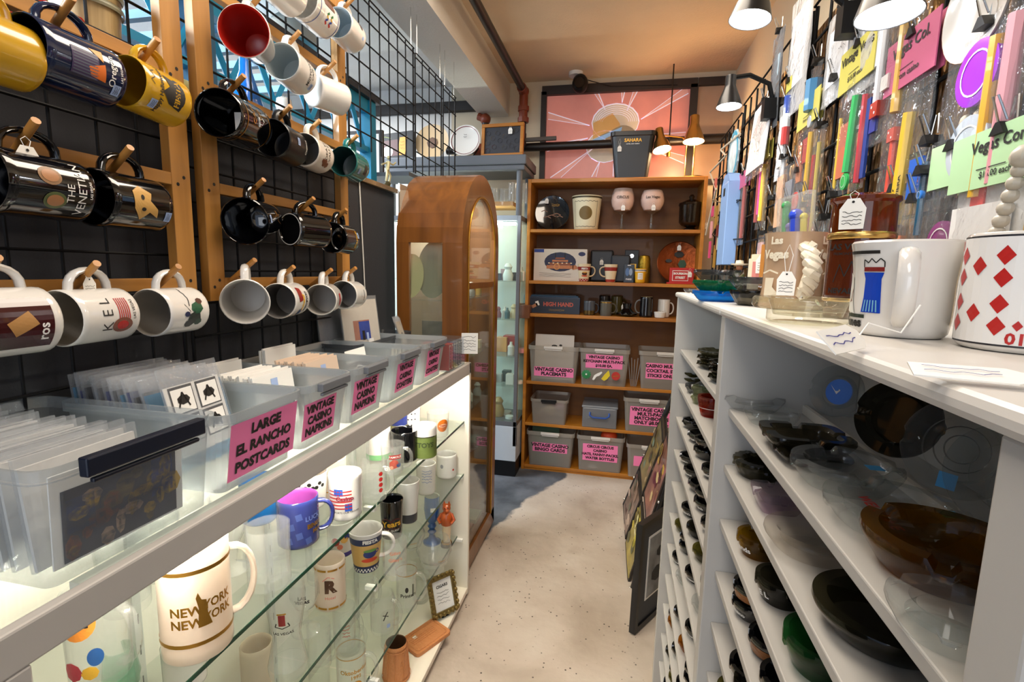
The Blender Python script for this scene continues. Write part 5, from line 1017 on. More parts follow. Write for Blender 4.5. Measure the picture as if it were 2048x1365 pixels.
# bins on the lower shelves
BNF = thin('f4f2ee', .5, 'cfc9c0', .2, 1.4)
WHH = col('cfcac4', .4)
def bkbin(label, u0, u1, z, h, lines, size, sg=None, hm=WHH, hw=.12, yf=3.11, d=.25, fill=None, kind=BNF):
    xa, xb = at(u0, 800, y=yf).x, at(u1, 800, y=yf).x; w = xb - xa
    t = bin_('storage_bin', label, (xa + xb) / 2, yf + d / 2, z, w, d, h, kind, .86, hm, hw, 'y')
    if lines: s0, s1, a, b = sg; sign(t, d, h, .86, s0 * w, s1 * w, a * h, b * h, lines, size, 'y')
    return t
bkbin('clear bin with pink placemats sign, upper left of the six bottom bins', 1053, 1155, SH[3], .235, ('VINTAGE CASINO', 'PLACEMATS'), .030, (-.37, .40, .16, .42))
bkbin('clear bin with pink keychain sign and four keychains taped to its front', 1154, 1256, SH[3], .235, ('VINTAGE CASINO', 'KEYCHAIN MULTI-PACK', '$10.00 EA.'), .0235, (-.36, .36, .47, .84))
bkbin('clear bin with pink cocktail swizzle sticks sign', 1273, 1385, SH[3], .235, ('CASINO MULTI-PACK', 'COCKTAIL SWIZZLE', 'STICKS ONLY $8.00'), .027, (-.36, .42, .28, .70))
bkbin('small clear bin with a dark handle and mixed trinkets, left of the blue-handled box', 1060, 1136, SH[4], .165, None, 0, hm=BLACK, hw=.10, d=.24)
b_ = bkbin('big clear bin with pink matchbooks sign', 1247, 1352, SH[4] - .0, .215, ('VINTAGE CASINO', 'MULTI-PACK', 'MATCHBOOKS', 'ONLY $8.00 EA.'), .030, (-.36, .48, .20, .76))
bkbin('grey-looking clear bin with pink bingo cards sign on the bottom shelf', 1054, 1152, SH[5], .235, ('VINTAGE CASINO', 'BINGO CARDS'), .030, (-.36, .36, .42, .68))
bkbin('clear bin with pink Circus hats and water bottles sign, bottom shelf centre', 1156, 1255, SH[5], .235, ('CIRCUS CIRCUS', 'CASINO', 'HATS, FANNY-PACKS,', 'WATER BOTTLES'), .0235, (-.36, .36, .30, .78))
bkbin('clear bin with partly hidden pink sign behind the leaning picture rack', 1258, 1362, SH[5], .215, ('VINTAGE', 'CASINO'), .030, (-.34, .40, .35, .66), yf=3.08)
t = thing('clasp_box', 'clear lidded plastic box with a blue carry handle', 'box'); CB2 = thin('f0f4f8', .55, 'b8bec6', .1, 1.45)
G().cb(0, 0, .065, .215, .22, .13, CB2).build('tub', t, bevel=.006); G().cb(0, 0, .137, .225, .23, .014, CB2).build('lid', t, bevel=.004)
G().tube([(-.06, -.112, .10), (-.06, -.125, .085), (-.04, -.128, .072), (.04, -.128, .072), (.06, -.125, .085), (.06, -.112, .10)], .006, 8, col('1a4a9a', .4)).build('carry_handle', t); bk(t, 1200, SH[4], 3.235, v=830)
# keychains taped on the bin, and things in the bins
xk = [at(u, 745, y=3.1).x for u in (1173, 1195, 1213, 1232)]; zk = at(1200, 750, y=3.1).z
def kc(name, lab, x, g): o = solo(g, name, lab, 'keychain', (x, 3.088, zk + .0)); return o
kc('keychain', 'round green spiky keychain on the keychain bin', xk[0], G().lathe([(0, -.003), (.026, -.002), (.028, .001), (0, .003)], 24, col('1c7a42', .3), TR(rx=90), rf=lambda a, z: 1 + .1 * math.cos(12 * a)).ball(.006, WHITE, TR(0, -.004, 0), 8))
kc('keychain', 'white cowboy-shaped keychain on the keychain bin', xk[1], G().prism([(-.03, -.03), (-.018, -.002), (.0, .01), (.024, .022), (.03, .016), (.012, -.004), (-.004, -.01), (-.02, -.034)], -.003, .003, WHITE, TR(rx=90)))
kc('keychain', 'yellow bottle-shaped keychain on the keychain bin', xk[2], G().prism([(-.03, -.024), (-.012, .004), (.012, .032), (.018, .02), (.022, .0), (.004, -.024), (-.012, -.034)], -.003, .003, col('d9c21c', .35), TR(rx=90)))
kc('keychain', 'round red poker chip keychain on the keychain bin', xk[3], G().lathe([(0, -.003), (.026, -.003), (.026, .003), (0, .003)], 24, col('b5281c', .35), TR(rx=90)).rect(plane((0, -.0035, 0), (1, 0, 0), (0, 0, 1)), 0, 0, .034, .004, GOLD, rot=10))
def sheets(lab, u, z, w, h, n, c, deco=None, y0=3.16, grp=None):
    for k in range(n):
        t = thing('paper_placemat' if 'placemat' in lab else 'paper_pack', lab % ('front', 'second', 'third', 'rear')[k], 'paper', (0, 0, 0), group=grp); G().cb(0, 0, h / 2, w, .006, h, col(c, .6)).build('sheets', t)
        if deco and k == 0: g = G(); deco(g, FP(-.0032, h / 2)); g.build('printed_design', t)
        bk(t, u, z, y0 + .02 * k, v=700); t.rotation_euler = (rad(-6), 0, 0)
sheets('grey placemat stack in the placemats bin, %s one', 1108, SH[3] + .012, .25, .285, 3, 'c4bcb4', lambda g, mp: (g.disc(mp, 0, .075, .018, INK, .007), g.disc(mp, .04, .08, .01, INK, .006), g.line(mp, [(.06, .03), (.07, .05), (.075, .035), (.1, .03)], .0025, INK), g.disc(mp, 0, .06, .025, col('a89c90', .5), .015, r0=.02)), grp='placemats')
sheets('green bingo card pack in the bingo bin, %s one', 1096, SH[5] + .012, .18, .26, 2, '2c4a34', None, grp='bingo cards')
for k, (u, v, c, r, lab) in enumerate(((1218, 872, 'd8481c', .045, 'orange-red cap peeking out of the Circus bin'), (1185, 940, 'b9b4b0', .04, 'white bottle lid low in the Circus bin'), (1100, 820, 'a89c84', .035, 'beige trinket in the dark-handled bin'), (1120, 815, '7a5a6a', .035, 'mauve trinket in the dark-handled bin'))):
    p = at(u, v, y=3.2); solo(G().ball(r, col(c, .5), n=10, sc=(1.2, 1, .9)), 'trinket', lab, 'souvenir', p)
for k in range(5):
    p = at(1262 + k * 2.5, 765, y=3.17); solo(G().tube([(0, 0, 0), ((k - 2) * .012, 0, .17 + .01 * (k % 2))], .003, 6, col('8f8a88', .3)), 'swizzle_stick', 'thin grey swizzle stick between the keychain and swizzle bins', 'stirrer', (p.x, p.y, SH[3]), group='swizzle sticks between the bins')

# ================================================================ arched cabinet contents
ACX = (AX + AXB) / 2
def ac(t, u, z, x=-.66): p = at(u, 560, x=x); t.location = (x, min(max(p.y, AY0 + .05), AY1 - .05), z); return t
for k, (y, x, r, lab) in enumerate(((AY0 + .04, -.80, .075, 'cream oval plate at the left of the arched cabinet window'), (AY0 + .06, -.715, .098, 'large grey-cream plate hanging at the arched cabinet window'))):
    t = thing('hanging_plate', lab, 'plate', (x, y, 1.186)); G().lathe([(0, .002), (r * .7, .002), (r, .008), (r * .7, .006), (0, .005)], 32, col(('c9b98a', '8f8672')[k], .35), TR(0, 0, r * 1.15, rx=80)@Matrix.Diagonal((.7, 1.15, 1, 1))).build('plate', t)
def trink(lab, loc, c, kind, s=1.0):
    t = thing('trinket', lab, 'souvenir', loc)
    m = col(c, .35, coat=.3)
    if kind == 0: G().lathe([(0, 0), (.018 * s, 0), (.02 * s, .02 * s), (.012 * s, .04 * s), (.016 * s, .05 * s), (.008 * s, .062 * s), (0, .064 * s)], 14, m).build('body', t)
    elif kind == 1: G().cb(0, 0, .02 * s, .03 * s, .03 * s, .04 * s, m).build('body', t, bevel=.002)
    elif kind == 2: G().lathe([(0, 0), (.014 * s, 0), (.015 * s, .035 * s), (.006 * s, .045 * s), (.006 * s, .055 * s), (0, .056 * s)], 12, m).build('body', t)
    else: G().cyl(.02 * s, 0, .012 * s, 18, m).build('body', t)
    return t
CN = ('red', 'cream', 'white', 'pink', 'silver', 'brown', 'gold', 'pale green'); CH = ('a8342a', 'd8c8a0', 'e0dcd6', 'd89a90', 'a8a8a8', '6a4028', 'b0904a', 'a8c0a0')
k = 0
for z, nm in ((1.186, 'top'), (.936, 'second'), (.706, 'third')):
    for i in range(7):
        trink('%s trinket, %s shelf of the arched cabinet, %s from the near side' % (CN[(k + i) % 8], nm, ('first second third fourth fifth sixth seventh'.split())[i]), (-.65 - .03 * (i % 2), AY0 + .09 + i * .062, z), CH[(k + i) % 8], (i + k) % 4); 
    k += 3
def dish(name, label, r, h, m, nt=0, wavy=0, sq=0, loc=None, rot=None, cat='ashtray', step=False, deco=None, parts=True, wall=.012, n=72, depth=.5, group=None, sc=1):
    """an ashtray: thick rim, shallow bowl, nt cigarette notches, wavy scalloped rim"""
    def rf(a, z):
        q = 1
        if wavy: q *= 1 + .035 * math.cos(wavy * a) * min(1, z / h)
        if sq: q *= (abs(math.cos(a)) ** 6 + abs(math.sin(a)) ** 6) ** (-1 / 6) * .86
        return q
    pr = [(0, .001), (r * .62, .001), (r * .70, 0), (r * .80, h * .2), (r * .97, h * .7), (r, h * .86), (r * .985, h), (r - wall, h), (r - wall * 1.35, h * .8), (r * .66, h * (1 - depth)), (0, h * (1 - depth))]
    if step: pr = [(0, .001), (r * .6, .001), (r * .66, 0), (r * .72, h * .1), (r * .72, h * .5), (r * .96, h * .56), (r, h * .66), (r, h * .9), (r * .96, h), (r * .74, h), (r * .70, h * .9), (r * .6, h * .3), (0, h * .3)]
    g = G(); N_ = n; vs = []; 
    for j, (q, z) in enumerate(pr):
        for i in range(N_):
            a = 2 * PI * i / N_; qq = q * rf(a, z); zz = z
            if nt and z >= h * .8 and q > r * .7:
                d = abs(((a * nt / (2 * PI) + .5) % 1) - .5) * 2 * PI / nt * r
                if d < .0055: zz = z - h * .24
            vs.append((qq * math.cos(a) * sc, qq * math.sin(a), zz))
    fs = [(j * N_ + i, j * N_ + (i + 1) % N_, (j + 1) * N_ + (i + 1) % N_, (j + 1) * N_ + i) for j in range(len(pr) - 1) for i in range(N_)]
    g.add(vs, fs, m, smooth=True)
    if deco is None and not parts: return solo(g, name, label, cat, loc, rot, group)
    t = thing(name, label, cat, loc or (0, 0, 0), rot or (0, 0, 0), group); g.build('bowl', t)
    if deco: d = G(); deco(d, lambda z: _interp(pr[2:6], z) * 1.0); d.build('printed_design', t)
    return t
for k, (y, z) in enumerate(((2.0, .466), (2.16, .466), (2.26, .466), (2.05, .706), (2.2, .466 + .03))):
    dish('glass_ashtray', ('clear glass dish, nearest on the lowest cabinet shelf', 'pink glass dish, middle of the lowest cabinet shelf', 'clear glass dish, far end of the lowest cabinet shelf', 'clear glass dish on the third cabinet shelf', 'small clear dish stacked on the lowest cabinet shelf')[k], .05, .02, thin(('f0f4f2', 'e0a0a4', 'f0f4f2', 'f0f4f2', 'e8ecea')[k], .8, 'e8e8e8'), 4, loc=(-.665, y, z))
for y, c, lab in ((1.95, '5a5a50', 'grey tray'), (2.12, '8a3a30', 'red leather box'), (2.26, 'b0b8a0', 'pale green booklet')):
    solo(G().cb(0, 0, .01, .13, .11, .02, col(c, .6)), 'flat_box', lab + ' lying at the bottom of the arched cabinet', 'box', (-.70, y, .076))
t = thing('photo_print', 'sepia photo print in sleeve behind the side window of the arched cabinet', 'photo', (-.71, 1.87, 1.035)); G().cb(0, 0, 0, .12, .003, .16, col('6a6058', .5, var=.4, vs=20)).build('print', t); t.location.z = .936 + .081

# ================================================================ grey glass case contents
k = 0
rows = ((1.241, (('f0ece4', 1, 1.6), ('1a1a1e', 1, 1.1), ('b08a8a', 1, 1.8), ('f0f0ea', 0, 1.7), ('16181c', 1, 1.3), ('e8e4da', 2, 1.6))), (1.006, (('d8b8a8', 2, 1.2), ('8a3a2a', 0, 1.1), ('d8d4cc', 2, 1.2), ('4a6a70', 2, 1.2), ('e0c9a0', 0, 1.4), ('6a3a18', 1, 2.2), ('6a3a18', 1, 2.1))),
        (.776, (('c8b9a8', 1, 1.6), ('e0a05a', 1, 2.4), ('b03a30', 1, 2.6), ('d8d0c8', 2, 1.5), ('d88a8a', 3, 2.2))), (.586, (('3a6a70', 1, 1.6), ('b8b4aa', 1, 1.4), ('3a4a44', 1, 1.8), ('d8d4c8', 1, 1.7), ('e0d0c0', 3, 1.5))), (.361, (('6a2a1c', 1, 2.6), ('a8823a', 0, 2.0), ('c0b4a4', 3, 1.8), ('d8d8d0', 3, 1.4))))
for z, its in rows:
    for i, (c, kd, s) in enumerate(its):
        x = -.79 + i * .034 if len(its) > 5 else -.785 + i * .042
        trink('%s trinket in the grey glass case, %s shelf, %s from the left' % (('pale', 'small', 'little', 'tiny')[kd], {1.241: 'top', 1.006: 'second', .776: 'third', .586: 'fourth', .361: 'lowest'}[z], ('first second third fourth fifth sixth seventh'.split())[i]), (x, 3.05 + .04 * (i % 3) + (.08 if s > 2 else 0), z + .0005), c, kd, s)
# ================================================================ on the grey shelf stand and the partition ledge
TZ = GZ + .001 + .345
t = thing('white_plate', 'white oval plate with a dark red rim line, propped on the grey shelf', 'plate'); G().lathe([(0, .006), (.06, .006), (.095, .018), (.097, .02), (.093, .022), (.06, .011), (0, .01)], 36, WHM, TR(0, 0, .1, rx=78)).build('plate', t)
G().lathe([(.084, .0185), (.088, .0202)], 36, col('6a1a20', .4), TR(0, -.001, .1, rx=78)).scrib(plane((0, -.016, .13), (1, 0, 0), (0, .2, 1)), .0, 0, .02, .03, INK, 2, .002).build('rim_line', t); p = at(932, 298, y=3.05); t.location = (p.x, 3.05, TZ)
G().bar((-.05, -.03, .0), (-.08, 0, .06), .006, m=BLACK).bar((.05, -.03, 0), (.08, 0, .06), .006, m=BLACK).build('stand', t)
t = thing('framed_pins', 'orange wooden frame holding a dark panel of round souvenir pins', 'frame'); w, h = .262, .195
g = G(); [g.box(*b, WO) for b in ((-w / 2, w / 2, -.01, .012, 0, .02), (-w / 2, w / 2, -.01, .012, h - .02, h), (-w / 2, -w / 2 + .02, -.01, .012, .02, h - .02), (w / 2 - .02, w / 2, -.01, .012, .02, h - .02))]; g.build('moulding', t, bevel=.002)
G().box(-w / 2 + .02, w / 2 - .02, -.002, .008, .02, h - .02, col('23242c', .6)).build('panel', t); mp = plane((0, -.002, 0), (1, 0, 0), (0, 0, 1), .001); R = random.Random(5)
g = G()
for (u, v) in ((-.09, .14), (-.03, .14), (.05, .135), (.085, .15), (-.06, .11), (.015, .12), (-.09, .085), (-.015, .095), (.04, .085), (.09, .09), (-.05, .06), (.015, .055), (.06, .06), (-.09, .04), (.09, .045)): g.lathe([(0, -.003), (.0125, -.002), (.0135, .001)], 16, col(R.choice(('6a6a70', '8a4a3a', '7a7050', '5a5a66', '4a4a58', 'b0a890')), .4), TR(u, -.003, v, rx=90))
g.build('pins', t); price_tag(t, (.05, -.012, .165), s=1.0, string=.01); p = at(1004, 298, y=3.03); t.location = (p.x, 3.03, TZ); t.rotation_euler = (rad(-4), 0, rad(-4))
t = thing('souvenir_plate', 'tan round plate with a brown picture, seen through the wire grid', 'plate'); G().lathe([(0, .006), (.07, .006), (.108, .018), (.11, .02), (.07, .011), (0, .01)], 36, col('c9ab80', .4), TR(0, 0, .112, rx=80)).build('plate', t); G().disc(plane((0, -.015, .11), (1, 0, 0), (0, .17, 1)), 0, 0, .035, col('6a4a34', .5, var=.4, vs=50), n=8).build('printed_design', t); p = at(866, 298, y=3.1); t.location = (p.x, 3.1, TZ)
t = thing('shadow_frame', 'black shadow-box frame with white disc and yellow card behind the wire grid', 'frame'); w, h = .26, .17; G().cb(0, 0, h / 2, w, .03, h, BLACK).build('frame', t, bevel=.003); mp = FP(-.0155, h / 2)
G().rect(mp, -.03, -.01, .13, .1, col('4a1814', .5)).disc(FP(-.0162, h / 2), -.045, -.03, .034, WHITE).poly(FP(-.0162, h / 2), [(.02, -.06), (.07, -.06), (.09, .05), (.04, .05)], col('d8921c', .5)).scrib(FP(-.0168, h / 2), .055, 0, .03, .06, INK, 3, .001).line(mp, [(-.1, .05), (-.06, .065), (-.02, .05)], .003, col('7a8a2c', .5)).build('contents', t); p = at(785, 315, y=3.0); t.location = (p.x, 3.05, TZ); t.rotation_euler = (rad(-6), rad(-5), 0)
t = thing('framed_print', 'white print in a dark frame behind the blue post', 'frame'); G().cb(0, 0, .12, .24, .02, .24, DK).build('frame', t); G().rect(FP(-.0105, .12), 0, 0, .20, .2, PAPER).build('print', t); t.location = (-1.42, 2.62, 1.80)
G().box(-.3, .3, -.12, .12, -.02, 0, GP).build('support_shelf', None, loc=(-1.40, 2.62, 1.798)); o = bpy.data.objects['support_shelf']; tag(o, 'grey shelf board behind the blue post carrying a white print', 'shelf'); o.name = 'shelf_board'
for i in range(4):
    t = glass('glass_mug', 'clear glass mug on the wooden board under the grey shelf, %s from the left' % ('first second third fourth'.split()[i]), 'mug', [(.03, .004), (.03, .09 + .03 * (i > 1))], handle=.02); t.location = (-.80 + .06 * i, 3.1 + .03 * (i % 2), GZ + .087)
# ledge
LZ = 1.613
def lg(t, u, v, rz=0, x=-.93): p = at(u, v, x=x); t.location = (x, p.y, LZ); t.rotation_euler = (0, 0, rad(rz)); return t
SKIN = col('c0b890', .35, .4)
t = thing('statuette', 'small pale skater statuette on the partition ledge', 'statuette'); G().tube([(.0, -.012, .03), (.004, -.012, .055), (.0, -.004, .075)], .005, 8, SKIN).tube([(.0, .014, .03), (.004, .016, .055), (0, .004, .075)], .005, 8, SKIN).tube([(0, 0, .073), (.0, .004, .09), (0, .008, .108)], .009, 10, SKIN, rs=[.008, .008, .009]).ball(.008, SKIN, TR(0, .012, .124), 10).tube([(0, .01, .105), (.01, .03, .1), (.014, .045, .112)], .0035, 6, SKIN).tube([(0, .006, .105), (-.008, -.016, .096), (-.01, -.03, .09)], .0035, 6, SKIN).build('figure', t)
G().lathe([(0, 0), (.02, 0), (.022, .006), (.010, .012), (.014, .022), (.008, .03), (0, .031)], 16, col('5a5238', .3, .5)).build('base', t); lg(t, 775, 352)
t = thing('stein', 'tan wood-grained ceramic stein on the ledge behind the blue mug', 'mug'); G().lathe([(0, 0), (.05, 0), (.052, .02), (.047, .09), (.05, .13), (.052, .15), (.046, .15), (.044, .02), (0, .01)], 28, wood('b39a6c', '7a6238', .5, 60, 60, 3)).build('body', t); G().lathe([(.053, .118), (.055, .122), (.053, .128)], 28, col('a8a890', .4)).lathe([(.052, .14), (.055, .146), (.052, .152)], 28, col('a8a890', .4)).build('band', t); lg(t, 180, 112)
t = thing('ceramic_jar', 'pale yellow cylindrical jar behind the yellow mug', 'jar'); G().cyl(.036, 0, .14, 28, col('d8d494', .35), TR(0, .0, .038, rx=-90)).build('body', t); lg(t, 235, 122); 
t = thing('figurine', 'dark red and orange bird-like figurine lying behind the pale yellow jar', 'figurine'); G().tube([(0, -.06, .03), (0, -.02, .05), (0, .03, .045), (0, .08, .025)], .02, 12, col('7a1c18', .3), rs=[.012, .026, .024, .01]).build('body', t); G().ball(.016, col('c8704a', .4), TR(0, -.07, .045), 10).tube([(0, -.08, .05), (0, -.1, .062)], .006, 6, col('c8704a', .4), rs=[.006, .001]).build('head', t); lg(t, 268, 112, x=-1.02)
t = thing('model_car', 'shiny red and black toy car on the ledge at the top left', 'toy car'); RC = col('a01a14', .12, coat=.6); G().prism([(-.13, .02), (-.13, .05), (-.05, .06), (-.03, .085), (.05, .085), (.08, .06), (.13, .05), (.13, .02)], -.045, .045, RC, Matrix(((0, 0, 1, 0), (1, 0, 0, 0), (0, 1, 0, 0), (0, 0, 0, 1)))).build('car_body', t, bevel=.008)
for y in (-.08, .08):
    for x in (-.046, .036): G().cyl(.024, 0, .012, 18, BLACKG, TR(x, y, .024, ry=90)).cyl(.012, -.001, .013, 14, CHROME, TR(x, y, .024, ry=90)).build('wheel', t)
lg(t, 62, 50)
t = thing('figurine', 'small figure with a red pointed hat and pale beard behind the wire grid', 'figurine'); G().lathe([(0, 0), (.04, 0), (.045, .06), (.03, .1), (0, .11)], 16, col('c8b48c', .6)).build('body', t); G().lathe([(.034, .1), (.03, .12), (.012, .16), (0, .19)], 16, RED).build('hat', t); lg(t, 115, 45, x=-1.0)
BLD = col('1268c0', .15, coat=.6)
t = thing('decanter', 'tall bright blue bottle-shaped decanter with scripted pale label', 'bottle'); G().lathe([(0, 0), (.05, 0), (.052, .02), (.045, .09), (.028, .15), (.016, .19), (.013, .24), (.018, .245), (.018, .26), (0, .262)], 24, BLD).build('bottle', t)
m = wrap(lambda z: .053 - max(0, z - .02) * .11, -60, .001); g = G().rect(m, 0, .05, .055, .06, col('7ad0e8', .4)); g.scrib(wrap(lambda z: .053 - max(0, z - .02) * .11, -60, .0018), 0, .05, .045, .045, INK, 4, .0016, 3); g.build('label', t); lg(t, 495, 222, x=-.99)
t = thing('decanter', 'white figural decanter with a dark diamond crest behind the wire grid', 'bottle'); G().lathe([(0, 0), (.036, 0), (.038, .03), (.03, .10), (.018, .13), (.024, .15), (.02, .17), (.0, .18)], 24, WHM).build('bottle', t); G().poly(wrap(.0375, -60), [(-.012, 0), (0, -.016), (.012, 0), (0, .016)], INK, 0, .06).scrib(wrap(.036, -60), 0, .1, .03, .02, INK, 2, .0012).build('crest', t); lg(t, 570, 262, x=-.99)
t = thing('ceramic_figure', 'small white ceramic figure right of the diamond-crest decanter', 'figurine'); G().lathe([(0, 0), (.022, 0), (.02, .04), (.012, .06), (.018, .075), (.0, .09)], 16, WHM).build('body', t); lg(t, 600, 275, x=-.98)
t = thing('lamp_dome', 'grey domed lamp shade seen high behind the wire grid', 'lamp shade'); G().lathe([(.0, .14), (.05, .135), (.09, .10), (.115, .03), (.12, 0), (.112, 0)], 28, col('a8a498', .5)).build('shade', t); p = at(585, 90, x=-1.6); t.location = p
G().cyl(.004, .14, CZ - p.z, 8, BLACK).build('hanging_cord', t)
# ================================================================ right side: wire grid wall with bagged goods
GXR = .385
def grid2(y0, y1, z0, z1, label, cell=.078):
    t = thing('grid_panel', label, 'wire grid', (GXR, (y0 + y1) / 2, z0)); g = G(); n = max(1, round((y1 - y0) / cell)); c = (y1 - y0) / n; yc_ = (y0 + y1) / 2
    for i in range(n + 1): g.tube([(0, y0 + c * i - yc_, 0), (0, y0 + c * i - yc_, z1 - z0)], .0042 if i in (0, n) else .003, 6, GRB)
    for j in range(int((z1 - z0) / c) + 1): g.tube([(-.006, y0 - yc_, z1 - z0 - j * c), (-.006, y1 - yc_, z1 - z0 - j * c)], .003, 6, GRB)
    g.build('wire_mesh', t); return t
grid2(-.10, .60, .9, 1.88, 'black wire grid panel nearest the camera on the right')
grid2(.62, 1.28, .9, 1.88, 'black wire grid panel above the tan rope-handled mug')
grid2(1.30, 1.93, .9, 1.88, 'black wire grid panel holding the white paper sleeves')
grid2(1.95, 2.34, .9, 1.86, 'black wire grid panel at the far end beside the bookcase')
m, nt, N, L = _new('woven_gold_film'); p = N['Principled BSDF']; p.inputs['Metallic'].default_value = .6; p.inputs['Roughness'].default_value = .35
tc = N.new('ShaderNodeTexCoord'); mp_ = N.new('ShaderNodeMapping'); mp_.inputs['Scale'].default_value = (1, 1.7, .75); vo = N.new('ShaderNodeTexVoronoi'); vo.inputs['Scale'].default_value = 46; no = N.new('ShaderNodeTexNoise'); no.inputs['Scale'].default_value = 9
cr = N.new('ShaderNodeValToRGB'); cr.color_ramp.elements[0].color = lin('0c0806'); cr.color_ramp.elements[1].color = lin('c08a48'); cr.color_ramp.elements[0].position = .38; cr.color_ramp.elements[1].position = .66
b = N.new('ShaderNodeBump'); b.inputs['Strength'].default_value = 1; b.inputs['Distance'].default_value = .02
L.new(tc.outputs['Object'], mp_.inputs[0]); L.new(mp_.outputs[0], vo.inputs['Vector']); L.new(tc.outputs['Object'], no.inputs['Vector']); L.new(no.outputs['Fac'], cr.inputs[0]); L.new(cr.outputs[0], p.inputs['Base Color']); L.new(vo.outputs['Distance'], b.inputs['Height']); L.new(b.outputs[0], p.inputs['Normal'])
FILM = m
g = G().box(.41, .414, -.15, 2.30, .95, 1.86, FILM); solo(g, 'woven_backing', 'dark glittering woven brown and gold film hung behind the wire grid', 'backing')
CLR = thin('ffffff', .92, 'dfe3e6', .05, 1.35, crinkle=.5)
def binder(par, u, v, s=.72):
    g = G().prism([(-.014 * s, 0), (.014 * s, 0), (.004 * s, .016 * s), (-.004 * s, .016 * s)], -.014 * s, .014 * s, BLACK, TR(0, u, v, rz=90, rx=0) @ Matrix(((1, 0, 0, 0), (0, 0, 1, 0), (0, 1, 0, 0), (0, 0, 0, 1)))); g.build('binder_clip', par)
    for s_, k in ((-1, 1.0), (1, .7)): G().tube([(s_ * .004 - .002, u - .007, v + .012), (s_ * .010 * k - .004, u - .003, v + .036), (s_ * .011 * k - .004, u + .003, v + .036), (s_ * .004 - .002, u + .005, v + .012)], .0011, 5, CHROME).build('clip_wire', par)
YH, PH, GH = col('c9bf58', .6), col('c0587e', .6), col('b4d8a4', .6)
def bag(label, u, v, w, h, x=.366, head=None, cont=(), clip=True, mat=None, tilt=0, back=None, cat='bag', name='souvenir_bag', group=None, skew=0):
    """bag hung on the grid: (u, v) shows its top middle; w runs along the wall, h down"""
    p = at(u, v, x=x); t = thing(name, label, cat, (x, p.y, p.z), (tilt, skew, 0), group)
    mp = lambda o: plane((-o, 0, 0), (0, -1, 0), (0, 0, 1), 0)
    if w and (mat or CLR):
        vs = []; nx, nz = 6, 7
        for s_ in (-1, 1):
            for j in range(nz + 1):
                for i in range(nx + 1):
                    a, c = i / nx, j / nz; d = .006 * math.sin(PI * a) * math.sin(PI * min(1, c * 1.1)) * (1 if s_ < 0 else .4) + .002 * math.sin(9 * a + 7 * c + u)
                    vs.append((s_ * d - .001 * (s_ < 0), (.5 - a) * w, -c * h))
        q = (nx + 1) * (nz + 1); g = G().add(vs, [(s_ * q + j * (nx + 1) + i, s_ * q + j * (nx + 1) + i + 1, s_ * q + (j + 1) * (nx + 1) + i + 1, s_ * q + (j + 1) * (nx + 1) + i) for s_ in (0, 1) for j in range(nz) for i in range(nx)], mat or CLR, smooth=True); g.build('clear_bag', t)
    if back: G().rect(mp(-.002), 0, -h * .55, w * .94, h * .85, back, .02).build('backing_card', t)
    if head:
        hm, s1, hh = head; g = G().cb(-.005, 0, -hh / 2 + .01, .0015, w * 1.04, hh, hm).cb(.005, 0, -hh / 2 + .01, .0015, w * 1.04, hh, hm); o = g.build('header_card', t)
        if s1: G().text(mp(.0064), 0, -hh * .18 + .004, hh * .3, s1, INK, .02).line(mp(.0064), [(-w * .2, -hh * .5), (w * .1, -hh * .5)], .001, INK).text(mp(.0064), -.0, -hh * .68 + .004, hh * .16, '$15.00 each' if 'green' in label else 'from casino', INK).build('lettering', o)
    for c in cont:
        k = c[0]
        if k == 'pen': G().tube([(-.003, -c[1], -c[2]), (-.003, -c[1] - (c[6] if len(c) > 6 else 0), -c[3])], c[5], 8, col(c[4], .3, coat=.3)).build('pen', t)
        elif k == 'chip': G().lathe([(0, -.002), (c[3], -.002), (c[3], .002), (c[3] * .8, .0026), (0, .0022)], 24, col(c[4], .3, coat=.3), TR(-.004, -c[1], -c[2], ry=-90)).build('poker_chip', t); G().disc(mp(.0072), c[1], -c[2], c[3] * .7, WHITE, r0=c[3] * .64).build('chip_print', t)
        elif k == 'die': G().cb(-.002, -c[1], -c[2], .014, c[3], c[3], col(c[4], .2, coat=.4), ID).disc(mp(.0096), c[1] - c[3] * .22, -c[2] + c[3] * .22, c[3] * .1, WHITE, n=8).disc(mp(.0096), c[1] + c[3] * .22, -c[2] - c[3] * .22, c[3] * .1, WHITE, n=8).build('dice', t)
        elif k == 'r': G().cb(-.002, -c[1], -c[2], .004, c[3], c[4], col(c[5], .4)).build('card', t)
        elif k == 't': G().text(mp(.0075), c[1], -c[2], c[3], c[4], INK, .02, rot=c[5] if len(c) > 5 else 0).build('lettering', t)
        elif k == 's': G().scrib(mp(.0072), c[1], -c[2], c[3], c[4], INK, 4, .0008).build('handwriting', t)
    if clip: binder(t, 0, 0)
    return t
WB = thin('ffffff', .35, 'f4f4f4', .1, 1.4, crinkle=.6)
bag('clear bag with green whistle pen and red pencil under a yellow Vintage header', 1724, 92, .125, .235, head=(YH, 'Vintage Vegas', .07), cont=(('pen', .01, .08, .2, '2fae54', .007, -.01), ('pen', .045, .09, .225, 'b5222c', .0055), ('r', -.025, .16, .05, .09, 'c0684a'), ('chip', .0, .215, .014, '2fae54'), ('pen', -.045, .10, .22, 'd8b22c', .003), ('r', .06, .16, .012, .12, '24408a')))
bag('clear bag with yellow pen, blue clip and red chip under a pink Vegas header', 1834, 72, .12, .25, head=(PH, 'Vegas Col.', .07), cont=(('pen', .012, .10, .245, 'e0b62c', .0075, -.008), ('pen', -.02, .11, .24, 'd8503c', .005), ('r', .045, .19, .03, .05, '1c5cc0'), ('chip', -.05, .25, .022, 'd0382c'), ('t', .015, .20, .011, 'RIVIERA', 90), ('die', -.02, .12, .018, 'd06a60')))
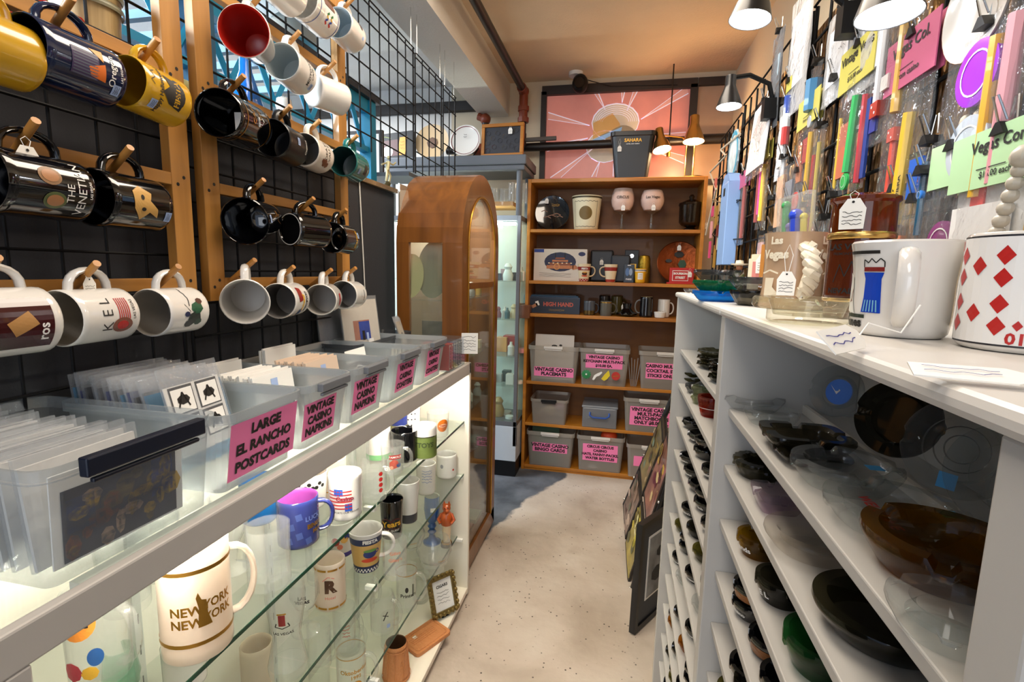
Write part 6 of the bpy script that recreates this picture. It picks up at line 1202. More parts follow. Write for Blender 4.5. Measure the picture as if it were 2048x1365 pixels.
bag('clear bag with dice and a yellow pen hanging above the pink header', 1815, -55, .15, .22, cont=(('pen', .02, .03, .19, 'd9a82c', .007), ('die', -.035, .17, .022, 'b5321c'), ('die', -.01, .14, .02, 'e0dcd8'), ('pen', -.04, .05, .16, 'e8e8e8', .006), ('r', -.045, .19, .02, .02, '24308a')))
bag('clear bag with a purple poker chip above a silver one', 1978, 55, .125, .17, cont=(('chip', .0, .045, .034, '9a2cc8'), ('chip', 0, .122, .034, 'c4ccd4')), back=None)
bag('clear bag of yellow and pink pens cut by the right edge', 2052, -20, .09, .22, cont=(('pen', -.025, .03, .19, 'd9a82c', .007), ('pen', .0, .02, .18, 'e8a0a8', .008), ('r', -.02, .19, .02, .03, 'd8504c')))
bag('large clear bag with a white card under the green Vegas header at the right edge', 2015, 268, .14, .22, head=(GH, 'Vegas Con.', .058), cont=(('r', -.02, .13, .085, .13, 'eceae6'), ('pen', .055, .08, .2, 'd8a82c', .006)), x=.362, back=col('e4e4e2', .6))
t = thing('skeleton_keychain', 'bony skeleton-arm keychain on the white card at the right edge', 'keychain', (.345, 0, 0)); p = at(2022, 385, x=.35); t.location = (.35, p.y, p.z); BO = col('b8b0a0', .4)
for k in range(8): G().ball(.007 if k else .011, BO, TR(0, .0035 * k - .01, -.011 * k + .03), 8).build('bead', t)
bag('clear bag with a dull purple chip and small green header end', 1915, 300, .075, .19, head=(GH, '', .05), cont=(('chip', .0, .105, .026, '8a3a78'), ('chip', -.01, .165, .02, '3a3a40')))
t = thing('bead_string', 'string of pale cream beads hanging between the chip bag and green header', 'beads', tuple(at(1960, 235, x=.37)))
for i in range(5):
    for j in range(3): G().ball(.0075, col('cfc0a0', .5), TR(0, .022 * (j - 1) + .006 * (i % 2), -.014 * i), 8, (1, .7, 1.3)).build('bead', t)
t = solo(G().lathe([(0, .0), (.035, .0), (.055, .006), (.056, .009), (.035, .004), (0, .004)], 32, WHM).lathe([(.053, .0075), (.0565, .0092)], 32, col('8a5a30', .4)), 'small_plate', 'small white plate with a brown rim at the top right', 'plate', tuple(at(1968, 10, x=.372)), (0, -90, 0))
bag('clear bag of orange and white pieces behind the chess mug', 1835, 405, .10, .13, cont=(('pen', -.03, .04, .12, 'd8722c', .006), ('r', .02, .08, .03, .03, 'e8a050'), ('r', .0, .11, .05, .02, '7a8ad0'), ('r', .03, .1, .02, .02, 'a82a2a')), mat=CLR)
bag('clear bag with dark pieces beside the amber jar', 1795, 385, .07, .15, cont=(('pen', 0, .03, .14, '2a2420', .004), ('r', .01, .1, .02, .04, '3a3430')))
bag('slim clear bag with a blue bead strand right of the pink-headed bag', 1862, 290, .04, .13, cont=(('pen', 0, .02, .11, '24506a', .004), ('chip', 0, .06, .006, '2a7ad0')))
bag('white paper sleeve with sketch, brightest one at the far lamp', 1530, 205, .19, .20, mat=None, cont=(('r', 0, .09, .18, .18, 'f0ece8'), ('s', .02, .1, .06, .1)), clip=True, x=.36, skew=4)
bag('tall white crinkled bag hanging nearest the second black lamp', 1610, -20, .14, .26, mat=WB, cont=(('r', 0, .12, .1, .16, 'f2f2f4'),))
bag('white crinkled bag with faint print right of the tall white bag', 1690, 10, .13, .16, mat=WB, cont=(('r', 0, .08, .09, .1, 'e2e4ea'), ('s', .02, .06, .04, .05)))
bag('clear round-ended bag with a blue cap, hanging by the second lamp', 1636, 128, .06, .13, cont=(('pen', 0, .03, .09, '2a78a8', .016), ('chip', 0, .11, .012, 'c0c8cc')))
bag('small bag with yellow header and yellow pencil between the black wires', 1624, 200, .12, .26, head=(YH, 'Vintage', .06), cont=(('pen', .025, .07, .24, 'd8a82c', .0055), ('r', .0, .10, .04, .05, 'b5322a'), ('r', -.03, .12, .03, .08, 'c87a50'), ('chip', -.03, .20, .02, 'c03a34')))
bag('long thin clear bag with red and yellow sticks right of the grey sleeves', 1642, 255, .06, .24, cont=(('pen', .01, .03, .22, 'b8a04a', .004), ('pen', -.01, .05, .2, 'a83a30', .005)))
bag('narrow pen bag with red, white and blue flag colours', 1583, 165, .035, .15, head=(YH, '', .03), cont=(('pen', 0, .03, .07, '2a4aa8', .009), ('pen', 0, .07, .10, 'e8e8e8', .009), ('pen', 0, .10, .14, 'c8322a', .009)))
bag('small bag with a little yellow Vintage header at the far white sleeves', 1533, 292, .09, .22, head=(YH, 'Vintage', .05), cont=(('pen', .01, .05, .2, 'd8a82c', .006), ('pen', -.015, .04, .18, 'e0408a', .005), ('pen', -.035, .06, .2, '8a3a34', .006)))
bag('bag with a pink header square and dark sticks beside the light blue box', 1490, 350, .10, .22, head=(PH, '', .05), cont=(('pen', .0, .04, .2, '3a3432', .006), ('pen', .03, .04, .2, '9a4a40', .006)))
for k, (u, v, c) in enumerate(((1568, 318, 'c89a78'), (1585, 325, '7a7a80'), (1600, 345, '6a6c72'))):
    bag('narrow sleeve, %s of the three left of the long thin bag' % ('tan leftmost', 'grey middle', 'grey rightmost')[k], u, v, .07, .17, cont=(('r', 0, .1, .05, .12, c),))
for k, (u, v, c, h) in enumerate(((1525, 470, 'd8a8a0', .08), (1545, 462, '8aae4a', .08), (1625, 425, '8a4424', .12), (1612, 415, 'c8b47c', .10), (1650, 440, 'a8a8b0', .10))):
    bag('small clear packet, the %s one hanging low over the counter' % ('pink', 'lime green', 'rust brown', 'straw coloured', 'grey tagged')[k], u, v, .07, h, cont=(('r', 0, h * .55, .05, h * .6, c),) + ((('s', 0, h * .5, .03, .05),) if k == 4 else ()))
bag('clear packet with a dark blue lump above the brown film', 1640, 482, .07, .10, cont=(('pen', 0, .02, .05, '1a4aa0', .014), ('r', 0, .08, .05, .05, '4a5a7a')))
bag('clear hanging bag of white goods at the very top right of the yellow header', 1745, 20, .12, .12, mat=WB, cont=(('r', 0, .06, .1, .08, 'dfe2ea'),))
bag('long silver grey pouch high at the far lamp', 1560, 65, .09, .24, mat=thin('d8dade', .45, 'a8aaae', .15, 1.5, crinkle=.6), cont=(('r', .01, .12, .04, .12, 'a8bcc8'),))
bag('clear white-streaked bag below the silver pouch', 1572, 205, .07, .18, mat=WB, cont=(('r', 0, .09, .04, .12, 'e6dcd8'),))
t = solo(G().lathe([(0, -.004), (.085, -.003), (.085, .003), (0, .004)], 32, col('cfe0e6', .5, var=.3, vs=30), rf=lambda a, z: 1 + .04 * math.cos(16 * a)).lathe([(.07, .0045), (.083, .0035)], 32, col('3aa0c0', .5)), 'round_pouch', 'round white pouch with a feathered pale blue edge near the far end', 'pouch', (.365, at(1467, 312, x=.365).y, at(1467, 312, x=.365).z), (0, -90, 0))
p = at(1463, 368, x=.345); t = thing('long_box', 'long light blue carton hanging upright near the far end of the grid', 'box', (.345, p.y, p.z)); G().box(-.02, .02, -.055, .055, -.27, 0, col('8fb0e0', .4)).prism([(-.055, 0), (.055, 0), (.03, .03), (-.03, .03)], -.018, .018, col('8fb0e0', .4), Matrix(((0, 0, 1, 0), (1, 0, 0, 0), (0, 1, 0, 0), (0, 0, 0, 1)))).build('carton', t, bevel=.002); G().box(-.0215, -.0205, -.012, .012, -.04, -.015, INK).build('printed_mark', t)
R = random.Random(9)
for k in range(12):
    p = at(1418 + R.uniform(-6, 22), 370 + k * 13, x=.35); c = ('d86a5a', 'e8a0a0', '7a2a20', 'c8c0a0', 'e04a7a', 'b08030')[k % 6]
    solo(G().cb(0, 0, 0, .006, .03, .05 + .02 * (k % 3), col(c, .5)), 'hanging_charm', '%s flat charm at the far end of the grid, %s from the top' % (('coral', 'pale pink', 'maroon', 'beige', 'hot pink', 'ochre')[k % 6], ('first second third fourth fifth sixth seventh eighth ninth tenth eleventh twelfth'.split())[k]), 'charm', (.362, min(2.3, p.y), p.z), (0, 0, 0), group='flat charms at the far end of the grid')
g = G(); q = [at(u, v, x=.36) for u, v in ((1480, 268), (1442, 300), (1452, 312), (1420, 345), (1432, 380), (1412, 470))]; g.tube(q, .004, 6, col('d8c8b0', .6))
solo(g, 'cord', 'pale cord looped over the far top corner of the wire grid', 'cord')
g = G(); q = [at(u, v, x=.355) for u, v in ((1425, 400), (1440, 405), (1480, 400), (1445, 425), (1425, 470), (1450, 480), (1485, 478))]; g.tube(q, .0025, 6, BLACK); solo(g, 'cable', 'thin black cable looping around the light blue carton', 'cord')
for k, (u, v) in enumerate(((1620, 400), (1580, 408), (1545, 400), (1672, 160), (1850, 350), (1668, 395))):
    p = at(u, v, x=.362); t = thing('binder_clip', 'black binder clip on the grid wire, %s' % ('above the rust brown packet', 'above the lime green packet', 'leftmost over the roulette figurine', 'left of the yellow Vintage header', 'right of the red chip', 'above the amber jar')[k], 'clip', (.362, p.y, p.z), group='loose binder clips on the grid'); binder(t, 0, 0)
# lamps clipped along the top
CW2 = emit('f4f8ff', 40)
for k, (u, v, y, s, lab) in enumerate(((1462, 152, 1.42, .88, 'black clip lamp with lit white bulb, farthest of the three on the grid'), (1520, -66, .95, .95, 'black clip lamp with lit white bulb, middle of the three on the grid'), (1792, -125, .68, .95, 'black clip lamp at the top right edge, nearest of the three'))):
    p = at(u, v, y=y); t = thing('clip_lamp', lab, 'lamp', p); d = (-.12 if k == 1 else .0, -.05, -1)
    lamp_head('lamp_shade', t, (0, 0, 0), d, col('141416', .3), CW2, s * .78)
    G().tube([(0, 0, -.005), (.05, .03, .01), (.10, .04, -.01), (.36 - p.x, .05, -.06 if k < 2 else .03)], .006, 8, BLACK).build('arm', t); G().cb(.36 - p.x, .05, -.07 if k < 2 else .02, .05, .03, .05, BLACK).build('clamp', t)
    light('clip_lamp_light', 'SPOT', (p.x, p.y - .005, p.z - .085), (4.5, 2.6, 1.1)[k], (.93, .96, 1), .025, rot=(0, rad(12), 0), spot=150)

# ================================================================ on the counter
CZ2 = RZ + .0005
def ct(t, u, v, rz=0, dx=0): p = at(u, v, z=CZ2); t.location = (p.x + dx, p.y, CZ2); t.rotation_euler = (0, 0, rad(rz)); return t
# chess mug
def d_ch2(g, f):
    m = wrap(f, -50); g.rect(m, -.004, .079, .04, .003, INK); g.rect(m, -.008, .018, .026, .0035, col('1e2c20', .5)); g.text(m, -.014, .0115, .012, 'Dunes', INK, .05)
    m = wrap(f, -36); g.poly(m, [(-.009, .02), (-.0075, .034), (-.0075, .052), (-.0095, .058), (.0095, .058), (.0075, .052), (.0085, .034), (.0095, .02)], col('1440b0', .3), .0, .002); g.rect(m, 0, .063, .019, .004, col('7a1f1a', .4)); g.line(m, [(-.0095, .065), (-.0095, .072), (-.005, .069), (-.002, .073), (.002, .069), (.006, .073), (.0095, .070), (.0095, .065)], .001, INK)
    for k in range(5): g.line(wrap(f, -36, .0012), [(-.006 + .003 * k, .023), (-.005 + .0025 * k, .034)], .0012, col('70a8c8', .4))
    m = wrap(f, -76); g.poly(m, [(-.012, .022), (.01, .02), (.006, .03), (.002, .056), (-.006, .06), (-.01, .04)], col('d8d8d0', .4)); g.poly(m, [(-.002, .03), (.004, .032), (.004, .046)], col('7a5038', .5))
fl = lambda z: .0405 + .0045 * max(0, (z - .05) / .04) ** 1.5 + .001 * max(0, .02 - z) / .02 * -2
t = cup('coffee_mug', 'white flared chess piece mug with a blue tower, on the right counter', 'mug', .04, .045, .09, WHM, handle=.028, deco=d_ch2, rf=fl, wall=.003, hlo=.16, hhi=.88)
t.location = (.246, .514, CZ2); t.scale = (.92,) * 3; t.rotation_euler = (0, 0, rad(-113))
def lying_tag(lab, a, b, zb, up):
    A, Bp = at(*a, z=CZ2 + .002), at(*b, z=CZ2 + zb); X_ = (Bp - A); L_2 = X_.length / 2; X_.normalize(); Y_ = Vector(up); Y_ = (Y_ - X_ * Y_.dot(X_)).normalized(); Z_ = X_.cross(Y_)
    tt = thing('price_tag', lab, 'tag'); tt.matrix_world = Matrix.Translation((A + Bp) / 2 + Y_ * .009) @ Matrix((X_, Y_, Z_)).transposed().to_4x4(); return tt
tt = lying_tag('white paper tag lying over the counter edge, tied to the chess mug', (1652, 716), (1752, 688), .004, (.25, .9, .42)); G().prism([(-.03, -.009), (.02, -.010), (.03, -.004), (.03, .004), (.02, .010), (-.03, .009)], 0, .0008, TAGW).scrib(plane((0, 0, .001), (1, 0, 0), (0, 1, 0)), -.005, 0, .04, .012, col('3a3a8a', .5), 2, .0008).build('tag', tt)
G().tube([(.028, 0, .001), (.05, .006, .004), (.062, -.01, .012), (.075, .0, .03)], .0006, 5, TAGW).build('string', tt)
# card mug
def d_card(g, f):
    m = wrap(f, 162); g.rect(m, 0, .047, .074, .085, col('26262c', .4)); g.rect(wrap(f, 162, .0009), 0, .047, .071, .082, col('e6e6e4', .25)); m = wrap(f, 162, .0012)
    for u in (-.017, .017):
        for v in (.020, .037, .057, .074): g.poly(m, [(0, -.0075), (.0058, 0), (0, .0075), (-.0058, 0)], RED, u, v)
    for v in (.029, .066): g.poly(m, [(0, -.0075), (.0058, 0), (0, .0075), (-.0058, 0)], RED, 0, v)
    g.text(m, .029, .0115, .012, '10', RED, .03, rot=180); g.poly(m, [(0, -.004), (.003, 0), (0, .004), (-.003, 0)], RED, .029, .021)
    g.text(m, -.029, .082, .012, '10', RED, .03); g.poly(m, [(0, -.004), (.003, 0), (0, .004), (-.003, 0)], RED, -.029, .072)
t = cup('coffee_mug', 'white mug printed with a ten of diamonds card, cut by the right edge', 'mug', .041, .041, .092, WHM, handle=.028, deco=d_card, wall=.003); t.location = (.292, .440, CZ2); t.scale = (.92,) * 3; t.rotation_euler = (0, 0, rad(30))
tt = lying_tag('white paper tag lying flat in front of the ten of diamonds mug', (1900, 760), (2010, 770), .002, (.3, .9, .25)); G().prism([(-.024, -.008), (.015, -.009), (.024, -.003), (.024, .003), (.015, .009), (-.024, .008)], 0, .0008, TAGW).scrib(plane((0, 0, .001), (1, 0, 0), (0, 1, 0)), -.004, 0, .03, .01, col('3a3a8a', .5), 2, .0006).build('tag', tt)
G().tube([(.022, 0, .001), (.04, .004, .001), (.055, -.0, .004)], .0006, 5, TAGW).build('string', tt)
# amber jar
AMB = thin('b0601c', .55, '7a3a10', .05, 1.5)
t = thing('lidded_jar', 'amber glass lidded jar with dark LAS VEGAS NEVADA lettering', 'jar'); G().lathe([(0, 0), (.04, 0), (.042, .02), (.041, .03), (.043, .035), (.043, .132), (.038, .132), (.038, .02), (0, .015)], 32, AMB).build('jar', t)
G().lathe([(.044, .135), (.044, .150), (.043, .19), (.047, .194), (.0465, .20), (.03, .206), (.0, .208)], 32, thin('a8541a', .45, '7a3a10', .05, 1.5)).build('lid', t); G().lathe([(.0445, .132), (.046, .134), (.046, .141), (.0445, .143)], 32, col('c8a05a', .25, .9)).build('brass_band', t); G().lathe([(.0425, .028), (.044, .03), (.0425, .034)], 32, col('c8a05a', .25, .9)).build('brass_band', t)
m = wrap(lambda z: .0432, -128, .0006); g = G(); g.lathe([(.0433, .038), (.0433, .129)], 32, thin('a8502c', .4, '7a3a20', .1)); g.text(wrap(lambda z: .0432, -128, .001), 0, .118, .014, 'LAS VEGAS', INK, .03).text(wrap(lambda z: .0432, -128, .001), 0, .107, .006, 'FREMONT STREET', INK).text(wrap(lambda z: .0432, -128, .001), -.004, .046, .012, 'NEVADA', INK, .03)
g.line(wrap(lambda z: .0432, -128, .001), [(-.02, .06), (-.012, .09), (-.004, .07), (.004, .095), (.012, .075), (.02, .09)], .0015, INK).build('label', t)
price_tag(t, (-.030, -.036, .195), (0, 0, -38), 1.35, .012); t.location = (.290, .715, CZ2); t.scale = (.80, .80, .74)
# tan rope mug with pens in a bag
TNP = col('b89878', .25, coat=.5, var=.1, vs=20)
t = thing('souvenir_mug', 'tan ceramic Las Vegas mug with white rope handle and raised cowboy boots', 'mug'); h = .118
G().lathe([(0, .004), (.04, .004), (.046, 0), (.048, .004), (.044, .03), (.043, .07), (.045, .112), (.046, h), (.043, h), (.04, .07), (.042, .01), (0, .008)], 36, TNP).build('body', t)
HW = col('e2d6bc', .3, coat=.4); pts = [(.044 + .030 * math.sin(PI * k / 20), 0, .098 - .076 * k / 20) for k in range(21)]
g = G()
for s_ in (0, PI):
    g.tube([(p_[0] + .0045 * math.cos(k * 1.1 + s_), .0065 * math.sin(k * 1.1 + s_), p_[2]) for k, p_ in enumerate(pts)], .0075, 8, HW)
g.build('rope_handle', t)
f45 = lambda z: .0455; 
G().text(wrap(f45, -54, .001), 0, .105, .015, 'Las', HW, .05).text(wrap(f45, -56, .001), .0, .084, .018, 'Vegas', HW, .05).build('raised_lettering', t); g = G().text(wrap(f45, 42, .001), .0, .105, .015, 'Las', HW, .05).text(wrap(f45, 44, .001), .0, .084, .018, 'Vegas', HW, .05)
G_ = g.build('raised_lettering', t)
for a0 in (-62, 52):
    g = G().poly(wrap(lambda z: .046, a0, .0015), [(-.008, .0), (.008, 0), (.006, -.014), (.014, -.022), (.014, -.028), (-.009, -.028)], HW, 0, .048); g.line(wrap(lambda z: .046, a0, .002), [(-.014, .055), (0, .06), (.014, .055)], .0025, HW); g.build('raised_boot', t)
price_tag(t, (.05, -.026, .058), (0, 0, 62), 1.0, .04); ct(t, 1580, 617, -88)
p = t.location
pb = thing('pen_bag', 'clear bag of green, blue and yellow pens standing in the tan mug', 'bag', (p.x, p.y, p.z + .012), (0, -4, -70)); g = G().cb(0, 0, .085, .072, .012, .165, thin('ffffff', .75, 'e8e4dc', .06, 1.45, crinkle=.5)); g.build('clear_bag', pb)
for u, zt, c, r in ((-.018, .155, '2f9a4a', .006), (.006, .135, '1c3fc0', .0085), (.024, .13, 'd8c84a', .005), (-.008, .12, '7a70b0', .005)): G().tube([(u, 0, .01), (u - .004, 0, zt)], r, 8, col(c, .3, coat=.3)).ball(r * 1.25, col(c, .3, coat=.3), TR(u - .004, 0, zt), 8).build('pen', pb)
# figurines
t = thing('figurine', 'porcelain man in red vest beside a roulette table, with framed scene behind', 'figurine'); SK = col('c8895a', .4); VS = col('b5583a', .4); TR2 = col('a8905a', .4)
G().tube([(-.006, 0, .0), (-.006, 0, .028), (-.002, 0, .045)], .007, 10, TR2).tube([(.008, 0, 0), (.007, 0, .028), (.002, 0, .045)], .007, 10, TR2).build('trousers', t)
G().tube([(0, 0, .042), (0, 0, .058), (.0, 0, .078), (0, 0, .088)], .014, 12, VS, rs=[(.013, .011), (.015, .012), (.014, .010), (.006, .006)]).build('vest', t)
for s_ in (-1, 1): G().tube([(s_ * .013, 0, .08), (s_ * .017, -.004, .062), (s_ * .01 + .008, -.016, .05)], .0048, 8, WHITE).build('sleeve', t)
G().ball(.003, SK, TR(.016, -.02, .048), 8).ball(.003, SK, TR(0, -.02, .048), 8).build('hand', t); G().ball(.0095, SK, TR(0, -.002, .099), 14, (1, 1.05, 1.2)).ball(.002, SK, TR(0, -.012, .098), 6).ball(.0012, INK, TR(.003, -.0105, .1015), 6).ball(.0012, INK, TR(-.003, -.0105, .1015), 6).build('head', t); G().ball(.0098, col('8a4420', .5), TR(0, .001, .104), 12, (1.02, 1, .9)).build('hair', t)
G().lathe([(0, .0), (.012, .0), (.006, .02), (.03, .034), (.034, .037), (.034, .041), (0, .041)], 24, col('4a4a44', .3), TR(.03, -.02, 0)).build('roulette_table', t)
G().tube([(.03, .03, 0), (.03, .03, .06), (.03, .03, .075)], .011, 10, col('2c2e34', .5), rs=[.012, .012, .005]).ball(.0085, SK, TR(.03, .03, .083), 10).lathe([(.013, .088), (.008, .089), (.008, .097), (0, .098)], 14, col('3a3c42', .5), TR(.03, .03, 0)).build('seated_figure', t)
G().box(-.01, .06, .045, .055, 0, .115, col('b5752c', .5)).box(-.002, .052, .0445, .045, .01, .105, col('6a4424', .6)).build('framed_scene', t); ct(t, 1500, 600, 30, .055); t.location = (.315, 1.09, CZ2)
t = thing('figurine', 'small cowboy figurine in a cream hat and green vest', 'figurine'); GV = col('6a7048', .5)
G().tube([(0, 0, 0), (0, 0, .035), (0, 0, .055), (0, 0, .064)], .014, 12, GV, rs=[.015, .013, .014, .006]).tube([(.013, 0, .055), (.018, -.008, .035), (.01, -.018, .03)], .005, 8, col('c8c4bc', .5)).tube([(-.013, 0, .055), (-.018, -.008, .035), (-.01, -.018, .03)], .005, 8, col('c8c4bc', .5)).build('body', t)
G().ball(.0088, col('8a5434', .4), TR(0, -.001, .072), 12).build('head', t); G().lathe([(0, .076), (.02, .079), (.022, .082), (.0105, .08), (.009, .09), (0, .091)], 20, col('dccfb8', .5)).build('hat', t); t.location = (.30, 1.42, CZ2); t.rotation_euler = (0, 0, rad(60))
t = thing('shaker', 'cream cylindrical souvenir with a pink figure and paper tag behind the ashtray stack', 'shaker'); G().cyl(.024, 0, .09, 20, CREAMI).cyl(.019, .09, .10, 20, CREAMI).build('body', t); G().rect(wrap(.0243, -120), 0, .058, .018, .05, col('c87a70', .5)).build('printed_design', t); price_tag(t, (.0, -.028, .10), (0, 0, -20), 1.2, .012); t.location = (.31, 1.26, CZ2)
# ashtrays on the counter
def _lt(h, p=.45): return ''.join('%02x' % round(255 * (int(h[i:i + 2], 16) / 255) ** p) for i in (0, 2, 4))
def AM(h, t=.6, b=None): return thin(_lt(h), min(.93, t + .22), b or h, .03, 1.4)
YG, DKG, _q1, _q2, OLV, GRY, CLA = AM('f6f4e2', .8, 'd8d4bc'), AM('5a5648', .55, '2a2820'), AM('2090e0', .6, '1080d8'), AM('2f8a5c', .55, '1c6a40'), AM('6a6030', .5, '3a3418'), AM('8a8c8e', .65, '5a5c5e'), thin('f6f8f8', .955, 'd8dcde', .03, 1.38)
BLU2, GRN2 = thin('60c0f8', .55, '1a90e8', .03, 1.4), thin('60b080', .6, '208a58', .03, 1.4)
t = dish('glass_ashtray', 'pale yellow-green glass ashtray on the counter in front of the tan mug', .056, .028, YG, 4, step=True); ct(t, 1612, 646)
t = dish('glass_ashtray', 'lower dark fluted glass ashtray between the tan mug and blue ashtray', .046, .026, DKG, 0, 18); ct(t, 1515, 611)
t = dish('glass_ashtray', 'upper grey fluted glass ashtray stacked on the dark one', .05, .022, GRY, 0, 18); ct(t, 1515, 611); t.location.z += .0265
for k, (m_, lab) in enumerate(((BLU2, 'bright blue glass ashtray, bottom of the far counter stack'), (GRN2, 'green glass ashtray, middle of the far counter stack'), (GRY, 'grey clear glass ashtray, top of the far counter stack'))):
    t = dish('glass_ashtray', lab, .046, .020, m_, 4, 8 if k == 1 else 0); ct(t, 1432, 602); t.location.z += .0205 * k
t = dish('glass_ashtray', 'flat clear ashtray at the far corner of the counter', .03, .012, CLA); t.location = (.20, 1.47, CZ2)

# ================================================================ ashtrays in the shelving
BKA = col('0b0b0c', .1, coat=.6)
def rowlab(lab, shelf, colname): return lab
def sh(t, u, v, z, r, x=None):
    p = at(u, v, z=z); t.location = (x or min(max(p.x, .18 + r), .34 - r if r < .075 else .26), p.y, z + .0005); return t
O = ('top', 'second', 'third', 'fourth', 'fifth', 'sixth', 'seventh', 'eighth', 'ninth', 'tenth', 'eleventh', 'twelfth')
def nd(lab, u, v, k, r, h, m_, nt=4, wavy=0, sq=0, deco=None, rz=0, dz=0, x=None, sc=1, depth=.5, wall=.012):
    r *= 1.08; t = dish('glass_ashtray', lab, r, h, m_, nt, wavy, sq, deco=deco, sc=sc, depth=depth, wall=wall); sh(t, u, v, SHN[k], r, x); t.rotation_euler = (0, 0, rad(rz)); t.location.z += dz; return t
wt = lambda s_, z=.016, sz=.011, a=-170: (lambda g, f: g.text(wrap(lambda zz: f(zz) * 1.0 + .0016, a), 0, z, sz, s_, WHITE, .02))
bs = lambda y, r_: None
STKB = lambda t, x=.02, y=-.02, z=.02: G().rect(plane((x, y, z), (1, 0, 0), (0, 1, 0)), 0, 0, .014, .014, col('4aa0dc', .5)).build('price_sticker', t)
t = nd('grey clear oval glass ashtray, first by the divider on the near top shelf', 1532, 822, 0, .036, .022, AM('e0e2e4', .7, 'b0b2b4'), 2, 0, 0, x=.215, sc=1.15)
t = nd('clear glass ashtray just behind the dark square one, near top shelf', 1580, 852, 0, .034, .02, CLA, 3, x=.22)
t = nd('dark smoky rectangular glass ashtray, near top shelf', 1640, 905, 0, .044, .024, AM('6a6250', .5, '2c281c'), 4, 0, 1, x=.228, sc=1.15); 
t = nd('dark smoky square ashtray under the rectangular one, near top shelf', 1655, 925, 0, .040, .014, AM('5a5444', .5, '2c281c'), 4, 0, 1, x=.222); t.location.z = SHN[0] + .0005; bpy.data.objects[t.name].location.y -= .0
tq = t
t = nd('large clear round glass ashtray with blue sticker, near top shelf', 1720, 975, 0, .046, .026, thin('f4f6f6', .94, 'c8cccf', .03, 1.38), 4, x=.232); STKB(t, .022, -.01, .024)
t = nd('clear ashtray with red lettering and blue sticker, near top shelf', 1840, 1062, 0, .048, .024, CLA, 4, x=.235, deco=lambda g, f: g.text(plane((0, 0, .0118), (0, -1, 0), (1, 0, 0)), 0, -.01, .013, 'WELCOME', RED, .03)); STKB(t, .03, -.02, .0245)
t = nd('big amber glass ashtray at the near end of the top shelf', 1960, 1160, 0, .048, .03, AM('9a6410', .55, '6a4408'), 3, x=.236)
t = nd('small clear ashtray half hidden by the near upright', 1995, 1290, 0, .03, .02, CLA, 3, x=.20)
def back(lab, u, v, r, m_, nt=4, w=0, tilt=74, deco=None):
    r *= 1.0; t = dish('glass_ashtray', lab, r, .022, m_, nt, w, deco=deco); p = at(u, v, x=.30); t.location = (.312, p.y, SHN[0] + .0145 + r * .97 + .001); t.rotation_euler = (0, rad(-tilt), rad(38)); return t
t = back('clear ashtray with blue centre standing at the back by the divider', 1668, 790, .036, thin('f4f6f6', .94, 'babec2', .03, 1.38)); G().disc(plane((0, 0, .0118), (1, 0, 0), (0, 1, 0)), 0, 0, .018, col('2a6ac8', .4)).poly(plane((0, 0, .0124), (1, 0, 0), (0, 1, 0)), [(-.008, -.012), (.004, 0), (-.004, .002), (.008, .013), (0, .004), (.002, -.002)], WHITE).build('printed_design', t)
back('thick dark smoky ashtray standing upright at the back of the near top shelf', 1786, 845, .042, AM('4a463a', .5, '24221a'), 4)
t = back('clear cut-glass ashtray with ringed centre standing at the back', 1905, 900, .044, thin('f4f6f6', .94, 'c4c8cc', .03, 1.38)); G().lathe([(.02, .0125), (.021, .0135)], 28, GRY).lathe([(.012, .0125), (.013, .0135)], 28, GRY).build('cut_rings', t); STKB(t, -.03, 0, .0225)
back('clear glass dish standing at the back near the right edge', 2010, 930, .042, thin('f4f6f6', .94, 'c4c8cc', .03, 1.38), 0)
back('clear glass dish farther right at the back, partly cut by the frame', 2120, 1010, .042, thin('f4f6f6', .94, 'c4c8cc', .03, 1.38), 3)
nd('olive scalloped glass ashtray by the divider, second near shelf', 1512, 952, 1, .036, .026, AM('6a6448', .5, '3a3620'), 4, 20, x=.222)
nd('mauve clear squarish ashtray, second near shelf', 1568, 1020, 1, .032, .026, thin('ece4ec', .94, 'b8b0b8', .03, 1.38), 4, 0, 1, x=.215)
nd('clear oval glass ashtray in the middle of the second near shelf', 1632, 1105, 1, .045, .024, thin('f6f4f1', .94, 'ccc4ba', .03, 1.38), 0, x=.226, sc=1.1)
nd('dark olive glossy round ashtray, nearest on the second near shelf', 1760, 1270, 1, .052, .026, AM('4a4630', .45, '262414'), 0, x=.236)
def cupash(lab, u, v, k, m_, s_='', r=.03, h=.028, nt=4, dz=0, S=None, x=None, a=-150):
    t = dish('glass_ashtray', lab, r, h, m_, nt, wall=.006, depth=.7, deco=(lambda g, f: (g.text(wrap(lambda zz: r * (.80 + .17 * (zz / h - .2) / .5) + .0012, a), 0, h * .45, h * .36, s_, WHITE, .03))) if s_ else None)
    S = S or SHN; p = at(u, v, z=S[k]); t.location = (x or min(max(p.x, .182 + r), .33 - r), p.y, S[k] + .0005 + dz); return t
AMB2 = AM('a87e18', .55, '7a5a10'); GRN3 = AM('2f7a3c', .6, '1f5a2c'); BRN = col('7a4a1c', .3, .5, bump=.5, bs=80)
cupash('amber glass cup ashtray with white script, third near shelf by the divider', 1505, 1108, 2, AMB2, 'sands', .030, .030)
cupash('dark smoky cup ashtray with white letters, third near shelf', 1560, 1200, 2, AM('4a4838', .5, '222016'), 'E L', .032, .03)
cupash('green glass cup ashtray, nearest on the third near shelf', 1616, 1335, 2, GRN3, '', .040, .036, 4)
cupash('lower black ashtray with gold flecks and casino script, fourth near shelf', 1490, 1230, 3, BKA, 'casino', .030, .024)
t = cupash('upper black ashtray with gold flecks stacked by the divider, fourth near shelf', 1490, 1230, 3, BKA, '', .030, .024, dz=.0245)
G().lathe([(.0265, .006), (.0298, .018)], 30, BRN).build('gold_flecked_band', t)
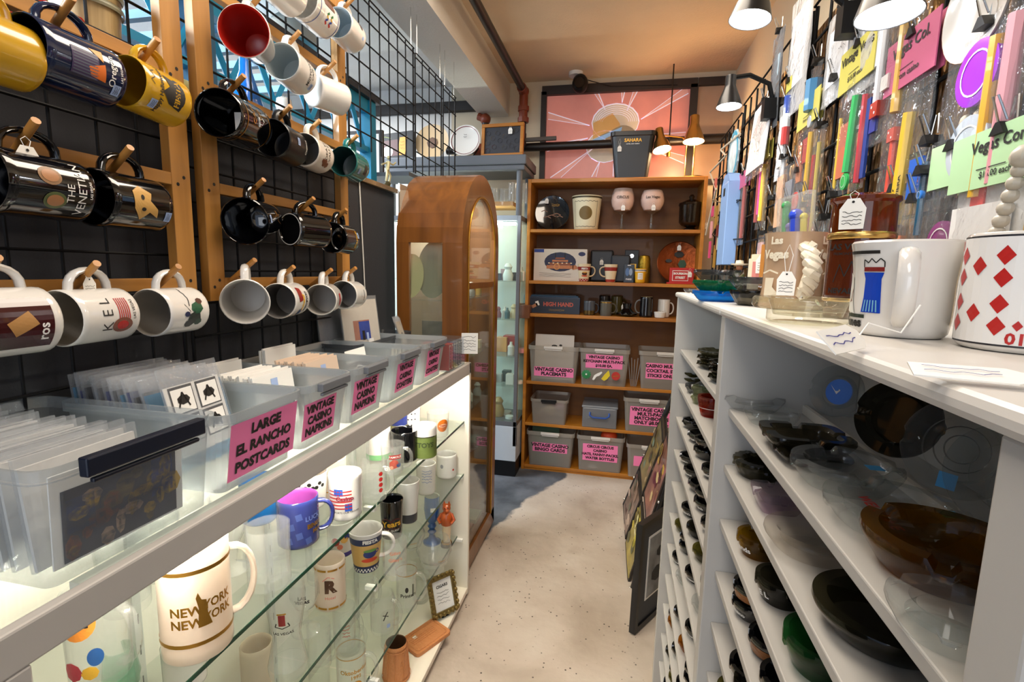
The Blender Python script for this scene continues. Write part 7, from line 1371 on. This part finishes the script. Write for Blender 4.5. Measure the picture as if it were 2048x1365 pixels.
t = cupash('black ashtray with a copper band, fourth near shelf', 1545, 1310, 3, BKA, '', .031, .026); G().lathe([(.027, .005), (.0308, .019)], 30, BRN).build('copper_band', t)
cupash('black cup ashtray at the bottom edge, fourth near shelf', 1575, 1400, 3, BKA, 'ace', .032, .028)
NUG = cupash('black ashtray with white Nugget script by the divider, fifth near shelf', 1500, 1365, 4, BKA, 'Nugget', .034, .028)
def frame_uv(p):
    c = CM @ (Vector(p) - EYE); return (1024 + FOC * c[0] / c[2], 682.5 + FOC * c[1] / c[2]) if c[2] > .05 else (-9, -9)
cols = (('black', BKA), ('black', BKA), ('smoky', AM('3a382c', .5, '1c1a12')), ('black', BKA), ('olive', AM('7a7430', .6, '4a4418')), ('black', BKA), ('black', BKA), ('amber', AM('b06a1c', .6, '8a4a10')), ('black', BKA), ('black', BKA), ('clear', CLA))
R = random.Random(21); txs = ('', 'casino', 'hotel', '', 'club', 'RENO', '', 'inn')
ordn = ('first', 'second', 'third', 'fourth', 'fifth', 'sixth')
for k in range(4, 12):   # lower near shelves: what shows beside the divider
    for j in range(3):
        y = .775 - j * .085 - R.uniform(0, .012); u, v = frame_uv((.21, y, SHN[k]))
        if k == 4 and j == 0: continue
        if v > 1420 or u > 2060: continue
        cn, cm = cols[(k * 3 + j) % len(cols)]; r = R.uniform(.028, .034); t = dish('glass_ashtray', '%s glass ashtray, %s near shelf, %s from the divider' % (cn, O[k], ordn[j]), r, .026, cm, 4, wall=.006, depth=.7)
        t.location = (.182 + r, y, SHN[k] + .0005)
# far column: given ones, then the rest of its shelves
def far(lab, u, v, k, r, h, m_, **kw): t = dish('glass_ashtray', lab, r, h, m_, kw.get('nt', 4), kw.get('wavy', 0), wall=.007, depth=kw.get('depth', .5)); p = at(u, v, z=SHF[k]); t.location = (.182 + r, p.y, SHF[k] + .0005 + kw.get('dz', 0)); return t
for j in range(3): far('dark fluted glass ashtray, %s of the far stack on the far top shelf' % ('bottom', 'middle', 'top')[j], 1416, 737, 0, .045 + .003 * j, .014, AM(('5a5438', '4a4634', '8a8668')[j], .5, ('2a2818', '2a2818', '5a5638')[j]), wavy=14, dz=.0145 * j)
for j in range(3): far('dark glass ashtray, %s of the near stack on the far top shelf' % ('bottom', 'middle', 'top')[j], 1437, 765, 0, .04 + .003 * j, .014, AM('4a4838', .5, '222016'), wavy=12, dz=.0145 * j)
for j in range(2): far('dark olive scalloped ashtray, %s of the pair on the second far shelf' % ('lower', 'upper')[j], 1374, 764, 1, .036, .016, AM('5a5428', .5, '302c10'), wavy=14, dz=.0165 * j)
far('smoky clear ashtray behind the glass jar, second far shelf', 1388, 787, 1, .034, .024, GRY)
for j in range(2): far('clear greenish glass cup, %s one of two stacked on the second far shelf' % ('lower', 'upper')[j], 1403, 808, 1, .027, .022, thin('dfe2c8', .75, 'a0a888', .03, 1.6), dz=.0225 * j, depth=.8)
t = far('red glass cup with a white line on the second far shelf', 1418, 832, 1, .032, .045, AM('c8381c', .55, 'a02810'), nt=0, depth=.85); G().lathe([(.0302, .02), (.031, .0215)], 28, WHITE).build('white_line', t)
for k in range(2, 11):
    ys = [1.415 - j * (.098 + .01 * (k % 3)) for j in range(6)]
    for j, y in enumerate(ys):
        y -= R.uniform(0, .015)
        if y < .91: break
        if R.random() < .10: continue
        u, v = frame_uv((.21, y, SHF[k]))
        if v > 1420: continue
        cn, cm = cols[(k * 5 + j * 2 + (k % 2)) % len(cols)] if k > 3 else ('black', BKA)
        r = R.uniform(.030, .037); s_ = txs[(k * 3 + j) % len(txs)]; stk = (k * 7 + j) % 4 == 0
        dc = (lambda g, f, r=r, s_=s_: g.text(wrap(lambda zz: r * (.80 + .17 * (zz / .024 - .2) / .5) + .0012, -140), 0, .011, .009, s_, WHITE, .03)) if s_ and cn == 'black' else None
        t = dish('glass_ashtray', '%s glass ashtray%s, %s far shelf, %s from its far end' % (cn, ' with white lettering' if dc else '', O[k], ordn[j]), r, .024, cm, 4, wall=.006, depth=.7, deco=dc); t.location = (.182 + r, y, SHF[k] + .0005)
        if stk: t2 = dish('glass_ashtray', 'black ashtray stacked on the %s one of the %s far shelf' % (ordn[j], O[k]), r * .98, .022, BKA, 4, wall=.006, depth=.7); t2.location = (.182 + r, y, SHF[k] + .0255)

# ================================================================ rack of art prints and a framed picture on the floor
PN = at(1262, 1190, y=2.0); PF = at(1250, 1010, y=2.45); QN = at(1340, 960, y=2.0); QF = at(1330, 830, y=2.45)
o = (PN + PF + QN + QF) / 4; t = thing('print_rack', 'black tube rack of leaning art prints at the end of the ashtray shelves', 'rack', o)
l = lambda a: a - o
TB = col('121214', .35)
up = (QN - PN)
far_up = (QF - PF)
G().tube([l(QN + up * .25), l(QN), l(PN), l(PN + Vector((.02, .0, -.08))), l(PN + Vector((.10, .02, -.10))), l(PN + Vector((.16, .03, -.095)))], .013, 10, TB).build('tube_frame', t)
G().tube([l(QF + far_up * .25), l(QF), l(PF), l(PF + Vector((.02, 0, -.13))), l(PF + Vector((.16, 0, -.14)))], .013, 10, TB).build('tube_frame', t)
for q in (.0, .5, 1.0): G().tube([l(PN + up * q), l(PF + far_up * q)], .007, 8, TB).build('cross_bar', t)
for q in (.05, .3, .55, .8, 1.05): 
    for A, Bq in ((PN, up), (PF, far_up)): G().ball(.007, CHROME, Matrix.Translation(l(A + Bq * q) + Vector((-.012, 0, .004))), 8).build('rivet', t)
for x in (PN.x + .15,): G().tube([l(Vector((x, 2.03, .02))), l(Vector((x, 2.45, .02)))], .012, 8, TB).tube([l(Vector((x, 2.03, .02))), l(Vector((x, 2.03, .45)))], .012, 8, TB).tube([l(Vector((x, 2.45, .02))), l(Vector((x, 2.45, .45)))], .012, 8, TB).build('base_frame', t)
n_ = (QN - PN).cross(PF - PN).normalized(); n_ = -n_ if n_.x > 0 else n_
for k, (a0, a1, b0, b1, c, lab) in enumerate(((.50, 1.10, .04, .52, '9a6a5c', 'tall red and gold painted art print in the upper part of the tube rack'), (.45, 1.0, .55, .96, '8a7a50', 'muted gold art print at the far upper part of the tube rack'), (.02, .44, .08, .50, 'a8963c', 'yellow art print in the lower near part of the tube rack'), (.02, .42, .54, .95, '8a7468', 'brownish art print in the lower far part of the tube rack'))):
    def qp(a, b): return PN + up * a + (PF + far_up * a - PN - up * a) * b
    cc = [qp(a0, b0), qp(a0, b1), qp(a1, b1), qp(a1, b0)]; oo = sum(cc, Vector()) / 4; q = thing('art_print', lab, 'art print', oo)
    vs = [x - oo + n_ * .016 for x in cc] + [x - oo + n_ * .006 for x in cc]; fs = [(0, 1, 2, 3), (4, 5, 6, 7), (0, 1, 5, 4), (1, 2, 6, 5), (2, 3, 7, 6), (3, 0, 4, 7)]
    G().add(vs, fs, col('2c2622', .5)).build('board', q)
    ctr = sum(vs[:4], Vector()) / 4; G().add([ctr + (x - ctr) * .9 + n_ * .001 for x in vs[:4]], [(0, 1, 2, 3)], col(c, .35, coat=.5, var=.5, vs=16)).build('picture', q)
    U_ = (cc[1] - cc[0]).normalized(); V_ = (cc[3] - cc[0]).normalized(); mpp = lambda u, v, ctr=ctr, U_=U_, V_=V_: ctr + U_ * u + V_ * v + n_ * .0022
    g = G(); RR = random.Random(k); pal = (('c8a04a', '6a2c3a', 'd8c08a', '4a5a4a'), ('a08a4a', '5a4a3a', 'c0a880', '7a8a7a'), ('d8c84a', '7a6a2c', 'f0e8b0', '5a5a3a'), ('9a8070', '5a4038', 'c8b0a0', '6a6a5a'))[k]
    for j in range(14): u, v = RR.uniform(-.09, .09), RR.uniform(-.09, .09); g.disc(mpp, u, v, RR.uniform(.01, .03), col(pal[j % 4], .4), RR.uniform(.005, .035), n=6)
    g.build('brush_marks', q)
a, b_, c_ = at(1262, 1270, z=0), at(1308, 1227, z=0), None
a = Vector((a.x, a.y, .005)); b_ = Vector((b_.x, b_.y, .005)); e = (b_ - a); e.z = 0; e = e.normalized(); w = .28; hgt = .40
tl = at(1272, 1136, y=a.y + .03); lean = Vector((tl.x - a.x, tl.y - a.y, tl.z - a.z)); lean = lean.normalized(); nn = e.cross(lean).normalized(); nn = -nn if nn.y > 0 else nn
t = thing('framed_print', 'black framed black-and-white print leaning on the floor beside the ashtray shelves', 'frame', a)
def slab(u0, u1, v0, v1, d0, d1, mm, nm, par): vs = [e * u + lean * v + nn * d for d in (d0, d1) for u, v in ((u0, v0), (u1, v0), (u1, v1), (u0, v1))]; return G().add(vs, [(0, 1, 2, 3), (4, 5, 6, 7), (0, 1, 5, 4), (1, 2, 6, 5), (2, 3, 7, 6), (3, 0, 4, 7)], mm).build(nm, par)
slab(0, w, 0, hgt, -.010, .004, col('17171a', .4), 'backing', t)
for q in ((0, w, 0, .02), (0, w, hgt - .02, hgt), (0, .02, .02, hgt - .02), (w - .02, w, .02, hgt - .02)): slab(*q, .004, .014, col('121214', .35), 'moulding', t)
slab(.02, w - .02, .02, hgt - .02, .004, .006, col('3c4046', .6), 'grey_mat', t); slab(.07, w - .07, .09, hgt - .07, .006, .0075, PAPER, 'white_mat', t)
slab(.078, w - .078, .098, hgt - .078, .0075, .009, col('8a8c8e', .6, var=.5, vs=14), 'photograph', t)
g = G(); mpp = lambda u, v: e * u + lean * v + nn * .0098
for u, v, r, q in ((.15, .17, .05, .03), (.20, .21, .045, .035), (.16, .25, .03, .02), (.22, .15, .03, .02)): g.disc(mpp, u, v, r, col('2a2c30', .6), q, n=7)
g.build('dark_figures', t)
